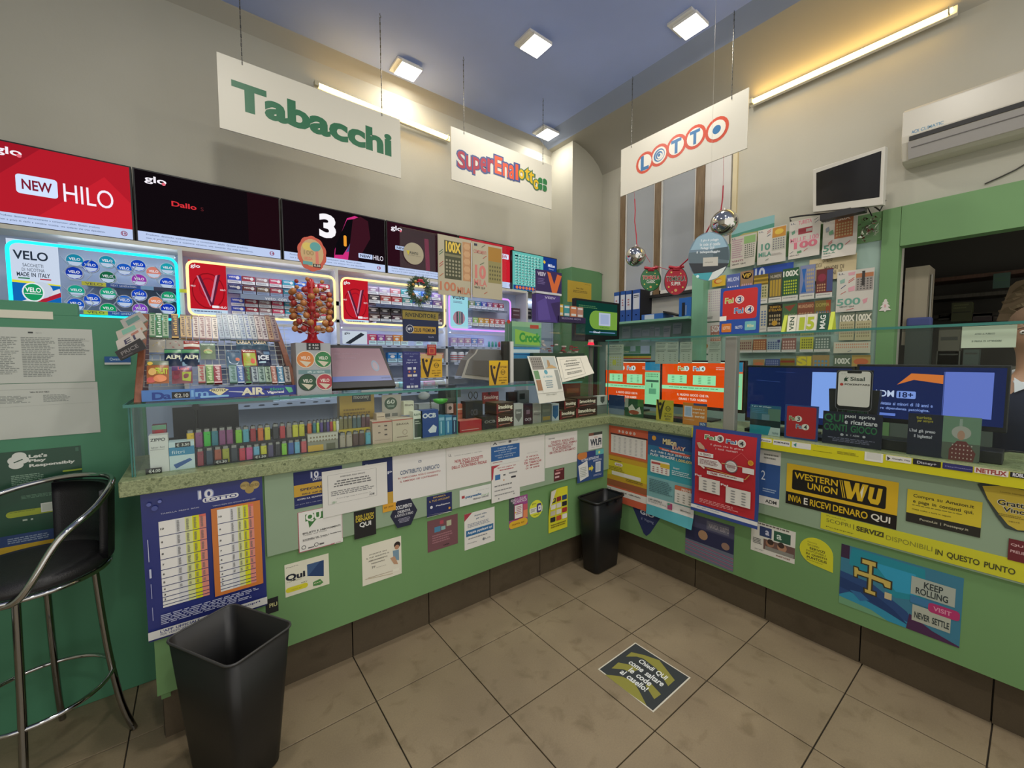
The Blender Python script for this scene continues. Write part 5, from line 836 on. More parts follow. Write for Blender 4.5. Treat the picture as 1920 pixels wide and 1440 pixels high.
c_ = at(826, 768, 1, 2.26); t = thing('green_dish', (c_.x, 2.26, WT), 'bright green round dish on a clear pedestal', 'dish')
zd = at(826, 756, 1, 2.26).z; b = B(); b.lathe([(.012, 0), (.04, .012), (.047, .03), (.045, .03), (.037, .016), (0, .008)], (c_.x, 2.26, zd-.005), '50b840', 'gloss', 20); b.build('dish', t)
b = B(); b.lathe([(.03, WT), (.02, WT+.03), (.014, zd)], (c_.x, 2.26, 0), 'b8c4c0', 'film', 12); b.build('pedestal', t)
item('sticker_pack', 'small pale pink pack with a dark logo behind the blue packs', 'pack', (838, 757, 850, 775), .02, 'c8a8a0', 'c .5 .45 .2 50403c', y=2.24, base=None)
item('red_box', 'red cigarette tube box at the centre of the case', 'box', (862, 788, 904, 808), .09, 'a82830', 'r .08 .78 .85 .82 e0c0c0', top='d08070', base=WT)
item('orange_pack', 'orange and pink packs stacked behind the red box', 'pack', (856, 757, 878, 785), .04, 'c06a50', 'r 0 .3 1 .4 e0c0b0\nr 0 .6 1 .7 a84038', y=2.28, base=None)
t = thing('scissors_holder', at(888, 775, 1, 2.24), 'black holder with scissors behind the red box', 'holder')
item('holder', None, None, (873, 752, 905, 778), .05, '1e1e24', y=2.24, base=None).parent = None
bpy.data.objects.remove([o for o in COL.objects if o.name.startswith('holder')][0]); q = fr(1, 2.24, 873, 752, 905, 778)
block('holder_body', None, None, quad(1, 2.24, q[0].x, q[0].z, q[1].x, WT), .06, '1e1e24', 'T .3 .3 .7 .5 505058 OCB', parent=t)
for k in (0, 1):
    c_ = at(882+10*k, 741, 1, 2.26); b = B(); b.tube([c_+V((.014*math.cos(a), 0, .022*math.sin(a))) for a in [i*math.pi/6 for i in range(12)]], .0028, '15151a', 'plastic', 6, True); b.tube([c_+V((.004, 0, -.02)), c_+V((.004, 0, -.06))], .003, '909090', 'metal', 6); b.build('scissor_handle', t)
SM = 'X .06 .2 .92 .62 e8dcc8 Smoking\nl .1 .85 .9 .7 .03 c03038\nr 0 .05 .1 1 7a2028\np .15 .72 .8 .84 b09080 1'
def smoking(px, k, wh, y=2.17, base=None): item('rolling_paper_box', 'dark brown Smoking rolling paper box, %s' % wh, 'box', px, .14, '3a2620', SM, y=y, base=base, top='6a5a44')
smoking((931, 776, 963, 798), 0, 'bottom of the left stack', base=WT); smoking((931, 755, 963, 775.5), 1, 'top of the left stack')
item('dark_box', 'black box with small white lettering left of the left brown stack', 'box', (903, 781, 931, 802), .10, '222226', 'T .2 .3 .9 .5 8a8a88 OCB', base=WT)
item('brown_figure_card', 'red and brown standing display card with a white script name behind the left stack', 'card', (905, 735, 935, 756), .01, '8a2a30', 'T .08 .3 .95 .7 e8d0c8 Smoking\nc .4 .12 .14 3a1c18', y=2.30, base=None)
for i, (a, c, h, d) in enumerate([(963.5, 981, 'b8b8b4', 'g 707470 .15 .25 .85 .25 .85 .6 .5 .85 .15 .6\nT .25 .35 .75 .45 d0d0cc Silver'), (982, 998.5, '30202a', 'T .15 .7 .85 .82 c8c0c8 OCB\nr .3 .3 .7 .5 806878'), (999, 1015, '9c9c94', 'T .1 .35 .9 .43 e0e0d8 Slim\nT .1 .5 .9 .58 6a6a64 filter'), (1016, 1033, '6a7068', 'r .1 .3 .9 .45 808478\nr .1 .7 .9 .9 a08848'), (1035, 1048, 'c0c8cc', 'g 2c6090 .1 .1 .9 .1 .9 .7 .5 .9 .1 .7')]):
    item('filter_pack', '%s filter pack, %s from the left between the two brown stacks' % (['silver shield', 'dark purple', 'grey', 'olive', 'white pack with blue shield'][i], ORD[i]), 'pack', (a, 757, c, 790), .05, h, d, base=WT)
for (px, wh, bs) in (((1080, 763, 1119, 780), 'bottom right of the right stack', WT), ((1083, 746, 1119, 762.5), 'top right of the right stack', None), ((1050, 768, 1079, 783), 'bottom left of the right stack', WT), ((1058, 750, 1081, 767), 'top left of the right stack', None)): smoking(px, 0, wh, base=bs)
item('filter_pack', 'white pack with grey shield at the inner corner of the case', 'pack', (1120, 742, 1139, 759), .05, 'c4c8c0', 'g 505850 .3 .1 .7 .1 .7 .6 .5 .85 .3 .6', y=2.2, base=None)
item('clear_block', 'pale grey box under the white corner pack', 'box', (1120, 760, 1139, 775), .05, '70786f', '', y=2.2, base=WT)
item('brown_box', 'brown printed box high behind the right stack', 'box', (1060, 716, 1088, 748), .08, '5a3830', 'r .1 .2 .9 .35 8a5a40\nr .2 .5 .8 .8 70402c', y=2.36, base=WT)
item('pouch_pack', 'black tobacco pouch standing behind the grey packs', 'pack', (953, 735, 970, 758), .03, '1c1a1c', 'r .2 .3 .8 .5 4a4444', y=2.34, base=WT)
item('card_reader', 'grey card terminal behind the filter packs', 'card reader', (972, 732, 992, 758), .05, '70747a', 'r .1 .1 .6 .3 181c20\nd .1 .4 .9 .9 40444a 3 4 .6', y=2.36, base=WT)
item('receipt_printer', 'dark grey receipt printer behind the scissors', 'printer', (835, 722, 856, 746), .1, '2c302e', 'r .1 .2 .9 .4 505850', y=2.36, base=WT)
t = thing('desk_telephone', at(800, 745, 1, 2.4), 'white coiled-cord telephone behind the OCB box', 'telephone'); p_ = at(795, 742, 1, 2.4)
b = B(); b.ball(p_, .035, 'c8ccd0', 'plastic', 12, 8, (1.2, .6, .7)); b.box(p_+V((-.05, -.03, -.10)), p_+V((.09, .05, -.05)), 'b8bcc0'); b.box((p_.x-.045, p_.y-.02, WT+.001), p_+V((.08, .045, -.10)), 'a8acb0'); b.build('base', t)
b = B(); b.tube([p_+V((.03+.004*math.cos(i), -.03+.004*math.sin(i), -.02-.0016*i)) for i in range(40)], .002, '30343a', 'plastic', 5); b.build('cord', t)
# papers lying in the back of the case (left)
b = B(); p_ = at(300, 765, 1, 2.42); b.box((-.10, 2.38, SZ-.045), (.30, 2.55, SZ-.03), 'b8c4dc', 'paper'); b.box((-.10, 2.50, WT), (.16, 2.56, SZ-.045), '24282e', 'plastic'); b.build('document_stack', None, 'pale stack of papers on a dark box in the back of the case', 'papers')
b = B(); p_ = at(367, 763, 1, 2.36); b.cyl(p_+V((0, -.02, 0)), p_+V((0, .02, 0)), .014, None, '1c1e20', 'plastic', 14); b.cyl(p_+V((0, 0, -.014)), (p_.x, p_.y, WT), .006, None, '1c1e20', 'plastic', 8); b.build('webcam', None, 'small black round camera on a stalk behind the purple lighters', 'camera')

# ================================================================ THINGS ON THE LEFT GLASS SHELF
# -- sweets rack
t = thing('sweets_rack', (.1, 2.35, SZ), 'countertop sweets rack with wooden sides and blue front banner', 'rack')
RP, RN_ = V((0, 2.225, 1.475)), V((0, -.32, .2)).normalized()
for nm, xx, pr in (('wooden_side', -.205, None), ('wooden_side', .372, None)):
    f0, f1 = (2.20, SZ), (2.40, 1.80)
    pts = [(xx, 2.195, SZ+.0005), (xx, 2.235, 1.50), (xx, 2.30, 1.62), (xx, 2.375, 1.73), (xx, 2.43, 1.80), (xx, 2.47, 1.80), (xx, 2.49, 1.6), (xx, 2.49, SZ+.0005)]
    pts = [(x_+(-.17 if xx > 0 else .06)*(z_-SZ), y_, z_) for x_, y_, z_ in pts]
    b = B(); b.prism(pts, (.024, 0, 0), '8a5238', 'wood'); b.build(nm, t, bevel=.002)
q = [V((-.18, 2.20, 1.473)), V((.384, 2.20, 1.473)), V((.384, 2.195, SZ+.003)), V((-.18, 2.195, SZ+.003))]
b = B(); b.slab(q, .004, '2a3a94', 'gloss', back=.004); b.prn(q, 'r 0 0 .42 1 4c7cc0\nr .3 0 .45 1 3058a8\nX .06 .25 .12 .85 1c3c8c D\nT .12 .45 .16 .85 1c3c8c a\nr .165 .25 .27 .85 15161a\nT .18 .4 .26 .75 c8c8c0 €2.10\nT .28 .15 .38 .75 7cb0e0 lm\ng e8e0b0 .385 .2 .41 .05 .48 .05 .51 .2 .45 .8\nT .40 .12 .495 .35 40382c PROTEX\no .33 .72 .51 .9 8cc0e8 .5\ng d0d4e0 .51 .38 .6 .45 .62 .6 .51 .42\nX .60 .15 .745 .8 e0dcc0 AIR\nT .75 .25 .79 .4 20243c ac\nT .79 .2 .89 .48 38a880 tion\nX .77 .55 .89 .85 e4e4e8 Vigorsol\ng 60c090 .9 .15 .95 .25 .96 .7 .93 .8 .91 .4', .0042, 'gloss'); b.build('front_banner', t)
def rp(px, py): return atp(px, py, RP, RN_)
RU, RD = V((1, 0, 0)), V((0, -.2, -.32)).normalized()
b = B(); z0 = [p for p in (rp(300, 640),)][0]
for k in range(22): x = -.175+k*.0257; b.tube([V((x, 2.235, 1.49))+RN_*-.01, V((x, 2.415, 1.778))+RN_*-.01], .0014, 'c8ccc0', 'plastic', 4)
for k in range(14): yy = 2.235+.18*k/13; zz = 1.49+.288*k/13; b.tube([V((-.178, yy, zz))+RN_*-.01, V((.382, yy, zz))+RN_*-.01], .0014, 'c8ccc0', 'plastic', 4)
o = b.build('wire_grid', t); o['kind'] = 'stuff'
b = B(); b.box((-.18, 2.205, SZ+.001), (.384, 2.48, SZ+.006), '6a3c2a', 'wood'); b.build('base_board', t)
for zz, yy in ((1.50, 2.235), (1.60, 2.30), (1.70, 2.36)):
    b = B(); b.box((-.178, yy, zz-.004), (.382, yy+.04, zz), 'a8b0b4', 'film'); b.build('ledge', t)
def rq(x0, y0, x1, y1):
    c = rp((x0+x1)/2, (y0+y1)/2); w = (rp(x1, (y0+y1)/2)-rp(x0, (y0+y1)/2)).length; h = (rp((x0+x1)/2, y1)-rp((x0+x1)/2, y0)).length
    tl = c-RU*w/2-RD*h/2; return [tl, tl+RU*w, tl+RU*w+RD*h, tl+RD*h]
def S4(a): return (200+a[0]/5.333, 580+a[1]/5.333, 200+a[2]/5.333, 580+a[3]/5.333)
def bag(label, a, col, dsl, o=.004, name='sweet_bag', cat='sweet bag'):
    q = lift(rq(*S4(a)), o); b = B(); b.slab(q, 0, col, 'gloss', warp=lambda s, t_: .006*math.sin(math.pi*s)*math.sin(math.pi*t_)); b.prn(q, dsl, .0004, 'gloss', warp=lambda s, t_: .006*math.sin(math.pi*s)*math.sin(math.pi*t_)); b.build(name, None, label, cat)
bag('cream liquorice sweet bag, top left of the rack', (425, 290, 590, 455), 'c8c4b8', 'T .1 .04 .9 .14 30343c Dietorelle\ng a89868 .2 .5 .5 .3 .9 .6 .5 .9\nr 0 .9 1 1 50607c')
bag('cream and brown sweet bag, second in the top row of the rack', (595, 292, 762, 405), 'd0ccc0', 'T .1 .05 .9 .18 30343c Dietorelle\ng 9c5a58 .2 .5 .6 .35 .85 .7 .4 .9')
bag('red and white sweet bag, third in the top row of the rack', (770, 320, 930, 410), 'c85048', 'r 0 .4 1 .7 e0dcd0\nT .1 .08 .9 .25 f0e0e0 Golia')
bag('green and white sweet bag over the wire grid', (938, 345, 1088, 500), 'a0b498', 'r 0 0 1 .12 5a8c70\nT .1 .02 .9 .12 e8f0e8 Dietorelle\ne .5 .55 .3 .14 d0b888\ne .5 .6 .28 .1 98b870', o=.002)
bag('navy and green sweet bag, left of the pair in the middle row', (580, 405, 752, 580), '283c5c', 'r 0 .05 1 .25 4c9060\nX .1 .4 .9 .6 d8dcc0 ALPI\ng 6a90a8 0 .7 1 .5 1 .7 0 .95', o=.007)
bag('navy and green sweet bag, right of the pair in the middle row', (757, 405, 928, 580), '283c5c', 'r 0 .05 1 .25 4c9060\nX .1 .4 .9 .6 d8dcc0 ALPI\ng 6a90a8 0 .75 1 .55 1 .75 0 1', o=.007)
bag('blue sweet bag with COLLA header, left one', (1295, 300, 1455, 420), '54748c', 'X .05 .1 .9 .45 d8c8a8 COLLA\nr 0 .5 1 .55 8ca8b8')
bag('blue sweet bag with COLLA header, right one', (1460, 300, 1610, 420), '54748c', 'X .05 .1 .9 .45 d8c8a8 COLLA\nr 0 .5 1 .55 8ca8b8')
bag('light blue mint sweet bag in the middle row', (1195, 415, 1345, 580), '7898b4', 'T .1 .06 .9 .16 203458 Mentos\ng c8d8e4 .1 .4 .9 .6 .7 .9 .2 .8\nc .75 .6 .1 d07050', o=.007)
bag('red and green fruit sweet bag in the middle row', (1352, 412, 1502, 580), 'b83c38', 'T .1 .05 .9 .16 f0e0d8 Vivident\nr .08 .22 .92 .95 a8b448\ne .4 .6 .25 .2 d09838\ne .7 .7 .15 .15 d85840', o=.008)
bag('dark blue ICE mint bag at the right of the middle row', (1505, 415, 1640, 580), '303c64', 'X .1 .35 .85 .6 e0e8f0 ICE\nr .1 .7 .6 .8 a8c8d8\nr .5 .1 .95 .3 6888a8', o=.006)
bag('large orange and green fruit sweet bag, bottom left of the rack', (405, 530, 625, 755), 'd08858', 'r 0 0 1 .2 607058\nc .15 .12 .08 e0c050\nX .4 .35 .95 .6 b8c838 FRUIT\ne .25 .5 .18 .16 e0b870\ne .2 .85 .22 .12 c86058\ne .6 .8 .3 .15 e08850', o=.012)
bag('pink and purple berry sweet bag in the bottom row', (655, 580, 860, 755), 'b07078', 'r 0 0 1 .28 5c4070\nT .3 .06 .85 .24 e06868 Lune\nc .25 .4 .12 7a3c48\nc .2 .65 .12 8c4450\ng a0b038 .5 .4 .95 .35 .9 .9 .5 .85', o=.012)
def stick(label, a, col, dsl='', lean=0, o=.006, dep=.012):
    q = lift(rq(*S4(a)), o); s_ = RU*lean; q = [q[0]+s_, q[1]+s_, q[2], q[3]]; block('sweet_roll', label, 'sweets', q, dep, col, dsl, 'gloss', 'sweet rolls and gum sticks in the rack')
vt = lambda c, n=6: 'r 0 0 1 .06 %s\nr 0 .94 1 1 %s\n' % (c, c)+''.join('r %.2f %.3f .78 %.3f %s\n' % (.22+.12*((i*7) % 3), .1+i*.8/9, .1+(i+.62)*.8/9, c) for i in range(9))
tops = [(430, 490, 'a0b498', '2c7040', 'green and white'), (495, 555, '2c7840', 'd0e0d0', 'dark green'), (560, 620, '98b090', '2c7040', 'pale green'), (650, 720, '3a2018', 'c8a048', 'brown and gold'), (738, 788, 'b89860', '4a3020', 'gold'), (795, 850, 'b89860', '4a3020', 'tan'), (862, 920, 'c8bcb0', '60202c', 'cream'), (925, 985, 'c0b0a8', '6a1828', 'cream red-script'), (990, 1050, 'c0b0a8', '6a1828', 'cream maroon-script'), (1055, 1110, 'c8bcb0', '40302c', 'cream brown-script')]
for i, (a, c, h, f, n) in enumerate(tops): stick('%s sweet roll, %s from the left in the top row of the rack' % (n, ORD[i]), (a, 50+i*4, c, 290+i*3), h, vt(f), o=.012)
for i in range(11):
    a = 1122+i*54; h, f, n = [('7c94a8', '24486c', 'blue-grey'), ('7c94a8', '24486c', 'blue-grey'), ('a0aeb8', '2c4870', 'silver-blue'), ('a8b4bc', '40607c', 'pale blue'), ('8ca0b0', '3c5c88', 'steel blue'), ('a4b0b8', '30508c', 'silver'), ('a8b0b4', '2c3c5c', 'silver-navy'), ('c0b4b0', '502838', 'cream'), ('b8b0b0', '502840', 'grey-pink'), ('a88868', '6a2c20', 'orange-brown'), ('98807c', '503048', 'brown-violet')][i]
    stick('%s chewing gum stick, %s from the left leaning at top right' % (n, ORD[i]), (a, 55+i*2, a+50, 310+i*2), h, vt(f, 4), lean=-.008, o=.012+.002*(i % 2))
bots = [(915, 985, 'b0ac9c', 'a03038', 'cream and red'), (995, 1068, '6a9450', 'c8dca8', 'green'), (1072, 1150, '8c2030', 'e0c8c8', 'dark red'), (1225, 1300, '80a0a0', '407060', 'sage'), (1305, 1370, '3c60a0', 'c0ccd8', 'blue'), (1385, 1440, '3a3c34', '60a060', 'black and green'), (1450, 1510, 'a0b0b4', '203048', 'white and navy'), (1515, 1580, '90a8a0', '204840', 'mint'), (1585, 1640, '98b098', '20382c', 'pale green'), (1645, 1695, 'a06858', 'd8c0b8', 'red-brown'), (1705, 1765, '4c88a8', 'e0e8ec', 'azure'), (1775, 1832, 'b8b4ac', '404048', 'grey-white')]
for i, (a, c, h, f, n) in enumerate(bots): stick('%s gum stick, %s from the left in the bottom row of the rack' % (n, ORD[i]), (a, 572+(i > 4)*8, c, 748), h, vt(f), o=.014, dep=.016)
# black and clear pouch boxes hung on the left side of the rack
for i, (p4_, col, d, n) in enumerate([([(225, 601), (262, 584), (276, 600), (238, 625)], 'a8a4a0', 'r .2 .2 .8 .6 608c84', 'clear box with a teal label'), ([(217, 622), (265, 601), (275, 618), (224, 645)], 'b8b0a4', 'r .2 .1 .7 .5 7ab09c\nr .6 .6 .9 .8 c08068', 'white box with a green label'), ([(217, 640), (262, 614), (272, 634), (222, 660)], 'c4bcb4', 'T .3 .3 .7 .7 3c3858 E1\nr .6 .1 .9 .3 b07868', 'white box with dark lettering'), ([(215, 660), (262, 634), (274, 652), (226, 676)], '1e1a1c', 'T .15 .3 .8 .65 7a7474 PRICE\nr .1 .8 .5 .9 50484c', 'black box')]):
    q = [at(*p, 1, 2.20+.012*(3-i)) for p in p4_]; block('pouch_box', n+' in the tilted pile hanging on the left rack side', 'box', q, .05, col, d, 'gloss')
# -- box of nicotine tins with lollipop tree on top
q = fr(1, 2.16, 556, 653, 621, 736); q = quad(1, 2.16, q[0].x, at(590, 643, 1, 2.16).z, q[1].x, SZ+.0005)
D_ = 'r .3 .0 .7 .14 1a1c20\nT .36 .02 .64 .06 c8c8c8 € 8.50\nT .36 .08 .64 .12 c8c8c8 € 7.00\nr .05 .52 .98 .60 6a8c90\nT .3 .54 .8 .58 c8d8d8 APRI LA NUOVA\n'
for cx, cy, c, rt_ in ((.26, .32, 'd07c38', 1), (.77, .32, '2c7c44', -1), (.3, .76, '1f4c30', 1), (.8, .76, 'b03c48', 1)): D_ += 'c %.2f %.2f .165 %s\nc %.2f %.2f .15 %s\ng d0c8b0 %.2f %.2f %.2f %.2f %.2f %.2f\nT %.2f %.2f %.2f %.2f f0ece0 VELO\n' % (cx, cy, 'd4d0c0' if c != '1f4c30' else '1c3024', cx, cy, c, cx-.18, cy+.02, cx+.16, cy+.05, cx+.02, cy+.14, cx-.13, cy-.06, cx+.13, cy+.0)
block('tin_display_box', 'grey display box printed with four round VELO tins under the lollipop tree', 'display box', q, .13, 'a4a8ac', D_, 'gloss')
ztree = q[0].z; cx_ = at(586, 640, 1, 2.225).x
t = thing('lollipop_stand', (cx_, 2.225, ztree), 'red tree-shaped lollipop stand with a scalloped sign on top', 'stand'); TB = V((cx_, 2.225, ztree))
b = B(); b.lathe([(.055, 0), (.05, .006), (.025, .02), (.02, .04), (.02, .29), (.012, .315), (0, .32)], TB+V((0, 0, .0005)), 'b01420', 'gloss', 20); b.build('stem', t)
for k in range(8):
    b = B(); z = .045+k*.032
    for j in range(8):
        a = 2*math.pi*j/8+k*.4; b.cyl(TB+V((.01*math.cos(a), .01*math.sin(a), z)), TB+V((.03*math.cos(a), .03*math.sin(a), z+.006)), .0045, .0035, 'b01420', 'gloss', 6)
    b.build('holder_ring', t)
sc_ = at(585, 476, 1, 2.225); b = B(); n = 48; pts = []
for i in range(n): a = 2*math.pi*i/n; r_ = .066+.005*abs(math.sin(a*5)); pts.append(V((sc_.x+r_*math.cos(a)*.95, 2.221, sc_.z+r_*1.22*math.sin(a))))
b.prism(pts[::-1], (0, .004, 0), 'c8543c', 'gloss'); q = quad(1, 2.2208, sc_.x-.062, sc_.z+.08, sc_.x+.062, sc_.z-.08)
b.prn(q, 'e .5 .48 .42 .42 c8a878\ne .35 .3 .2 .12 d8c060\ne .62 .28 .2 .14 58a0a0\nT .2 .42 .55 .55 a08858 100\ng d87868 .62 .42 .72 .4 .74 .8 .62 .8\nT .2 .62 .5 .7 e07060 LECCA\nr .15 .75 .5 .85 60a0a0\nr .52 .8 .8 .9 1c1a1a\nT .56 .82 .78 .88 d8d0c0 0.50', .0004, 'gloss'); b.build('sign', t)
cy_ = B(); cy_.cyl((0, 0, 0), (.042, 0, .012), .0016, None, 'd8d0c8', 'plastic', 5); lb = B(); lb.ball((.05, 0, .0145), .0115, 'b0703c', 'gloss', 10, 8); lb.ball((.05, -.004, .0145), .0085, 'c89048', 'gloss', 8, 6)
first = None; nl = 0
for k in range(9):
    for j in range(9):
        a = 2*math.pi*(j+.5*(k % 2))/9+rnd.uniform(-.12, .12)
        if rnd.random() < .12: continue
        z = .05+k*.030+rnd.uniform(-.003, .003); R = 1.3 if k < 7 else .85; side = ('right' if math.cos(a) > .35 else 'left' if math.cos(a) < -.35 else 'front' if math.sin(a) < 0 else 'back')
        if k > 6 and j % 2: continue
        lab = '%s lollipop in the red stand, %s tier up, at %s o\'clock seen from above' % (('caramel', 'red-wrapped')[(k+j) % 3 == 0], ORD[k], 'one two three four five six seven eight nine ten eleven twelve'.split()[round((90-math.degrees(a))/30-.5) % 12])
        loc = TB+V((0, 0, z))+V((math.cos(a), math.sin(a), 0))*.02
        r_ = thing('lollipop', loc, lab, 'lollipop', 'lollipops in the red stand'); r_.rotation_euler = (rnd.uniform(-.2, .2), 0, a); r_.scale = (R, R, R)
        if first is None:
            o1 = cy_.build('stick', None, origin=V((0, 0, 0))); o2 = lb.build('candy', None, origin=V((0, 0, 0)))
            lb2 = B(); lb2.ball((.05, 0, .0145), .0115, '9c2c28', 'gloss', 10, 8); lb2.ball((.05, -.004, .0145), .0085, 'b86840', 'gloss', 8, 6); o3 = lb2.build('candy', None, origin=V((0, 0, 0))); first = (o1, o2, o3)
        for src in (first[0], first[2] if (k+j) % 3 == 0 else first[1]):
            c = src.copy(); COL.objects.link(c); c.parent = r_; c.location = (0, 0, 0)
        nl += 1
for o in first: bpy.data.objects.remove(o)
# -- tilted touch monitor
p4_ = [at(618, 645, 1, 2.34), at(716, 649, 1, 2.34), at(743, 722, 1, 2.19), at(622, 734, 1, 2.19)]
z_ = (p4_[2].z+p4_[3].z)/2; p4_[2].z = p4_[3].z = SZ+.022; zt_ = (p4_[0].z+p4_[1].z)/2; p4_[0].z = p4_[1].z = zt_
t = thing('touch_monitor', ((p4_[2]+p4_[3])/2), 'black tilted touch monitor on the glass shelf', 'monitor')
b = B(); b.slab(p4_, 0, '17181b', 'plastic', back=.025); b.build('casing', t, bevel=.003)
q = [bil(p4_, .015, .08), bil(p4_, .93, .08), bil(p4_, .965, .86), bil(p4_, .02, .86)]; b = B(); b.slab(q, .0012, '8a6e78', 'gloss'); b.prn(q, 'r 0 .85 1 1 5c6ca8\ne .78 .55 .07 .17 7c8ca0\ne .78 .55 .045 .12 9a8a94\nt .05 .15 .55 .2 9a848e dati della carta\nt .05 .28 .45 .33 9a848e inserire il codice\nT .82 .9 .97 .94 404c78 avanti', .0014, 'gloss'); b.build('screen', t)
b = B(); b.box((.50, 2.36, SZ+.0005), (.66, 2.5, SZ+.012), '2a2c30'); b.prism([(.56, 2.40, SZ+.012), (.60, 2.40, SZ+.012), (.60, 2.345, SZ+.14), (.56, 2.345, SZ+.14)], (0, .02, 0), '2a2c30'); b.build('stand', t)
q = [at(674, 724, 2, SZ+.008), at(748, 720, 2, SZ+.008), at(766, 730, 2, SZ+.008), at(676, 735, 2, SZ+.008)]
b = B(); b.box((at(676, 730, 1, 2.14).x, 2.13, SZ+.0005), (at(752, 728, 1, 2.14).x, 2.22, SZ+.012), 'b8bcbc', 'film'); b.box((at(676, 730, 1, 2.14).x, 2.128, SZ+.0005), (at(752, 728, 1, 2.14).x, 2.13, SZ+.012), '9aa0a0', 'gloss'); b.build('document_sleeve', None, 'clear plastic sleeve lying on the shelf before the touch monitor', 'sleeve')
# -- acrylic guard panels with cards
AY = 2.26
def acry(label, x0, y0, x1, y1): q = fr(1, AY, x0, y0, x1, y1); b = B(); b.box((q[0].x, AY, SZ+.001), (q[1].x, AY+.004, q[0].z), 'ffffff', 'film'); b.build('acrylic_panel', None, label, 'acrylic panel')
acry('left clear acrylic guard with the wreath', 752, 432, 819, 715); acry('middle clear acrylic guard behind the framed 100X card', 820, 445, 884, 715); acry('right clear acrylic guard with the yellow card', 886, 455, 950, 715)
def Ac(label, a, dsl, col, name='card', y=AY-.001, m='paper', shp=None): return sheet(name, label, 'card', fr(1, y, *a), dsl, col, .001, m)
c_ = at(775, 476, 1, AY); b = B(); b.cyl(c_-V((0, .002, 0)), c_-V((0, .006, 0)), .062, None, 'a8a088', 'paper', 32); b.prn(quad(1, AY-.0062, c_.x-.06, c_.z+.06, c_.x+.06, c_.z-.06), 'g c8b838 .12 .4 .3 .38 .22 .62\nT .3 .42 .72 .54 3a3c38 PUNTO\nt .2 .58 .85 .62 60605a dove paghi ricarichi'); b.build('round_sign', None, 'round beige PUNTO sign hanging on the left acrylic guard', 'sign')
c_ = at(785, 545, 1, AY); t = thing('christmas_wreath', c_-V((0, .02, .07)), 'small green Christmas wreath with red and gold trims on the acrylic guard', 'wreath')
b = B(); rr = random.Random(4)
for i in range(1100):
    a = rr.uniform(0, 2*math.pi); r_ = rr.gauss(.052, .010); p = c_+V((r_*math.cos(a), -.012+rr.uniform(-.008, .008), r_*math.sin(a)*1.1)); d = V((math.cos(a), rr.uniform(-.7, .3), math.sin(a)))*.014+V((rr.uniform(-.01, .01), 0, rr.uniform(-.01, .01)))
    sd = V((-math.sin(a), 0, math.cos(a)))*.003; b.add([p-sd, p+sd, p+d], [(0, 1, 2)], rr.choice(['2c4430', '3c5c3c', '24382c', '4a6a48']), 'plastic')
o = b.build('pine_needles', t); o['kind'] = 'stuff'
for i, (a, c) in enumerate(((90, 'b02030'), (100, 'a81c2c'), (80, 'b02030'), (150, 'b08840'), (210, '9c6c38'), (320, 'b08440'), (25, '3c4c5c'), (270, '5c3c38'), (125, 'b0883c'))):
    b = B(); a = math.radians(a); b.ball(c_+V((.052*math.cos(a), -.024, .057*math.sin(a))), .0085, c, 'gloss', 8, 6); b.build('berry', t)
b = B(); b.tube([c_+V((.045*math.cos(a), -.026, .05*math.sin(a))) for a in (1.0, 1.3, 1.57, 1.85, 2.1)], .004, 'b01c30', 'gloss', 6); b.build('ribbon', t)
Ac('dark blue and gold RIVENDITORE club sign on the left acrylic guard', (755, 584, 822, 640), 'r 0 0 1 .28 8c7c38\nT .08 .07 .92 .2 2c2c24 RIVENDITORE\nr .22 .5 .92 .74 b08c34\nT .3 .56 .88 .68 2c2c34 CLUB PREMIUM\nc .19 .6 .14 b8bcc8\nc .19 .6 .12 1d2748\nT .13 .55 .25 .65 d0d4e0 MY\nT .7 .82 .86 .87 8088a8 Soft', '1d2748')
q = fr(1, AY-.012, 821, 445, 884, 555); Q1 = 'r .18 .08 .68 .72 4a4c38\nX .23 .1 .65 .26 e0c050 100X\nd .2 .38 .66 .68 9a967c 5 5 .7\nr .2 .3 .66 .34 807c5c\nr .72 .05 .98 .72 b88c64\nd .73 .06 .97 .71 c8a078 1 5 .9\nl .03 .3 .14 .24 .01 30684c\nl .03 .34 .14 .28 .01 30684c\nl .03 .5 .14 .44 .01 a83c34\nl .03 .54 .14 .48 .01 a83c34\nl .03 .7 .14 .64 .01 b05c34\nT .05 .78 .5 .92 c07a5c 100\nT .55 .84 .95 .95 c07a5c MILA'
sheet('framed_card', 'framed beige card with a 100X ticket on the middle acrylic guard', 'card', q, Q1, 'b4ac94', .004)
q = fr(1, AY-.014, 885, 458, 941, 560); sheet('framed_card', 'framed beige card reading 10 MILA on the right acrylic guard', 'card', q, 'r .52 .04 .97 .7 908858\nr .52 .04 .97 .3 a87c34\nd .54 .36 .96 .66 5c583c 5 4 .6\nX .1 .42 .42 .64 cc7c74 10\nT .06 .67 .46 .78 cc7c74 MILA\nT .06 .8 .4 .84 3c3c34 VINTI QUI\nT .05 .14 .45 .2 c07870 COMPLIMENTI\nl .3 .08 .42 .03 .01 3c4c40\nl .34 .28 .46 .22 .01 b04440\nl .24 .4 .38 .35 .01 3c5c44\nl .38 .92 .48 .88 .012 b0543c\nr .06 .03 .16 .07 34384c', 'b4ac94', .004)
b = B(); b.tube([at(884, 455, 1, AY-.022), at(884, 500, 1, AY-.022), at(884, 562, 1, AY-.022)], .003, 'd0d4d8', 'plastic', 8); b.build('cable', None, 'white cable hanging between the two framed cards', 'cable')
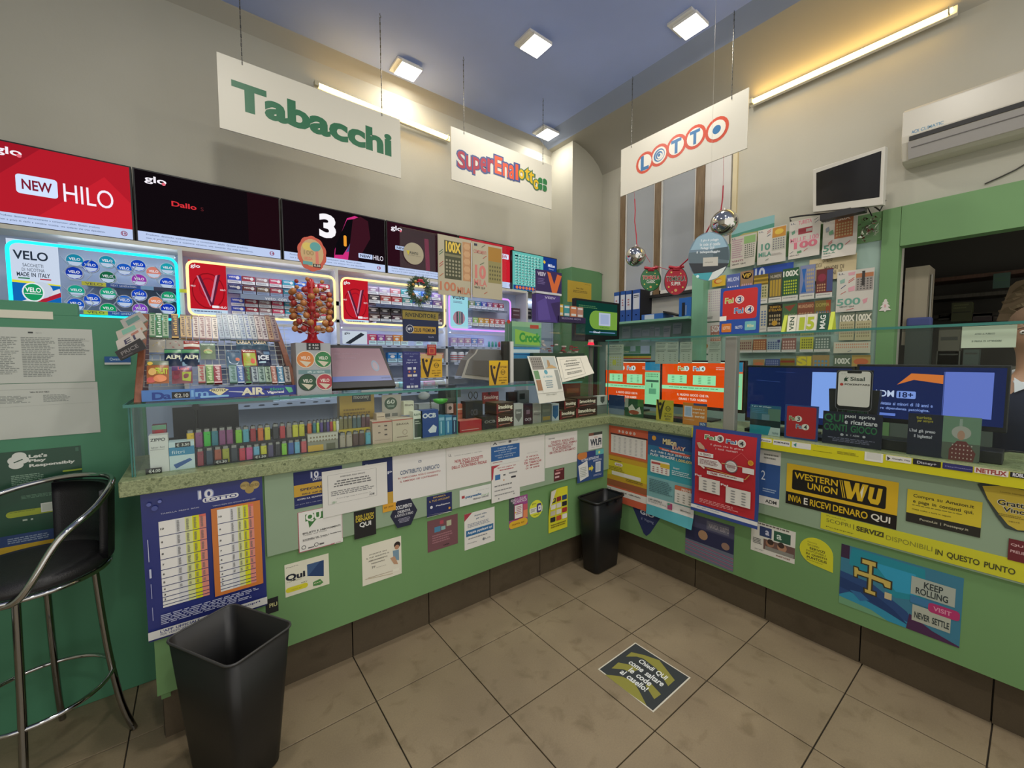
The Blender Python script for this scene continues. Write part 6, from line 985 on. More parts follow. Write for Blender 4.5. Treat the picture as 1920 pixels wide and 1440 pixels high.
q = fr(1, 2.20, 756, 659, 788, 728); q = quad(1, 2.20, q[0].x, q[0].z, q[1].x, SZ+.0005); block('price_card', 'tall dark blue card of accepted payments standing on the shelf', 'card', q, .008, '25296c', 't .1 .05 .9 .08 9098c8 Metodi di pagamento\nt .4 .12 .6 .15 b0b8d8 PAY\nT .25 .21 .75 .25 b0b8d8 Qui puoi\nT .2 .28 .82 .32 b0b8d8 pagare con\nr .25 .42 .48 .48 c8ccd8\nr .58 .42 .74 .48 c8ccd8\nc .35 .54 .03 b05858\nc .66 .54 .03 c09048\nr .25 .61 .5 .67 d0b8a0\nr .55 .61 .8 .67 c8ccd8\nt .4 .72 .6 .76 9098c8 CLP\nt .4 .84 .6 .88 9098c8 bit\nr .18 .91 .38 .97 c8ccd8\nr .43 .91 .58 .97 c8ccd8\nr .63 .91 .84 .97 c8ccd8')
YV = 'r 0 .18 1 1 d0a42c\ng 3a2c24 .04 .2 .14 .18 .2 .5 .3 .75 .42 .3 .52 .05 .6 .08 .46 .5 .34 .98 .26 .98 .1 .6\nc .26 .28 .06 3a2c24\nT .45 .24 .95 .3 5a4818 ACCETTIAMO\nc .72 .48 .11 5a4818\nc .72 .48 .09 d0a42c\nT .6 .44 .84 .52 5a4818 PUNTI\nT .5 .68 .92 .73 5a4818 QUI I TUOI\nT .5 .79 .92 .84 5a4818 BUONI PASTO\nT .62 .89 .82 .94 5a4818 SERVITI'
Ac('yellow and black tick card on the left acrylic guard', (789, 664, 829, 708), YV, 'c8a878', y=AY-.004); Ac('small red square card above the yellow tick card', (801, 646, 818, 666), 'r .2 .3 .8 .85 c87848\nr .28 .38 .72 .78 a03838\nt .1 .06 .9 .2 e0b8a8 scansiona', 'a02c30', y=AY-.008)
q = fr(1, 2.17, 917, 676, 952, 722); q = quad(1, 2.17, q[0].x, q[0].z, q[1].x, SZ+.0005); sheet('card', 'yellow and black tick card standing on the shelf', 'card', q, YV, 'd8b020', .003)
# -- grey scanner seen from the back, plate, papers
pts = [at(*p, 1, 2.40) for p in [(866, 705), (876, 675), (889, 663), (893, 655), (937, 656), (944, 700), (930, 712)]]
b = B(); b.prism(pts, (0, .09, 0), '6c6a66', 'plastic'); b.prism([p+V((0, -.006, 0))+(pts[3]-p)*-.06 for p in pts], (0, .005, 0), 'b4b0a4', 'plastic'); b.prism([p+V((0, -.012, 0))+(pts[4]-p)*.06 for p in pts], (0, .005, 0), '6c6a66', 'plastic'); b.build('till_back', None, 'grey angled back of the till terminal behind the glass shelf', 'till', bevel=.004)
b = B(); c_ = at(858, 712, 2, SZ+.003); b.lathe([(0, .002), (.05, .002), (.09, .012), (.092, .012), (.05, 0), (0, 0)], (c_.x, min(c_.y, 2.32), SZ+.001), 'b8bcc4', 'film', 24); b.build('change_dish', None, 'clear round change dish on the glass shelf', 'dish')
q = [at(988, 668, 1, 2.17), at(1040, 668, 1, 2.17), at(1059, 751, 1, 2.07), at(1011, 757, 1, 2.07)]
sheet('brochure', 'white tourist brochure with photos hanging over the shelf edge', 'brochure', q, 'r .05 .02 .47 .3 8c8880\nd .08 .04 .44 .26 5c5850 5 4 .6\nr .5 .02 .95 .3 b4bcb8\ng a88c68 .6 .28 .65 .08 .72 .1 .74 .28\ng c0a070 .5 .28 .78 .2 .95 .28\nr .05 .32 .25 .5 6c9468\nr .05 .52 .3 .74 a07858\nr .75 .32 .95 .74 9ca098\no .22 .3 .8 .8 dcdcd0 .4\nc .48 .36 .05 5ca0b0\nT .34 .44 .68 .48 80b0b8 LA NUOVA\np .35 .54 .65 .72 8098a0 4 c\nr 0 .8 1 .805 a0a098\nT .3 .83 .7 .85 808478 AVVISO AL PUBBLICO', 'd8d8cc', .002, warp=lambda a, c: .01*math.sin(c*3.1))
q = [at(1043, 670, 1, 2.33), at(1100, 667, 1, 2.33), at(1112, 702, 1, 2.18), at(1054, 717, 1, 2.18)]
sheet('notice_stand', 'white framed notice propped beside the brochure with a curled corner', 'notice', q, 'l .08 .1 .75 .1 .01 909088\nl .08 .1 .08 .9 .01 909088\nl .75 .1 .75 .9 .01 909088\nl .08 .9 .75 .9 .01 909088\nT .25 .17 .6 .23 606058 AVVISO\np .16 .3 .7 .48 808078 2 c\np .16 .55 .68 .6 808078 1\np .18 .68 .7 .8 808078 2 c', 'd8d4c4', .002, warp=lambda a, c: .02*max(0, a-.6)*max(0, c-.4)*3)
b = B(); q0 = at(1060, 662, 1, 2.36); b.box((at(1000, 664, 1, 2.36).x, 2.36, SZ+.001), (at(1096, 664, 1, 2.36).x, 2.40, at(1050, 662, 1, 2.36).z), '2c4434', 'plastic'); b.build('sign_holder', None, 'dark green holder box propping up the brochure and notice', 'holder')
for i, (a, col, d, n) in enumerate([((960, 604, 1015, 650), '68a080', 'r 0 0 1 .2 8cb890\ng 8cc050 .1 .3 .9 .5 .95 .95 .1 .9\nX .25 .45 .95 .8 2c9440 Crock\nr .6 .1 .9 .25 b04838', 'green and teal snack box with green letters'), ((962, 651, 1012, 672), '3c88b8', 'r 0 .2 1 .5 c8dce0\nr 0 .6 .8 .7 205890', 'blue and white snack box under the green one'), ((1015, 678, 1052, 703), 'a06038', 'r .1 .2 .3 .4 7a4428', 'plain brown cardboard cube')]):
    q = fr(1, 2.415, *a); z1 = q[3].z if i == 0 else (at(1000, 672, 1, 2.40).z if i == 1 else q[3].z)
    block('snack_box', n+' near the inner corner', 'box', q, .09, col, d, 'gloss')
b = B(); q = fr(1, 2.405, 960, 672, 1012, 704); b.box((q[0].x, 2.405, SZ+.001), (q[1].x, 2.50, q[0].z-.001), '38403c', 'plastic'); b.build('box_riser', None, 'dark riser under the snack boxes near the inner corner', 'riser')
b = B(); b.box((at(944, 700, 1, 2.3).x, 2.30, SZ+.001), (at(955, 700, 1, 2.3).x, 2.33, at(950, 640, 1, 2.3).z), '22241f', 'plastic'); b.box((at(957, 700, 1, 2.3).x, 2.30, SZ+.001), (at(963, 700, 1, 2.3).x, 2.34, at(950, 640, 1, 2.3).z), 'd8d8d4', 'plastic'); b.build('leaflet_holder', None, 'narrow black and white leaflet holder beside the right acrylic guard', 'holder')
b = B(); c_ = at(954, 603, 1, 2.32); b.cyl(c_, c_+V((0, .003, 0)), .014, None, 'b83828', 'plastic', 18); b.tube([c_+V((0, .004, 0)), V((c_.x, c_.y+.004, SZ+.002))], .0012, '90a0a0', 'plastic', 4); b.build('round_marker', None, 'small red disc on a thin rod behind the right acrylic guard', 'marker')
# -- clear plastic bins with sweets and VEEV display
def bin_(label, a, y, base, cont):
    q = fr(1, y, *a); x0, x1, zt = q[0].x, q[1].x, q[0].z; t = thing('clear_bin', ((x0+x1)/2, y+.06, base), label, 'container')
    b = B(); b.box((x0, y, base), (x1, y+.003, zt), 'ffffff', 'film'); b.box((x0, y+.12, base), (x1, y+.123, zt), 'ffffff', 'film'); b.box((x0, y, base), (x0+.003, y+.123, zt), 'ffffff', 'film'); b.box((x1-.003, y, base), (x1, y+.123, zt), 'ffffff', 'film'); b.box((x0, y, base), (x1, y+.123, base+.003), 'ffffff', 'film'); b.build('box_walls', t)
    b = B(); rr = random.Random(len(label)); h = (zt-base)
    for i in range(cont): p = V((rr.uniform(x0+.015, x1-.015), rr.uniform(y+.02, y+.10), base+.01+rr.random()*h*.55)); s_ = .015; b.box(p-V((s_, .006, .005)), p+V((s_, .006, .005)), rr.choice(['a83c40', 'c0b8b0', '90303c', 'd0c8c0', '705048']), 'gloss')
    o = b.build('wrapped_sweets', t); o['kind'] = 'stuff'
zb_ = at(1070, 705, 1, 2.42).z
bin_('left clear bin of wrapped sweets at the inner corner', (1016, 604, 1050, 676), 2.42, at(1030, 677, 1, 2.42).z, 26); bin_('right clear bin of red wrapped sweets at the inner corner', (1052, 606, 1097, 704), 2.42, zb_, 90)
b = B(); b.box((at(1016, 640, 1, 2.42).x, 2.421, SZ+.001), (at(1097, 640, 1, 2.42).x, 2.54, zb_-.001), '9a9a90', 'plastic'); b.build('bin_riser', None, 'pale riser under the clear bins of sweets', 'riser')
q = fr(1, 2.44, 1005, 508, 1056, 604); t = thing('vape_display', (q[3]+q[2])/2, 'purple VEEV vape display with orange V on the clear bins', 'display box')
b = B(); q1 = fr(1, 2.44, 1005, 508, 1053, 548); b.slab(q1, 0, '38285c', 'gloss', back=.008); b.prn(q1, 'X .06 .12 .36 .28 c8c4d8 VEEV\np .06 .4 .35 .7 7868a0 4\ng d86c38 .42 .05 .55 .08 .7 .6 .82 .1 1 .15 .8 1 .62 1', .0003, 'gloss'); b.build('header_card', t)
b = B(); b.slab(fr(1, 2.438, 1005, 548, 1053, 552), 0, 'c8c8cc', 'plastic', back=.05); q2 = fr(1, 2.44, 1005, 553, 1050, 604); b.slab(q2, 0, '4a3880', 'gloss', back=.05); b.prn(q2, 'g 5c4a98 .05 .3 .4 .1 .6 .9 .1 .95\nT .35 .06 .8 .14 c0b8d8 VEEV\ng 38285c .6 .3 1 .2 1 1 .9 1', .0003, 'gloss'); b.build('box_body', t)
q3 = fr(1, 2.43, 1048, 594, 1098, 605); b = B(); b.slab(q3, 0, '2c2048', 'gloss', back=.09); b.prn(q3, 't .1 .2 .8 .5 a8a0c0 SELEZIONE AROMI', .0003, 'gloss'); b.build('tray', t)
for i in range(6):
    a = (1020+i*12.5, 566+i*2, 1031+i*12.5, 593+i*.3); q = fr(1, 2.45+.012*(i % 2), *a); q = quad(1, q[0].y, q[0].x, q[0].z, q[1].x, q3[0].z+.001); c = ['4c8c88', '8c4038', 'c0a038', '3c9098', 'c07850', 'b08070'][i]
    block('vape_pack', '%s vape pack, %s from the left on the purple display' % (['teal', 'brick red', 'yellow', 'aqua', 'orange', 'dusty pink'][i], ORD[i]), 'pack', q, .02, c, 'r .1 .1 .9 .25 d8d8d4\nr .1 .7 .9 .9 d0d0cc')
# yellow notice on the corner cladding
q = rect(1, pe-.0212, (1064, 524), (1110, 533), (1107, 570), (1064, 566)); sheet('notice', 'yellow notice sheet on the green corner cladding', 'notice', q, 'T .35 .28 .65 .35 5a4c20 Avviso ai clienti\np .2 .42 .85 .55 7a6a30 2 c\nt .7 .06 .95 .1 8a7a38 vita', 'c8a83c')
b = B(); b.tube([at(1125, 511, 1, pe-.025), at(1135, 516, 1, pe-.03), at(1150, 532, 1, pe-.03), at(1163, 548, 1, pe-.03)], .005, 'c8cabc', 'plastic', 6); b.build('cable', None, 'white cable draped over the green corner cladding', 'cable')
# green lottery monitor in the corner
q = rect(1, 2.75, (1078, 566), (1162, 562), (1161, 641), (1078, 638)); q = skew(1, 2.75, (1078, 566), (1162, 562), (1161, 641), (1078, 640))
zt_, zb2 = (q[0].z+q[1].z)/2, (q[2].z+q[3].z)/2; q = quad(1, 2.75, q[0].x, zt_, q[1].x, zb2); t = thing('monitor', V(((q[0].x+q[1].x)/2, 2.78, WT)), 'black monitor with a green screen in the inner corner', 'monitor')
b = B(); b.slab(q, 0, '141618', 'plastic', back=.04); b.build('casing', t, bevel=.003); qi = [bil(q, .03, .05), bil(q, .94, .05), bil(q, .94, .84), bil(q, .03, .84)]
b = B(); b.slab(qi, .001, '16463c', 'emit0_55'); b.prn(qi, 'o .3 .25 1.0 .82 88b84c .5\nr .6 .25 1.0 .82 88b84c\nr .53 .3 .82 .7 d0dcf4\nr .57 .35 .78 .65 b8c8ec\nT .56 .74 .8 .78 4a7a3c SISAL\nr .3 .9 .95 .93 78a0d0\nT .4 .88 .56 .94 e8f0ff Sisal\np .05 .12 .5 .22 5a8a5c 2', .0012, 'emit0_55'); b.build('screen', t)
b = B(); c0 = (q[0].x+q[1].x)/2; b.box((c0-.02, 2.77, WT+.02), (c0+.02, 2.79, zb2+.05), '1c1e20'); b.box((c0-.09, 2.70, WT+.0005), (c0+.09, 2.86, WT+.02), '1c1e20'); b.build('stand', t)
t.location.z = WT
b = B(); b.box((2.35, 2.601, .9), (3.3, 2.95, WT-.001), '7a8c80', 'paint'); b.build('corner_worktop', None, 'low grey-green side table behind the counter corner', 'table')
c_ = at(1108, 641, 1, 2.70); t = thing('warning_lamp', (c_.x, 2.70, c_.z-.03), 'small lit red lamp with a white top under the green monitor', 'lamp')
b = B(); b.lathe([(.032, 0), (.026, .022), (.02, .024)], (c_.x, 2.70, c_.z-.03), 'e02030', 'emit2_5', 14); b.build('red_lens', t)
b = B(); b.box((c_.x-.02, 2.685, c_.z-.005), (c_.x+.02, 2.715, c_.z+.022), 'd8c4b4', 'plastic'); b.build('top', t)
b = B(); b.box((c_.x-.05, 2.66, c_.z-.045), (c_.x+.12, 2.74, c_.z-.031), '6a6a60', 'plastic'); b.box((c_.x-.02, 2.69, WT+.001), (c_.x+.02, 2.71, c_.z-.045), '6a6a60', 'plastic'); b.build('shelf', t)
# ================================================================ RIGHT COUNTER: screens and cards behind the guard
MX = 2.86
def monitor(label, x0, y0, x1, y1, dsl, col, em, body=.045, leg=True, x=MX, bez=.012):
    q = fr(0, x, x0, y0, x1, y1); t = thing('monitor', V((x+.03, (q[0].y+q[1].y)/2, WT)), label, 'monitor')
    b = B(); b.slab(q, 0, '15171a', 'plastic', back=body); b.build('casing', t, bevel=.003)
    d = V((0, -bez, 0)); qi = [q[0]+d+V((0, 0, -bez)), q[1]-d+V((0, 0, -bez)), q[2]-d+V((0, 0, bez*2)), q[3]+d+V((0, 0, bez*2))]
    b = B(); b.slab(qi, .001, col, em); b.prn(qi, dsl, .0012, em); b.build('screen', t)
    c = (q[0]+q[1])/2
    b = B(); b.box((x+.046, c.y-.03, WT+.012), (x+.066, c.y+.03, q[3].z+.06), '1c1e20'); b.box((x-.03, c.y-.11, WT+.0005), (x+.12, c.y+.11, WT+.012), '1c1e20'); b.build('stand', t)
FAI = 'r 0 0 1 .02 e8f0d8\nX .22 .1 .31 .2 e8e8d8 Fai\nT .225 .11 .305 .19 78a040 Fai\nc .335 .15 .06 d8e8e0\nX .42 .1 .51 .2 e8e8d8 Fai\nT .425 .11 .505 .19 3888b0 Fai\nc .54 .15 .06 d8e8e0\nT .325 .115 .345 .185 203028 3\nT .527 .115 .553 .185 203028 4\nT .70 .11 .82 .13 f0d8c8 GIOCA\nT .70 .15 .82 .17 f0d8c8 SUBITO\nr .08 .3 .34 .5 a0e8b0\nr .42 .3 .7 .52 a0e8b0\nd .1 .32 .32 .48 508860 2 4 .4\nd .45 .32 .68 .5 508860 2 5 .4\nr 0 .56 .86 .65 a0e8b0\np .1 .59 .75 .62 508860 1\nT .22 .74 .62 .79 f4e0d0 IL NUOVO GIOCO CHE FA\nT .24 .84 .6 .89 f4e0d0 GIRARE I TUOI NUMERI\n'
monitor('left orange Fai3 Fai4 screen behind the glass guard, near the corner', 1134, 676, 1240, 760, FAI+'r .75 0 1 .2 2a7898\nr .75 .2 1 .24 d86840\nr .75 .24 1 1 90d8a0\nr .77 .42 .98 .47 3a5a48\nr .86 .5 .88 .6 3a5a48\nr .82 .62 .94 .75 60a078\nd .77 .26 .97 .36 3a6a48 8 2 .6', 'd84a14', 'emit0_75', x=3.0)
monitor('right orange Fai3 Fai4 screen behind the glass guard, beside the metal post', 1239, 676, 1396, 768, FAI+'r .86 0 1 .2 2a7898\nr .86 .2 1 .24 d86840\nr .86 .24 1 1 90d8a0\nT .88 .3 .96 .34 3a6a48 50\nr .88 .5 .97 .52 d8b030', 'e04c10', 'emit0_8', x=2.92)
monitor('left navy screen with a pale blue side panel behind the glass guard', 1398, 686, 1600, 800, 'r .66 .07 .9 .88 88acf8\nl .1 .25 .35 .27 .006 3a508c\nl .3 .08 .5 .09 .004 3a508c\nr .8 .85 .92 1 6888d8', '16224e', 'emit0_75')
monitor('right navy ADM 18+ screen with an orange shape behind the glass guard', 1604, 684, 1893, 800, 'g e07c38 .3 .34 .4 .12 .62 .14 .62 .3 .42 .24\nr .63 .08 .93 .88 6c80d8\nl .625 .08 .625 .9 .005 6c80d8\nT .12 .46 .28 .58 d0dcfa ADM\nT .08 .47 .11 .57 a0b0e0 9\no .3 .46 .44 .6 88a4f0 .15\nT .32 .48 .42 .58 16224e 18+\nT .04 .68 .56 .74 8ca4e8 Giocare è vietato ai minori di 18 anni e\nT .04 .78 .54 .84 8ca4e8 può causare dipendenza patologica.\nr .04 .9 .3 .95 6c88e0', '182656', 'emit0_7')
# keyboards and dark equipment on the worktop
b = B(); b.box((2.71, .70, WT+.001), (2.83, 1.12, WT+.02), '1a1a1c'); 
o = b.build('keyboard', None, 'black keyboard on the worktop right of the metal post', 'keyboard')
b = B(); b.box((2.70, 1.50, WT+.001), (2.80, 1.95, WT+.03), '1e2020'); b.build('equipment_box', None, 'low black equipment box under the orange screens', 'box')
b = B(); b.box((2.70, .08, WT+.001), (2.82, .5, WT+.055), '191b1e'); b.build('equipment_box', None, 'black equipment box below the right navy screen', 'box', bevel=.004)
b = B(); b.tube([(2.84, .3-.03*i, WT+.03+.02*abs(math.sin(i*1.3))) for i in range(14)], .004, '121214', 'plastic', 6); b.build('cable_bundle', None, 'tangled black cables below the right navy screen', 'cable')
SXP = 2.675
def Rc(label, a, dsl, col, x=SXP, stand=True, name='card', th=.004, m='gloss', cat='card'):
    q = fr(0, x, *a)
    if stand: z = q[2].z; q[2].z = q[3].z = WT+.0005
    return sheet(name, label, cat, q, dsl, col, th, m)
Rc('dark blue night photo card at the corner behind the glass', (1142, 741, 1171, 768), 'r 0 .6 1 1 8090a0\nr 0 .55 1 .7 40587c', '1c3a64', x=2.70)
Rc('green salad photo card behind the glass', (1172, 748, 1207, 774), 'g d8d8c8 .2 .5 .4 .3 .6 .6 .8 .4 .9 .8 .3 .9\ne .5 .75 .28 .12 a05038\nr .7 0 1 .4 4a7a3c\nr 0 0 .2 .5 a8b0a0', '2f5a3c', x=2.70)
Rc('yellow tick card accepting meal vouchers behind the glass', (1231, 750, 1263, 782), 'g 26241c .02 0 .12 0 .22 .5 .4 .1 .52 0 .4 .4 .28 .95 .2 .95\nc .24 .2 .08 26241c\nc .7 .4 .13 4a4c20\nc .7 .4 .1 c0b034\nT .6 .35 .8 .45 4a4c20 PUNTI\nT .5 .6 .9 .68 4a4c20 QUI I TUOI\nT .5 .72 .9 .8 4a4c20 BUONI\nT .55 .85 .85 .93 4a4c20 SERVITI', 'c0b034', x=2.69)
Rc('orange card with a pale square and white lettering behind the glass', (1281, 756, 1326, 789), 'r .06 .15 .4 .65 d8d4e0\nr .1 .2 .36 .6 a0b4d0\nT .42 .22 .9 .32 f0e8d8 Inquadra e\nT .42 .38 .9 .48 f0e8d8 scopri tutti\nT .42 .54 .9 .64 f0e8d8 i servizi\nr .7 .82 1 1 2c5898\nT .75 .86 .95 .96 e0e8f0 SALTA\nr .45 0 1 .1 34487c\np .06 .75 .6 .82 d8b080 1', 'd0822c', x=2.68)
Rc('teal road photo card behind the glass right of the metal post', (1407, 760, 1464, 801), 'r 0 0 1 .1 2c6484\nT .06 .03 .7 .08 c8d8e0 Il giro del pedaggio\np .05 .12 .6 .3 4c84a0 3\nr .6 .1 1 .5 5c7c6c\nr .4 .3 .65 .55 6c8c98\nr 0 .5 1 .72 1c2c30\nr 0 .7 .7 1 2a8c9c\ng b8c8c4 .7 .72 1 .72 1 1 .62 1\nT .75 .88 .95 .94 506870 TELEPASS', '3c6c7c')
FC = 'o .06 .04 .94 .95 b4242c .06\nX .14 .34 .34 .46 e0d8c8 Fai\nT .145 .35 .335 .45 608c48 Fai\nc .42 .40 .09 e0dcd0\nT .38 .34 .46 .46 26262c 3\nX .36 .56 .56 .68 e0d8c8 Fai\nT .365 .57 .555 .67 3c78a8 Fai\nc .64 .62 .09 e0dcd0\nT .6 .56 .68 .68 26262c 4'
Rc('small square red Fai3 Fai4 card with blue edge behind the glass', (1472, 760, 1535, 808), FC, '2c4684')
Rc('dark blue card reading QUI puoi aprire e ricaricare CONTI GIOCO', (1543, 774, 1655, 820), 'T .03 .08 .36 .34 2c7048 QUI\nT .39 .06 .88 .18 d8d8dc puoi aprire\nT .39 .22 .92 .34 d8d8dc e ricaricare\nT .03 .38 .92 .58 2c7048 CONTI GIOCO\nc .35 .68 .04 b0b0b8\nr .42 .66 .45 .7 b0b0b8\nT .5 .65 .64 .7 b0b0b8 1 ADM\nc .72 .68 .035 b0b0b8\np .1 .78 .9 .92 707088 3 c', '1b1f33')
q = fr(0, 2.69, 1552, 731, 1648, 775); t = thing('phone_standee', V((2.69, (q[0].y+q[1].y)/2, WT)), 'black card holder with a phone-shaped Sisal standee', 'standee')
b = B(); q = quad(0, 2.70, q[0].y, q[0].z, q[1].y, WT+.02); pts = [q[0], q[1], bil(q, .93, 1), bil(q, .07, 1)]; b.prism(pts[::-1], (.05, 0, 0), '17181b'); q2 = [bil(q, .25, .18), bil(q, .78, .18), bil(q, .78, .6), bil(q, .25, .6)]
b.prn([p+V((-.0005, 0, 0)) for p in q], 'T .32 .2 .68 .32 2c6444 CHIEDI\nT .28 .38 .78 .46 2c6444 AL PERSONALE\nl .2 .1 .2 .5 .01 7a7a78\nl .8 .1 .8 .5 .01 7a7a78\nl .26 .52 .76 .52 .008 7a7a78'); b.build('holder', t)
q = fr(0, 2.695, 1567, 694, 1636, 770); b = B(); b.slab(q, 0, '17181b', 'gloss', back=.006); b.prn(q, 'o .0 .0 1 1 6c6c74 .14\no .02 .01 .98 .99 121216 .13\no .06 .03 .94 .9 e0d8d0 .1\no .3 .02 .7 .08 121216 .4\nT .4 .17 .78 .26 3c4840 Sisal\ng 2c4838 .22 .22 .3 .15 .28 .2 .36 .18 .3 .24 .34 .28 .26 .27 .24 .3\nc .16 .36 .035 c04038\nT .25 .335 .92 .375 3c3834 POKERSTARS\nt .14 .09 .26 .105 505050 9.41', .0003, 'gloss'); b.build('phone_card', t)
q = fr(0, SXP, 1702, 779, 1840, 838); q[2].z = q[3].z = WT+.0005
sheet('rounded_card', 'dark rounded card L\'hai già preso il biglietto with a photo of an older person', 'card', q, 'o .5 .0 1 1 5a6458 .1\ng 6c8a74 .5 .0 1 .0 1 .6 .5 .6\nr .72 .05 .76 .5 94a49a\nc .75 .36 .15 a8a8a0\ne .75 .42 .05 .11 b08874\ng 6c3838 .6 .75 .7 .55 .82 .55 .95 .8 .92 1 .6 1\nd .62 .6 .92 .98 c0b0a8 6 4 .4\nT .12 .06 .34 .12 a8a038 turista\nT .14 .15 .36 .21 a8a038 per sempre\nT .03 .37 .4 .46 d0d0dc L\'hai già preso\nT .1 .5 .36 .59 d0d0dc il biglietto?', '1c2236', .004, 'gloss')
# ---- slips taped inside the glass guard
for i, (a, w) in enumerate((((1136, 646, 1169, 694), 'yellowish slip nearest the corner'), ((1229, 641, 1250, 682), 'first of the adjoining pair'), ((1250, 641, 1272, 682), 'second of the adjoining pair'), ((1275, 641, 1298, 681), 'single slip right of the pair'), ((1328, 640, 1352, 681), 'slip close to the metal post'))):
    q = fr(0, RXG+.0085, *a); q = [p+V((0, 0, 0)) for p in q]; sheet('ticket_slip', 'pale game slip taped inside the glass guard, '+w, 'slip', q, 'T .1 .05 .9 .1 606c60 TABELLA\np .1 .14 .9 .3 808c80 3\nr .08 .36 .92 .38 606c60\n'+('d .1 .45 .9 .85 a8b060 6 4 .6\nc .5 .7 .1 b8c040' if i == 0 else 'd .1 .55 .95 .9 506050 2 4 .3\np .1 .42 .9 .5 808c80 1'), 'a9b4a4', .0008)
q = fr(0, RXG-.004, 1803, 611, 1906, 652); q = quad(0, RXG-.0035, q[0].y, RZ-.002, q[1].y, q[3].z); sheet('notice', 'pale green notice taped to the glass guard in front of the clerk', 'notice', q, 'T .25 .33 .62 .4 5c6c60 AVVISO AL PUBBLICO\nT .2 .66 .75 .73 5c6c60 SI PREGA DI ATTENDERE', 'b8c8b0', .001)
# ---- things on top of the guard
q = [at(1352, 541, 0, 2.78), at(1428, 533, 0, 2.78), at(1423, 618, 0, 2.72), at(1349, 626, 0, 2.72)]; z_ = RZ+.0105; q[2].z = z_; q[3].z = z_; q[1].z = q[0].z = (q[0].z+q[1].z)/2
sheet('standing_sign', 'blue-edged red Fai3 Fai4 sign standing on the glass guard', 'sign', q, 'o .07 .06 .93 .68 c4302e .08\nX .13 .22 .34 .33 e8e0c8 Fai\nT .135 .225 .335 .325 a8b84a Fai\nc .5 .275 .085 e8e4dc\nc .5 .275 .068 a8303a\nc .5 .275 .058 e4e0d8\nT .46 .225 .54 .325 2c3c74 3\nX .38 .45 .6 .56 e8e8e8 Fai\nT .385 .455 .595 .555 3878b0 Fai\nc .75 .50 .085 e8e4dc\nc .75 .50 .068 a8303a\nc .75 .50 .058 e4e0d8\nT .71 .45 .8 .555 2c3c74 4\nr .0 .6 .18 .7 f0ece0\no .06 .76 .32 .94 d07830 .1\nT .1 .82 .28 .88 f0d8c0 LOTTO\nT .42 .82 .6 .88 d8e0f0 10eLOTTO\no .66 .74 .93 .92 70b4b8 .1\nT .72 .8 .88 .86 e0e0a8 Million', '2c50a0', .004, 'gloss')
q = [at(1478, 592, 0, 2.76), at(1556, 586, 0, 2.76), at(1553, 610, 0, 2.73), at(1475, 616, 0, 2.73)]; q[2].z = q[3].z = RZ+.012; zz = (q[0].z+q[1].z)/2; q[0].z = q[1].z = zz
t = thing('flip_calendar', (q[2]+q[3])/2, 'green and white flip calendar reading VEN 15 MAG on the glass guard', 'calendar')
b = B(); b.slab(q, 0, 'd8d4c4', 'paper', back=.006); b.prn(q, 'r .0 0 .22 1 e0dcc8\nr .73 0 1 1 1d4a38\nT .07 .15 .17 .85 26442f V\nR .06 .12 .17 .88 26442f VEN\nX .33 .2 .40 .85 a8b42c 1\nX .5 .2 .65 .85 a8b42c 5\nl .235 0 .235 1 .03 b0ac9c\nl .47 0 .47 1 .03 b0ac9c\nl .72 0 .72 1 .03 b0ac9c\nR .8 .12 .92 .88 d8dcd4 MAG'.replace('T .07 .15 .17 .85 26442f V\n', ''), .0004); b.build('date_cards', t)
b = B()
for k in range(26): p = q[0].lerp(q[1], (k+.5)/26); b.tube([p+V((-.004, 0, 0)), p+V((0, 0, .006)), p+V((.008, 0, 0))], .0008, 'b8b8b4', 'metal', 4)
o = b.build('wire_binding', t); o['kind'] = 'stuff'
for nm, p in (('end_plate', q[0]+V((0, .022, 0))), ('end_plate', q[1]+V((0, -.004, 0)))):
    b = B(); b.prism([(2.72, p.y, RZ+.0105), (2.80, p.y, RZ+.0105), (2.765, p.y, zz+.004)], (0, -.018, 0), 'c0cc3c', 'plastic'); b.build(nm, t)
b = B(); b.box((2.72, q[1].y-.02, RZ+.0105), (2.80, q[0].y+.02, RZ+.014), '5c7c3c', 'plastic'); b.build('base', t)

# ================================================================ TICKET BOARD on the right wall
BX = RX-.002
def Tk(label, q, dsl, col, warp=None, name='poster', cat='poster', off=0, m='paper'): return sheet(name, label, cat, lift(q, off), dsl, col, .0012, m, 0, warp)
def tq(tl, tr, br, bl, x=BX): return rect(0, x, tl, tr, br, bl)
Tk('teal and cream coast poster, topmost behind the hanging sheets', tq((1375, 423), (1456, 401), (1448, 440), (1368, 470)), 'g 4f8f7c 0 .45 1 .35 1 .6 0 .8\ng a8a468 0 .7 .3 .5 .7 .55 .9 .7 .9 1 0 1', '86b4b4', off=.001)
g1 = 'T .05 .04 .2 .08 505468 LL\n'
Tk('shiny curled sheet with a green and white ticket grid, leftmost of the four', tq((1373, 447), (1422, 436), (1418, 496), (1371, 507)), g1+'p .05 .1 .5 .7 b08c98 9\nr .52 .05 .96 .28 8cb070\nd .54 .3 .95 .75 50584c 5 7 .6\nT .06 .75 .5 .8 905868 VINTI\nT .06 .86 .6 .9 484848 VENTI QUI', 'c4beb0', warp=lambda a, c: .03*max(0, a-.6)*max(0, c-.3)*3, off=.02)
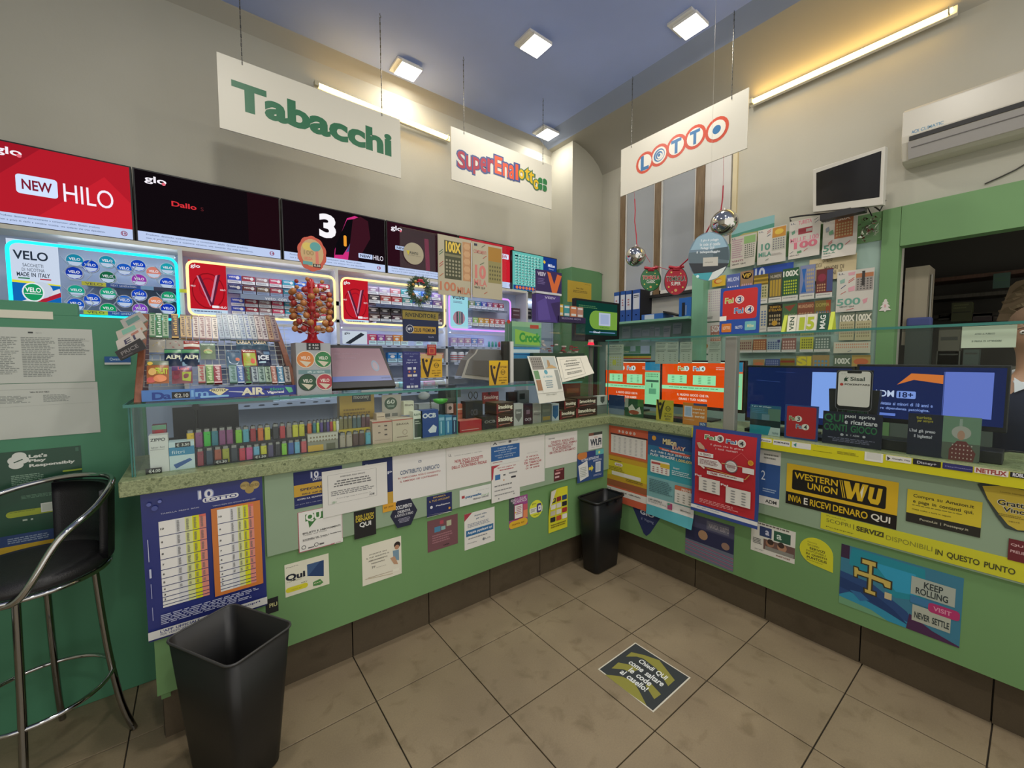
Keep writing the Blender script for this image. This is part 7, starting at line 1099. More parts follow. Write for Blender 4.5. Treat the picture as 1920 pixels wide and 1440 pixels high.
Tk('white 10 MILA sheet with a gold and grey ticket, second of the four', tq((1424, 433), (1478, 422), (1474, 488), (1421, 500)), g1+'r .52 .02 .98 .3 c08838\ne .75 .15 .15 .08 d8b848\nr .52 .3 .98 .66 b8b8a8\nd .54 .32 .96 .64 706878 5 5 .6\nT .15 .42 .45 .6 5a9480 10\nT .06 .66 .5 .78 5a9480 MILA\nl .34 .09 .46 .04 .012 b84050\nl .34 .14 .46 .09 .012 b84050\nl .34 .22 .46 .17 .012 40506c\nl .3 .9 .42 .86 .012 506a5c\np .52 .74 .9 .8 b0a8a0 2', 'cfcabf', warp=lambda a, c: .006*math.sin(c*3), off=.02)
Tk('white pink-printed 100.000 sheet with a red ticket strip, third of the four', tq((1483, 417), (1541, 406), (1538, 477), (1479, 489)), g1+'T .3 .02 .72 .12 d07888 TURISTA\nr .3 .22 .75 .38 983840\nr .55 .26 .74 .34 b0a8a0\nT .05 .45 .95 .56 d88898 MILLE 100\nX .2 .58 .9 .74 d87888 100\nr .04 .55 .98 .575 e0b0b8\nl .8 .08 .92 .03 .012 405c50\nl .82 .15 .94 .1 .012 40506c\ng 6c9c80 .08 .28 .18 .24 .2 .32 .1 .36\nl .05 .84 .16 .8 .012 50586c\ng 5c9068 .28 .82 .42 .8 .44 .86 .3 .88\nl .5 .84 .62 .78 .012 b84050\nT .04 .9 .35 .93 505050 VINTI QUI', 'd0cabf', off=.02)
Tk('white 500 sheet with an orange 50X ticket, rightmost of the four', tq((1546, 411), (1612, 401), (1606, 477), (1543, 489)), g1+'r .35 .02 .88 .54 a86844\nX .45 .03 .78 .11 e0d0c0 50X\nd .38 .16 .86 .5 c0a878 6 5 .75\nT .04 .66 .62 .82 5a8c78 500\nT .06 .85 .4 .88 5a8c78 MILA\nl .18 .62 .3 .56 .014 b84848\nl .18 .66 .3 .6 .014 b84848\nl .68 .72 .82 .64 .014 b84848\ng 9098a0 .08 .24 .18 .2 .2 .3 .1 .34\ng 6c9c78 .18 .34 .3 .3 .32 .4 .2 .42\np .04 .93 .3 .95 909090 1', 'd0cabf', warp=lambda a, c: .012*max(0, c-.7)*3, off=.025)
qq = tq((1614, 404), (1648, 398), (1648, 452), (1614, 462), BX-.01); t = thing('silver_bag', (qq[2]+qq[3])/2, 'clear bag of crumpled silver foil beside the 500 sheet', 'bag'); b = B(); b.slab(qq, .001, 'a8b09c', 'film', warp=lambda a, c: .01*math.sin(a*3.1)*math.sin(c*3.1)); b.build('bag_film', t)
b = B(); rr = random.Random(3); cc = bil(qq, .5, .5)
for i in range(60):
    p = cc+V((-.004+rr.uniform(-.006, .004), rr.uniform(-.055, .055), rr.uniform(-.09, .09))); d1 = V((rr.uniform(-.006, .006), rr.uniform(-.025, .025), rr.uniform(-.025, .025))); d2 = V((rr.uniform(-.006, .006), rr.uniform(-.02, .02), rr.uniform(-.02, .02))); b.add([p, p+d1, p+d2], [(0, 1, 2)], rr.choice(['a8a894', '8c8c7c', 'c0c0b0', '6c4038']), 'metal')
o = b.build('foil_scraps', t); o['kind'] = 'stuff'
Tk('white 500 sheet with pink and green marks at the right of the ticket board', tq((1570, 510), (1640, 502), (1637, 582), (1568, 585)), g1+'r .52 .1 .98 .2 b87850\nr .52 .2 .98 .52 a09890\nd .54 .22 .96 .5 585450 5 5 .6\nr .68 .05 .76 .4 403c38\nT .03 .68 .66 .84 6ca490 500\nT .1 .86 .5 .9 405c50 VENTI QUI\nl .32 .26 .48 .18 .014 c04c4c\nl .32 .3 .48 .22 .014 c04c4c\nl .12 .42 .26 .34 .014 38486c\nl .12 .56 .26 .5 .014 c0584c\ng d8a0a8 .3 .05 .5 .04 .48 .12 .32 .12\ng d8a0a8 .32 .42 .5 .38 .5 .5 .34 .52\ng d898a0 .72 .74 .86 .7 .84 .8 .76 .84\ng 8cb0a0 .08 .22 .22 .18 .22 .28 .1 .3\nl .3 .96 .5 .93 .012 c04c4c', 'cfcabe', off=.006)
for i, (x0, y0, x1, y1) in enumerate(((1574, 587, 1602, 638), (1604, 585, 1634, 638))): Tk('beige 100X ticket enlargement under the lower 500 sheet, %s of the pair' % ('left', 'right')[i], fr(0, BX, x0, y0, x1, y1), 'r 0 0 1 .3 6c7460\nX .04 .08 .96 .3 e0dcc8 100X\nd .08 .38 .92 .9 8c8460 6 5 .7', 'b8b088', off=.003)
Tk('beige and orange printed strip below the 100X pair', fr(0, BX, 1563, 641, 1632, 662), 'd .05 .1 .95 .6 c89070 16 2 .7\nl .4 .9 .5 .75 .04 4c6080', 'c8c4ac')
for i in range(2): Tk('%s enlargement at the foot of the ticket board' % ('green and white 100X ticket', 'orange and gold ticket')[i], fr(0, BX, (1563, 1597)[i], 666, (1595, 1632)[i], 690), ('X .1 .25 .95 .65 dcdccc 100X', 'e .5 .5 .4 .25 c86c40\nr 0 0 1 .15 98803c')[i], ('5c6c54', 'b89850')[i])
Tk('blue sign with big pale 10 behind the ticket sheets', tq((1412, 505), (1488, 489), (1488, 512), (1412, 530)), 'X .06 .1 .3 .95 8ca0d0 10\nT .06 .1 .3 .95 c8d0e4 10', '24489c', off=.0015)
Tk('cream sheet VIETATA AI MINORI DI ANNI 18 behind the ticket sheets', tq((1517, 484), (1606, 478), (1606, 506), (1517, 540)), 'T .1 .22 .28 .4 70644c VIETATA\nT .3 .05 .5 .2 70644c DIVIETO\nT .34 .4 .75 .58 70644c MINORI DI\nT .38 .62 .72 .8 70644c ANNI 18', 'c8b890', off=.001)
Tk('yellow card with a small orange logo left of the VIP ticket', tq((1337, 522), (1361, 513), (1362, 533), (1336, 541)), 'e .45 .5 .3 .25 c8582c\ne .5 .5 .25 .18 e0b860', 'd8b030', off=.012)
Tk('white sheet with pink ball pattern at the left of the ticket board', tq((1320, 545), (1352, 540), (1352, 600), (1319, 605)), 'T .05 .04 .2 .08 b04858 LL\nd .3 .05 .95 .7 b8a8b4 6 9 .6\np .05 .85 .6 .93 606060 2\nd .1 .1 .4 .4 d08890 3 4 .5', 'cfcac4', off=.003)
Tk('white 50X sheet at the lower left of the ticket board', tq((1317, 607), (1352, 603), (1352, 660), (1317, 666)), 'r .45 .1 1 .6 a87060\nX .5 .12 .95 .3 e0d8d0 50X\nd .5 .35 .98 .6 c8b090 4 3 .7\ng 6c9c80 .1 .3 .25 .25 .25 .4 .1 .45\nc .2 .75 .08 c88848', 'cfcac0', off=.003)
Tk('pale sheet with a green table at the lower left of the ticket board', tq((1318, 668), (1352, 664), (1350, 690), (1318, 694)), 'r .3 .1 .95 .9 b0c0a8\np .35 .15 .9 .8 607060 5', 'c8c8bc', off=.002)
def trow(items, y0s, rail, wh):
    zr = at((items[0][0]+items[-1][1])/2, rail, 0, BX).z
    t = thing('ticket_rail', (BX, at((items[0][0]+items[-1][1])/2, rail, 0, BX).y, zr-.03), 'grey pocket rail of the %s row of scratch tickets' % wh, 'rail')
    b = B(); ya, yb = at(items[0][0]-2, rail, 0, BX).y, at(items[-1][1]+2, rail, 0, BX).y; b.box((BX-.018, yb, zr-.006), (BX-.001, ya, zr), '98a49c', 'plastic'); b.build('rail', t)
    for i, it in enumerate(items):
        x0, x1, y0, col, d, n = it; q = fr(0, BX-.006, x0, y0, x1, rail-2, base=None); q = quad(0, BX-.006-.001*(i % 2), q[0].y, q[0].z, q[1].y, zr+.001)
        sheet('scratch_ticket', '%s, %s in the %s ticket row' % (n, ORD[i], wh), 'ticket', q, d+'\nr 0 .84 1 1 d0cec4\np .08 .89 .9 .95 8c8c88 1', col, .0015, 'gloss')
gd = lambda c, nx=5, ny=5, x0=.08, y0=.35, x1=.92, y1=.8: 'd %.2f %.2f %.2f %.2f %s %d %d .75' % (x0, y0, x1, y1, c, nx, ny)
trow([(1362, 1387, 514, '5868a8', 'T .1 .1 .9 .22 d0d8f0 MILION\n'+gd('d8d0e0', 5, 4), 'blue ticket with white dots'), (1388, 1412, 508, 'a08060', 'e .5 .14 .4 .1 20180c\nT .2 .08 .8 .2 e0b848 VIP\n'+gd('c8a0a8', 5, 4), 'brown VIP ticket'), (1413, 1440, 515, '7c6828', 'r 0 .1 1 .16 b8983c\nr 0 .24 1 .3 b8983c\nr 0 .36 1 .84 c0b88c\n'+gd('707848', 5, 4, .08, .4), 'gold striped ticket'), (1442, 1466, 511, '5a5848', 'T .1 .08 .9 .18 b8b0a0 NUMERI\nr .08 .25 .25 .8 b8983c\nr .3 .25 .47 .8 b8983c\nr .52 .25 .7 .8 b8983c\nr .75 .25 .92 .8 b8983c', 'dark ticket with four gold bars'), (1467, 1497, 503, '345c40', 'X .05 .08 .95 .24 e0e0d4 100X\n'+gd('b8c438', 6, 5), 'green 100X ticket with lime dots'), (1500, 1528, 497, '8088a8', 'g 3068b0 .1 .1 .4 .1 .3 .45 .45 .8 .1 .8 .25 .45\n'+gd('b8a478', 4, 6, .45, .1), 'blue and tan ticket with zigzag'), (1530, 1561, 504, '6c3434', 'r .65 .05 1 .8 4c5480\ne .35 .3 .25 .14 8c3848\n'+gd('b89870', 4, 3, .05, .5, .6), 'dark red and navy ticket')], None, 566, 'top')
trow([(1425, 1438, 572, 'c8c4b0', gd('6078a0', 2, 6, .1, .2), 'narrow cream and blue ticket'), (1440, 1466, 571, '2c2820', 'T .1 .06 .9 .14 c89c38 TURISTA\nT .05 .17 .95 .25 c89c38 STELLARI\n'+gd('b0a078', 5, 3)+'\ne .5 .7 .2 .1 c89c38', 'black and gold ticket'), (1467, 1494, 569, '4c6c48', 'g 8c4838 .1 .1 .9 .05 .5 .3\n'+gd('708858', 5, 4), 'olive green ticket'), (1495, 1526, 567, '84503c', 'T .05 .08 .95 .2 c8a078 MILIARDARIO\n'+gd('b08c68', 5, 4), 'reddish brown ticket'), (1527, 1557, 563, '7c6c38', 'r .7 0 1 1 985030\nT .1 .1 .9 .22 a8a058 DOPPIA\n'+gd('506880', 5, 4), 'olive and orange ticket')], None, 619, 'second')
trow([(1386, 1411, 637, 'a89880', gd('784c48', 6, 3, .05, .15), 'tan ticket with red-brown pattern'), (1412, 1437, 636, '985c40', gd('c8a070', 5, 4, .05, .1), 'orange-brown ticket'), (1438, 1464, 635, '98a8b0', gd('485880', 5, 4, .05, .2)+'\nr .75 .1 .95 .3 404878', 'pale blue ticket'), (1466, 1493, 634, '8c6058', gd('c8b0a0', 5, 3, .05, .15), 'maroon and pink ticket'), (1500, 1525, 632, 'b8b840', gd('686c34', 5, 4, .1, .1), 'yellow-green ticket'), (1527, 1557, 631, '607468', gd('b8c0b4', 5, 4, .05, .1), 'grey-green ticket')], None, 660, 'third')
trow([(1412, 1433, 674, 'b08858', 'e .5 .5 .4 .2 c87850', 'tan ticket stub'), (1435, 1462, 673, '485484', gd('8890b0', 6, 3, .05, .1), 'navy striped ticket'), (1463, 1490, 672, '7c7030', 'r 0 .2 1 .4 8c3c2c', 'olive and red ticket'), (1493, 1522, 667, 'a89c58', 'X .1 .1 .9 .7 d8c838 SI', 'yellow lettered ticket'), (1523, 1555, 666, 'a08858', gd('5c90b0', 4, 2, .1, .3), 'gold and sky-blue ticket')], None, 692, 'fourth')
b = B(); c_ = at(1660, 573, 0, RX); pts = [(0, .048), (.010, .040), (.006, .036), (.018, .016), (.010, .016), (.028, -.010), (.014, -.010), (.034, -.036), (.006, -.036), (.004, -.044), (-.004, -.044), (-.006, -.036), (-.034, -.036), (-.014, -.010), (-.028, -.010), (-.010, .016), (-.018, .016), (-.006, .036), (-.010, .040)]
b.prism([c_+V((-.0005, -x, z)) for x, z in pts][::-1], (-.004, 0, 0), 'e0d8d0', 'paint'); b.box(c_+V((-.006, -.005, -.012)), c_+V((-.0045, .005, .008)), 'd8a8a8'); b.build('tree_ornament', None, 'small white wooden Christmas tree ornament on the green upright', 'ornament')

# ---- monitor, AC, camera, cables on the right wall
q = [at(1524, 318, 0, 3.80), at(1660, 274, 0, 3.72), at(1655, 384, 0, 3.72), at(1524, 398, 0, 3.80)]
t = thing('wall_monitor', bil(q, .5, 1)+V((.06, 0, 0)), 'white wall-mounted monitor with a dark reflective screen', 'monitor')
b = B(); b.slab(q, 0, 'c8c4b8', 'plastic', back=.04); b.build('casing', t, bevel=.003)
qi = [bil(q, .055, .10), bil(q, .955, .06), bil(q, .955, .86), bil(q, .055, .86)]; b = B(); b.slab(qi, .0006, '0e0e10', 'chrome' if 0 else 'gloss'); b.build('screen', t)
c_ = bil(q, .5, .6); b = B(); b.box((c_.x+.04, c_.y-.05, c_.z-.05), (4.098, c_.y+.05, c_.z+.05), '303032'); c2 = bil(q, .45, 1); b.box((c2.x-.01, c2.y-.13, c2.z-.05), (c2.x+.06, c2.y+.13, c2.z-.005), '1e1e20'); b.build('wall_bracket', t)
b = B(); p0 = at(1483, 415, 0, 3.85); p1 = at(1500, 405, 0, 3.85); p2 = at(1530, 402, 0, 3.85); b.tube([p0, p0+V((0, .01, .03)), p1, p2, at(1575, 398, 0, 3.86), at(1600, 390, 0, 3.86), at(1615, 398, 0, 3.86), at(1630, 380, 0, 3.86), at(1650, 395, 0, 3.86), at(1660, 375, 0, 3.86)], .007, '1c1c1e', 'plastic', 7)
b.tube([at(1590, 380, 0, 3.86), at(1610, 400, 0, 3.86), at(1625, 385, 0, 3.86), at(1635, 405, 0, 3.86)], .004, '1c1c1e', 'plastic', 6); b.build('cable_bundle', None, 'loose black cables under the white wall monitor', 'cable')
AX = 3.90
p0 = at(1693, 206, 0, AX); p1 = at(1700, 300, 0, AX); y0a = p0.y; z1, z0 = p0.z, p1.z
t = thing('air_conditioner', (4.0, y0a-.45, z0), 'white wall air conditioner with a grey louvre at the upper right', 'air conditioner')
prof = [(AX+.2, z1), (AX+.03, z1), (AX, z1-.02), (AX, z0+.16), (AX+.005, z0+.12), (AX+.05, z0+.01), (AX+.09, z0), (AX+.2, z0)]
b = B(); b.prism([(x, y0a, z) for x, z in prof], (0, -.92, 0), 'cfc9ba', 'gloss'); b.build('body', t, bevel=.006)
b = B(); b.prism([(AX-.004, y0a-.04, z0+.15), (AX+.03, y0a-.04, z0+.15), (AX+.05, y0a-.04, z0+.12), (AX-.002, y0a-.04, z0+.122)], (0, -.86, 0), '1c1a18', 'plastic'); b.build('air_slot', t)
b = B(); b.prism([(AX-.004, y0a-.035, z0+.115), (AX+.02, y0a-.035, z0+.118), (AX+.06, y0a-.035, z0+.02), (AX+.035, y0a-.035, z0+.012)], (0, -.87, 0), 'a8a4a0', 'gloss'); b.box((AX+.008, y0a-.05, z0+.075), (AX+.011, y0a-.88, z0+.08), '504c48'); b.build('louvre', t)
b = B(); b.prn(quad(0, AX-.0004, y0a-.05, z0+.185, y0a-.20, z0+.165), 'T 0 0 .25 1 5088b0 ACX\nT .3 0 1 1 78a0b8 CLIMATIC'); b.build('maker_label', t)
b = B(); b.tube([at(1846, 345, 0, 4.09), at(1880, 330, 0, 4.09), at(1905, 318, 0, 4.09), at(1935, 300, 0, 4.09)], .004, '3a3630', 'plastic', 6); b.build('cable', None, 'thin dark cable sagging on the wall below the air conditioner', 'cable')
c_ = at(1145, 328, 1, pe); t = thing('security_camera', (c_.x, pe-.03, c_.z), 'small white dome security camera near the pillar top', 'camera')
cx_, cy2, cz_ = c_.x-.02, pe-.05, c_.z
b = B(); b.lathe([(0, .035), (.045, .03), (.05, .01), (.046, -.005), (0, -.006)], (cx_, cy2, cz_), 'c8c4bc', 'plastic', 18); b.box((cx_-.02, cy2, cz_), (cx_+.02, pe-.0005, cz_+.03), 'c8c4bc'); b.build('housing', t)
b = B(); b.lathe([(.034, -.006), (.03, -.024), (.016, -.036), (0, -.038)], (cx_, cy2, cz_), '121218', 'gloss', 16); b.build('dome', t)
# ---- binders
SHX = RX-.12; zsh = at(1296, 592, 0, RX-.15).z
for i, (x0, x1, y0, n) in enumerate(((1151, 1161, 548, 'narrow'), (1163, 1172, 546, 'second'), (1173, 1184, 545, 'third'), (1186, 1200, 543, 'fourth, largest'))):
    q = fr(0, SHX+.01, x0, y0, x1, 600); q = quad(0, SHX+.01, q[0].y, q[0].z, q[1].y, zsh+.0005)
    t = thing('ring_binder', (q[2]+q[3])/2, 'blue and white ring binder standing on the green shelf, %s from the left' % n, 'binder', 'binders on the green shelf')
    b = B(); b.slab(q, 0, '24509c', 'gloss', back=.22); b.prn([V((p.x, q[1].y-.0002, p.z)) for p in (V((q[1].x, 0, q[1].z)), V((q[1].x+.22, 0, q[1].z)), V((q[2].x+.22, 0, q[2].z)), V((q[2].x, 0, q[2].z)))], 'r .0 .0 1 1 1c1c20', .0002); b.build('cover', t)
    b = B(); b.slab([bil(q, .08, .12), bil(q, .92, .12), bil(q, .92, .62), bil(q, .08, .62)], .0008, 'd0d4dc', 'paper'); b.prn([bil(q, .08, .12), bil(q, .92, .12), bil(q, .92, .62), bil(q, .08, .62)], 'r .1 .1 .9 .16 404858\nr .1 .22 .9 .26 404858' if i == 3 else 'p .3 .3 .7 .8 a0404c 3', .001); b.build('label', t)
    b = B(); c2 = bil(q, .5, .8); b.cyl(c2, c2-V((.002, 0, 0)), .008, None, '101830', 'metal', 10); b.build('finger_hole', t)
q = fr(0, SHX+.01, 1190, 585, 1243, 600); q = quad(0, SHX+.01, at(1203, 590, 0, SHX+.01).y, zsh+.06, at(1243, 590, 0, SHX+.01).y, zsh+.0005); t = thing('ring_binder', (q[2]+q[3])/2, 'blue and white ring binder lying flat on the green shelf', 'binder', 'binders on the green shelf')
b = B(); b.slab(q, 0, '3a6cb8', 'gloss', back=.2); b.build('cover', t); b = B(); b.slab([bil(q, .15, .1), bil(q, .6, .1), bil(q, .6, .9), bil(q, .15, .9)], .0008, 'c8d0dc', 'paper'); b.build('label', t)
q = quad(0, SHX+.03, at(1273, 575, 0, SHX+.03).y, at(1285, 558, 0, SHX+.03).z, at(1296, 575, 0, SHX+.03).y, zsh+.0005); block('magazine_file', 'blue magazine file with dark phones at the right end of the green shelf', 'file', q, .2, '2c68b8', 'r .25 .25 .5 .95 20242c\nr .55 .4 .62 .9 a0a8b4', 'gloss')
b = B(); p0 = at(1243, 583, 0, SHX); b.prism([p0, at(1268, 590, 0, SHX), at(1268, 593, 0, SHX), at(1243, 586, 0, SHX)], (.16, 0, 0), '1c1e22', 'plastic'); b.build('black_folder', None, 'black folder slanting off the flat binder', 'folder')
# pieces of paper on the board below the shelf
for i, (a, c) in enumerate([((1167, 612, 1182, 634), 'b0bcc0'), ((1186, 616, 1203, 632), 'a8b4bc'), ((1204, 618, 1218, 630), 'b0bcc4'), ((1219, 612, 1227, 630), 'a8b0b8'), ((1228, 614, 1237, 630), 'b4bcc4'), ((1244, 611, 1258, 636), 'b8bcc4'), ((1262, 606, 1279, 626), 'b0b8c4')]):
    sheet('memo_slip', 'pale memo slip, %s from the left on the board below the binder shelf' % ORD[i], 'slip', fr(0, 4.058, *a), 'p .1 .2 .9 .5 8090a0 2', c, .001, warp=(lambda s, u: .02*u*s) if i > 4 else None)
q = fr(0, 4.058, 1166, 649, 1221, 681); sheet('chart', 'chart with green, yellow and red stripes on the board below the memo slips', 'chart', q, 'r 0 0 1 .42 5a8c6c\nT .05 .25 .25 .38 c0c890 Crazy\nr .3 .0 .48 .3 a8bcc8\nr .65 0 .95 .45 a8bcd0\nr 0 .45 1 .58 2f6a48\nr 0 .58 1 .68 c8b040\nr 0 .68 1 .76 b85838\nd .05 .78 .95 .98 c8ccd0 4 1 .6', '98a8b4')
b = B(); b.box((3.84, at(1122, 640, 0, 3.9).y-.0, zsh-.12), (3.9, at(1160, 640, 0, 3.9).y, zsh-.1), '7fb595'); 
# ---- christmas garland
GX_ = 3.29
t = thing('garland_ribbon', at(1190, 373, 0, GX_), 'red ribbon garland hanging from the Lotto sign between the silver balls', 'ribbon')
def rib(pts, r=.004): b = B(); b.tube([at(*p, 0, GX_-.001*(i % 3)) for i, p in enumerate(pts)], r, 'a81c34', 'gloss', 6); b.build('ribbon', t)
rib([(1190, 373), (1191, 395), (1190, 415), (1193, 440), (1194, 458)], .005); rib([(1194, 458), (1207, 472), (1219, 492)], .0022); rib([(1228, 498), (1240, 502), (1254, 506)], .003); rib([(1272, 502), (1290, 486), (1322, 440), (1333, 420), (1352, 393)], .006); rib([(1352, 393), (1355, 370), (1356, 348)], .005)
rib([(1190, 373), (1189, 360)], .0012); rib([(1356, 348), (1357, 292)], .0012)
def facing(c, rx, ry, x, turn=0):     # upright quad of the seen size, turned towards the room
    p = at(*c, 0, x); v = p-CAM; k = v.dot(fw)/FPX; v.z = 0; v.normalize(); r = Matrix.Rotation(turn, 3, 'Z') @ V((v.y, -v.x, 0)); z = V((0, 0, 1))
    return p, [p-r*rx*k+z*ry*k, p+r*rx*k+z*ry*k, p+r*rx*k-z*ry*k, p-r*rx*k-z*ry*k]
def disc(b, q, th, col, m='gloss', n=36, s=1):
    c = bil(q, .5, .5); u = (q[1]-q[0])/2*s; w = (q[0]-q[3])/2*s; nn = (q[3]-q[0]).cross(q[1]-q[0]).normalized()
    b.prism([c+u*math.cos(2*math.pi*i/n)+w*math.sin(2*math.pi*i/n) for i in range(n)], nn*th, col, m); return nn
def deco(label, c, rx, rz, col, l1, l2):
    p, q = facing(c, rx, rz, GX_-.01, .25); t = thing('christmas_tag', bil(q, .5, 1), label, 'decoration')
    b = B(); nn = disc(b, q, .003, '1c2c24'); disc(b, q, .0042, col, s=.95)
    b.prn(q, 'c .3 .2 .03 d8c868\nc .7 .25 .025 d8c868\nc .2 .7 .03 d8c868\nc .8 .72 .03 d8c868\nc .5 .82 .05 d8a870\nc .35 .88 .02 d8c868\nX .1 .34 .9 .5 f0e0d8 TOMBOLA\nT .105 .345 .895 .495 %s TOMBOLA\nT .3 .54 .7 .65 e8e8e0 %s' % (l1, l2), .0044); b.build('tag_disc', t)
    b = B(); tp = bil(q, .5, .06)+nn*.004; u = (q[1]-q[0]); b.tube([tp+u*.32*s+V((0, 0, .012*abs(s))) for s in (-1, -.4, 0, .4, 1)], .013, 'b01c30', 'gloss', 8); b.tube([tp-V((0, 0, .012))+u*.15*s for s in (-1, 0, 1)], .010, 'a8182c', 'gloss', 8); b.build('bow', t)
deco('green round TOMBOLA tag with a red bow', (1220, 524), 19, 22, '2c7040', 'c04848', 'CLASSIC'); deco('red round TOMBOLA tag with a red bow', (1267, 527), 21, 27, 'b42c3c', '1c4a34', 'SUPER')
for lab, c, r in (('left silver mirror ball hanging on the red ribbon', (1192, 481), 18.5), ('right silver mirror ball behind the round card', (1358, 418), 24)):
    p, q = facing(c, r, r, GX_-.02); r = (q[0]-q[3]).length/2; t = thing('silver_ball', p-V((0, 0, r)), lab, 'ornament'); b = B(); b.ball(p, r, 'd8d6d0', 'chrome', 32, 20); b.build('ball', t); b = B(); b.cyl(p+V((0, 0, r-.002)), p+V((0, 0, r+.014)), .009, .007, 'c8c4b8', 'metal', 10); b.build('cap', t)
p, q = facing((1329, 481), 36, 45, 3.05, .2); b = B(); disc(b, q, .003, '6c8494')
b.prn(q, 'g 8fb0c0 .2 .1 .5 .0 .8 .1 .95 .35 .05 .35\ng 5a6c74 .02 .4 .98 .38 1 .5 .9 .8 .5 .98 .1 .8 .0 .5\ng 40545c .6 .35 .95 .32 .98 .6 .6 .55\ng 1c242c .02 .62 .98 .66 .85 .85 .15 .85\ng 3aa0ac .12 .84 .6 .83 .5 1 .27 .94\ng d8dcd8 .6 .83 .92 .72 .84 .84 .7 .95 .5 1\nT .3 .14 .72 .2 e0e8ec Il giro di pedaggio\nT .28 .22 .76 .28 e0e8ec le code al casello\nT .3 .3 .62 .36 e0e8ec Pedaggi QUI\nT .2 .38 .76 .44 e0e8ec il telepedaggio\nr .36 .52 .72 .7 c0bcb0\nt .4 .6 .6 .64 606058 telepass\nc .24 .9 .03 d8f0f0', .0034, 'gloss'); b.build('round_card', None, 'egg-shaped road toll card hanging beside the ticket board', 'card')
tp_ = bil(q, .5, 0)
b = B(); b.tube([tp_+V((0, 0, -.004)), V((tp_.x, tp_.y, 3.0)), V((tp_.x, tp_.y, ZC))], .0008, 'c8c4b8', 'plastic', 4); b.build('hanging_thread', None, 'thin clear thread holding the egg-shaped toll card', 'thread')

# ================================================================ PASS-THROUGH opening contents
t = thing('serving_hatch', (4.3, .2, 1.5), 'dark hatch opening with a cream side cupboard and metal rod', 'hatch')
q = rect(0, 4.24, (1697, 503), (1741, 497), (1736, 645), (1691, 648)); b = B(); b.slab(q, 0, '9a907c', 'paint', back=.25); b.build('cupboard_door', t)
p = at(1748, 500, 0, 4.24); b = B(); b.cyl((4.24, p.y, 1.52), (4.24, p.y, 2.2), .008, None, '7a7870', 'metal', 8); b.build('rod', t)
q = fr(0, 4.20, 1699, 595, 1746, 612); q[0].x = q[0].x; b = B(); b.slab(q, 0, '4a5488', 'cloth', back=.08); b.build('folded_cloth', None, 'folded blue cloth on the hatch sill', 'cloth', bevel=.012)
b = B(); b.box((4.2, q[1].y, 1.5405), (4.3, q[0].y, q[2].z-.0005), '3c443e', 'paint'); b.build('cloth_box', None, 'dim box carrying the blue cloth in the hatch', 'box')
b = B(); b.box((4.101, -1.6, 1.52), (4.6, OY-.002, 1.54), '5a5a50', 'paint'); b.build('hatch_sill', t)
for k, zz in enumerate((1.95, 2.12, 2.28)):
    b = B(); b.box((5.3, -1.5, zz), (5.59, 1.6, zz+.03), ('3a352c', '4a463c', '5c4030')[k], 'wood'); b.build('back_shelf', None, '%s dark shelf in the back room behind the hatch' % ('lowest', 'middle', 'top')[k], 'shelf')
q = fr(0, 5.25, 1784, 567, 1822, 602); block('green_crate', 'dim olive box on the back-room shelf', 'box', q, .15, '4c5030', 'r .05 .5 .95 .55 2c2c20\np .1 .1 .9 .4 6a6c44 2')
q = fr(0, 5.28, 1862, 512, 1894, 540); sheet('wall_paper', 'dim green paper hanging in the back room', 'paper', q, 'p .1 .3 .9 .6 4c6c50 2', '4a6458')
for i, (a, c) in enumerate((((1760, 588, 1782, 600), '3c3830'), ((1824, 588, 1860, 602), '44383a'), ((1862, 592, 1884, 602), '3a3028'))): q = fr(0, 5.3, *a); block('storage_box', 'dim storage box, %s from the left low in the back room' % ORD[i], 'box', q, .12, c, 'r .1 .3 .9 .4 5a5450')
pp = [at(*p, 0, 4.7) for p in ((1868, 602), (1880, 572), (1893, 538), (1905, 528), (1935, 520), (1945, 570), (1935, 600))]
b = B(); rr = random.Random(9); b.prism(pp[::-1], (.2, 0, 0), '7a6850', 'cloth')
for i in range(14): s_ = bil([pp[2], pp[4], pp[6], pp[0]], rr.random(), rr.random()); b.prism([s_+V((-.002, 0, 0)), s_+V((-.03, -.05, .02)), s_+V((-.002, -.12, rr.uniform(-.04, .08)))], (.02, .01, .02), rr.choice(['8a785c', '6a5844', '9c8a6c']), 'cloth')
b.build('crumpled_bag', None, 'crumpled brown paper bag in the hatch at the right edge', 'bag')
for i, (a, c, n) in enumerate((((1698, 636, 1742, 676), '4c5a54', 'grey-green'), ((1760, 618, 1800, 650), '5c5a4c', 'olive'), ((1756, 658, 1800, 684), '5a5c50', 'khaki'), ((1806, 655, 1835, 684), '48544c', 'slate'))): q = fr(0, 4.35, *a); q = quad(0, 4.35, q[0].y, min(q[0].z, 1.5+.17*(i+1)) if 0 else q[0].z, q[1].y, 1.5405); block('storage_box', '%s box on the hatch counter seen through the glass' % n, 'box', q, .15, c, 'r .1 .2 .9 .3 3a3c34') if q[0].z > 1.56 else None

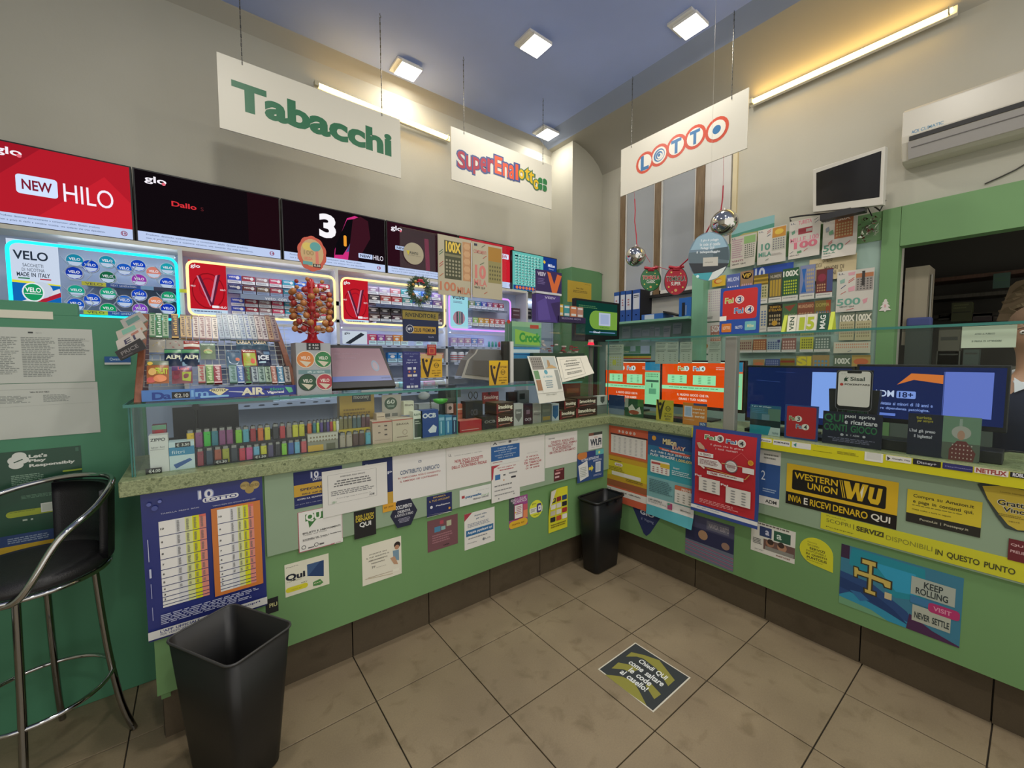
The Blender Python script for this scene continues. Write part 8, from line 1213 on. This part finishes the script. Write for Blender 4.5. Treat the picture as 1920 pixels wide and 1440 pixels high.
# ================================================================ WASTE BINS
def bin2(name, label, cx, cy, w, d, h, tw, td, ang, col, lip):
    t = thing(name, (cx, cy, 0), label, 'waste bin'); X = Matrix.Translation(V((cx, cy, 0))) @ Matrix.Rotation(ang, 4, 'Z')
    def ring(w, d, z, r=.035):
        pts = []
        for sx, sy, t0 in ((1, 1, 0), (-1, 1, 90), (-1, -1, 180), (1, -1, 270)):
            for i in range(5): a = math.radians(t0+i*22.5); pts.append((sx*(w/2-r)+r*math.cos(a), sy*(d/2-r)+r*math.sin(a), z))
        return pts
    rs = [ring(w-.02, d-.02, .0005), ring(w, d, .01), ring((w+tw)/2, (d+td)/2, h/2), ring(tw, td, h), ring(tw-.006, td-.006, h), ring((w+tw)/2-.006, (d+td)/2-.006, h/2), ring(w-.01, d-.01, .012)]
    n = len(rs[0]); b = B(); b.X = X; vs = [p for r_ in rs for p in r_]; b.add(vs, [(k*n+i, k*n+(i+1) % n, (k+1)*n+(i+1) % n, (k+1)*n+i) for k in range(len(rs)-1) for i in range(n)], col, 'plastic', True)
    b.add(rs[0], [tuple(range(n))[::-1]], col, 'plastic'); b.add(rs[-1], [tuple(range(n))], '0a0a0a', 'plastic'); b.build('bin_body', t)
    b = B(); b.X = X; b.tube(ring(tw+.004, td+.004, h), .0045 if not lip else .008, col if lip else '3a3a3a', 'plastic', 6, True); b.build('rim', t)
    if lip:
        b = B(); b.X = X
        for s in (-1, 1): b.box((s*tw/2*.3-.01, -td/2-.018, h-.03), (s*tw/2*.3+.01, -td/2, h-.012), col); 
        b.build('clip', t)
        b = B(); b.X = X; b.tube([(tw/2+.012, -td*.3, h-.01), (tw/2+.02, -td*.3, h-.05), (tw/2+.015, -td*.28, h-.2)], .004, '303030', 'metal', 6); b.build('handle_wire', t)
bin2('waste_bin', 'tall dark grey open waste bin beside the blue prize table poster', .063, 1.855, .28, .18, .55, .365, .25, math.radians(-59.5), '171717', False)
bin2('waste_bin', 'black waste bin with a lip in the inner corner of the counters', 2.40, 2.0, .265, .15, .55, .335, .19, math.radians(2), '0e1014', True)

# ================================================================ BAR STOOL
ZS = .80; SC0 = V((-.535, 2.325, 0)); HA = 18
t = thing('bar_stool', SC0, 'chrome bar stool with black padded seat and wrap-round back', 'bar stool')
def sp(r, a, z, sx=1, sy=1): a = math.radians(a); return V((SC0.x+r*math.cos(a)*sx, SC0.y+r*math.sin(a)*sy, z))
b = B(); R_ = .215; prof = [(0, ZS-.035), (R_*.8, ZS-.035), (R_, ZS-.02), (R_+.004, ZS), (R_-.01, ZS+.022), (R_*.7, ZS+.03), (0, ZS+.022)]
b.lathe(prof, (SC0.x, SC0.y, 0), '1d1c1e', 'leather', 36); b.build('seat', t)
b = B(); b.tube([sp(.217, i*10, ZS-.03) for i in range(36)], .009, 'c8c8c8', 'chrome', 8, True); b.build('seat_frame', t)
# backrest: curved padded shell on the counter side of the seat
b = B(); A0, A1, K = -17, 83, 14; vs = []
for layer, rr_ in ((0, .205), (1, .232)):
    for j in range(7):
        z = ZS+.0+j*.046
        for i in range(K+1): vs.append(sp(rr_+.012*(j/6), A0+(A1-A0)*i/K, z))
n = K+1; fs = []
for l in (0, 1):
    for j in range(6):
        for i in range(K):
            a = l*7*n+j*n+i; f = (a, a+1, a+n+1, a+n); fs.append(f if l else f[::-1])
for i in range(K): fs += [(i, 7*n+i, 7*n+i+1, i+1), (6*n+i, 6*n+i+1, 13*n+i+1, 13*n+i)]
for j in range(6): fs += [(j*n, (j+1)*n, 7*n+(j+1)*n, 7*n+j*n), (j*n+K, 7*n+j*n+K, 7*n+(j+1)*n+K, (j+1)*n+K)]
b.add(vs, fs, '15161b', 'leather', True); b.build('backrest', t)
# arm hoop: runs over the back top, sweeps down each side and bends under the seat
sph = lambda r, a, z: sp(r, a+HA, z)
hoop = [sph(.20, -118, ZS-.045), sph(.235, -104, ZS-.03), sph(.252, -94, ZS+.04), sph(.256, -82, ZS+0.146), sph(.256, -74, ZS+0.185), sph(.25, -55, ZS+0.224), sph(.242, -38, ZS+0.263), sph(.24, -22, ZS+0.289), sph(.24, -5, ZS+0.298), sph(.24, 15, ZS+0.300), sph(.24, 35, ZS+0.298), sph(.242, 55, ZS+0.293), sph(.25, 75, ZS+0.280), sph(.258, 95, ZS+0.263), sph(.262, 115, ZS+0.235), sph(.262, 130, ZS+0.146), sph(.255, 140, ZS+.03), sph(.23, 148, ZS-.04)]
def smooth(p, it=2):
    for _ in range(it):
        q = [p[0]]
        for a, c in zip(p, p[1:]): q += [a.lerp(c, .25), a.lerp(c, .75)]
        p = q+[p[-1]]
    return p
b = B(); b.tube(smooth(hoop), .0115, 'c8c8c8', 'chrome', 12); b.build('arm_hoop', t)
for a in (0, 90, 180, 270):
    b = B(); b.tube(smooth([sp(.17, a, ZS-.035), sp(.185, a, ZS-.30), sp(.20, a, .32), sp(.225, a, .12), sp(.258, a, .004)], 2), .012, '9a9a98', 'metal' if 0 else 'chrome', 12); b.build('leg', t)
b = B(); b.tube([sp(.205, i*10, .30) for i in range(36)], .0085, 'c8c8c8', 'chrome', 10, True); b.build('foot_ring', t)

# ================================================================ CLERK behind the right counter
HC = at(1938, 628, 0, 3.36); PX, PYc = HC.x, HC.y
t = thing('person', (PX, PYc, 0), 'person in a navy sweater over a white shirt collar behind the right counter', 'person')
def skinmesh(name, verts, edges, radii, root, col, m, sub=2):
    me = bpy.data.meshes.new(name); me.from_pydata([tuple(V(v)-V((0, 0, 0))) for v in verts], edges, []); o = bpy.data.objects.new(name, me); COL.objects.link(o); o.parent = t
    md = o.modifiers.new('skin', 'SKIN'); md.use_smooth_shade = True
    for i, r in enumerate(radii): sv = me.skin_vertices[0].data[i]; sv.radius = r if isinstance(r, tuple) else (r, r); sv.use_root = (i == root)
    o.modifiers.new('sub', 'SUBSURF').levels = sub; o.modifiers['sub'].render_levels = sub
    base = mat(m).copy(); base.name = m+'_'+col
    for nd in base.node_tree.nodes:
        if nd.type == 'BSDF_PRINCIPLED':
            for l in list(nd.inputs['Base Color'].links): base.node_tree.links.remove(l)
            nd.inputs['Base Color'].default_value = (*lin(col), 1)
    me.materials.append(base); return o
hz = HC.z; sh = hz-.29; hp = .97    # shoulder and hip heights; figure faces the room (-x)
bv = [(0, 0, hp), (0, 0, hp+.15), (.01, 0, sh-.12), (.01, 0, sh+.0), (.005, 0, sh+.09), (0, 0, hz-.09), (-.012, 0, hz-.03), (-.005, 0, hz+.04), (0, 0, hz+.09)]
br = [(.15, .11), (.13, .10), (.17, .11), (.10, .08), .052, .056, (.078, .088), (.083, .095), (.06, .07)]
be = [(i, i+1) for i in range(8)]
def limb(par, pts, rs):
    for p, r in zip(pts, rs): bv.append(p); br.append(r); be.append((par, len(bv)-1)); par = len(bv)-1
    return par
for s in (1, -1):
    h = limb(3, [(.01, .17*s, sh-.02), (-.03, .24*s, sh-.27), (-.22, .20*s, sh-.42), (-.27, .19*s, sh-.43)], [.05, .042, .03, (.03, .018)])
    hx, hy, hz2 = bv[h]
    for k in range(4): L_ = (.05, .056, .052, .042)[k]; limb(h, [(hx-.03, hy+(k-1.5)*.019, hz2+.0), (hx-.03-L_*.6, hy+(k-1.5)*.021, hz2-.008), (hx-.03-L_, hy+(k-1.5)*.021, hz2-.028)], [.0095, .0085, .007])
    limb(h-0, [(hx+.0, hy-.028*s, hz2-.004), (hx-.028, hy-.045*s, hz2-.012)], [.011, .009])
    limb(0, [(0, .09*s, hp-.05), (-.01, .10*s, .52), (.02, .10*s, .10), (-.10, .10*s, .035)], [.085, .06, .042, (.035, .028)])
skinmesh('body', bv, be, br, 0, 'b08468', 'skin')
cv = [(0, 0, hp-.02), (0, 0, hp+.15), (.01, 0, sh-.12), (.01, 0, sh+.02)]; cr = [(.165, .125), (.145, .115), (.185, .125), (.115, .09)]; ce = [(0, 1), (1, 2), (2, 3)]
for s in (1, -1):
    n = len(cv); cv += [(.01, .175*s, sh-.02), (-.03, .24*s, sh-.27), (-.21, .20*s, sh-.415)]; cr += [.062, .052, .042]; ce += [(3, n), (n, n+1), (n+1, n+2)]
skinmesh('sweater', cv, ce, cr, 0, '161d33', 'cloth')
tv_ = [(0, 0, hp), (0, .09, hp-.07), (-.01, .10, .52), (.02, .10, .07), (0, -.09, hp-.07), (-.01, -.10, .52), (.02, -.10, .07)]
skinmesh('trousers', tv_, [(0, 1), (1, 2), (2, 3), (0, 4), (4, 5), (5, 6)], [(.14, .12), .098, .073, .062, .098, .073, .062], 0, '23252b', 'cloth')
O = V((PX, PYc, 0))
for s in (1, -1):
    b = B(); b.ball(O+V((-.05, .10*s, .035)), .05, '1a1816', 'leather', 14, 8, (2.4, .9, .68)); b.build('shoe', t)
b = B(); cpts = [O+V((.008+.075*math.cos(a), .078*math.sin(a), sh+.075-.035*math.cos(a)*-1)) for a in [i*math.pi/12 for i in range(24)]]
b.tube(cpts, .013, 'd0d2d8', 'cloth', 8, True); b.prism([O+V((-.085, .0, sh+.03)), O+V((-.075, .05, sh+.075)), O+V((-.11, .045, sh+.0))], (.006, 0, 0), 'd0d2d8', 'cloth'); b.prism([O+V((-.085, .0, sh+.03)), O+V((-.11, -.045, sh+.0)), O+V((-.075, -.05, sh+.075))], (.006, 0, 0), 'd0d2d8', 'cloth'); b.build('shirt_collar', t)
b = B(); b.ball(O+V((.018, 0, hz+.055)), .098, '6a5440', 'cloth', 20, 12, (.98, .9, 1.0)); b.build('hair', t)
b = B(); b.prism([O+V((-.088, -.012, hz-.02)), O+V((-.088, .012, hz-.02)), O+V((-.085, 0, hz+.02))], (-.0, 0, 0), 'b08468', 'skin'); b.ball(O+V((-.095, 0, hz-.018)), .016, 'b08468', 'skin', 10, 8, (1.1, .8, 1.3)); b.build('nose', t)
for s in (1, -1):
    b = B(); b.ball(O+V((-.08, .032*s, hz+.012)), .012, 'e0d8d0', 'gloss', 12, 8); b.ball(O+V((-.088, .032*s, hz+.012)), .0055, '2a1c14', 'gloss', 10, 6); b.build('eye', t)
    b = B(); b.tube([O+V((-.088, .018*s, hz+.03)), O+V((-.091, .033*s, hz+.034)), O+V((-.08, .05*s, hz+.029))], .003, '4a3a2c', 'cloth', 6); b.build('eyebrow', t)
    b = B(); b.ball(O+V((.0, .088*s, hz-.0)), .028, 'a87a60', 'skin', 12, 8, (.6, .35, 1.1)); b.build('ear', t)
b = B(); b.tube([O+V((-.076, -.022, hz-.055)), O+V((-.088, 0, hz-.058)), O+V((-.076, .022, hz-.055))], [.003, .005, .003], '8c4c44', 'skin', 6); b.build('mouth', t)
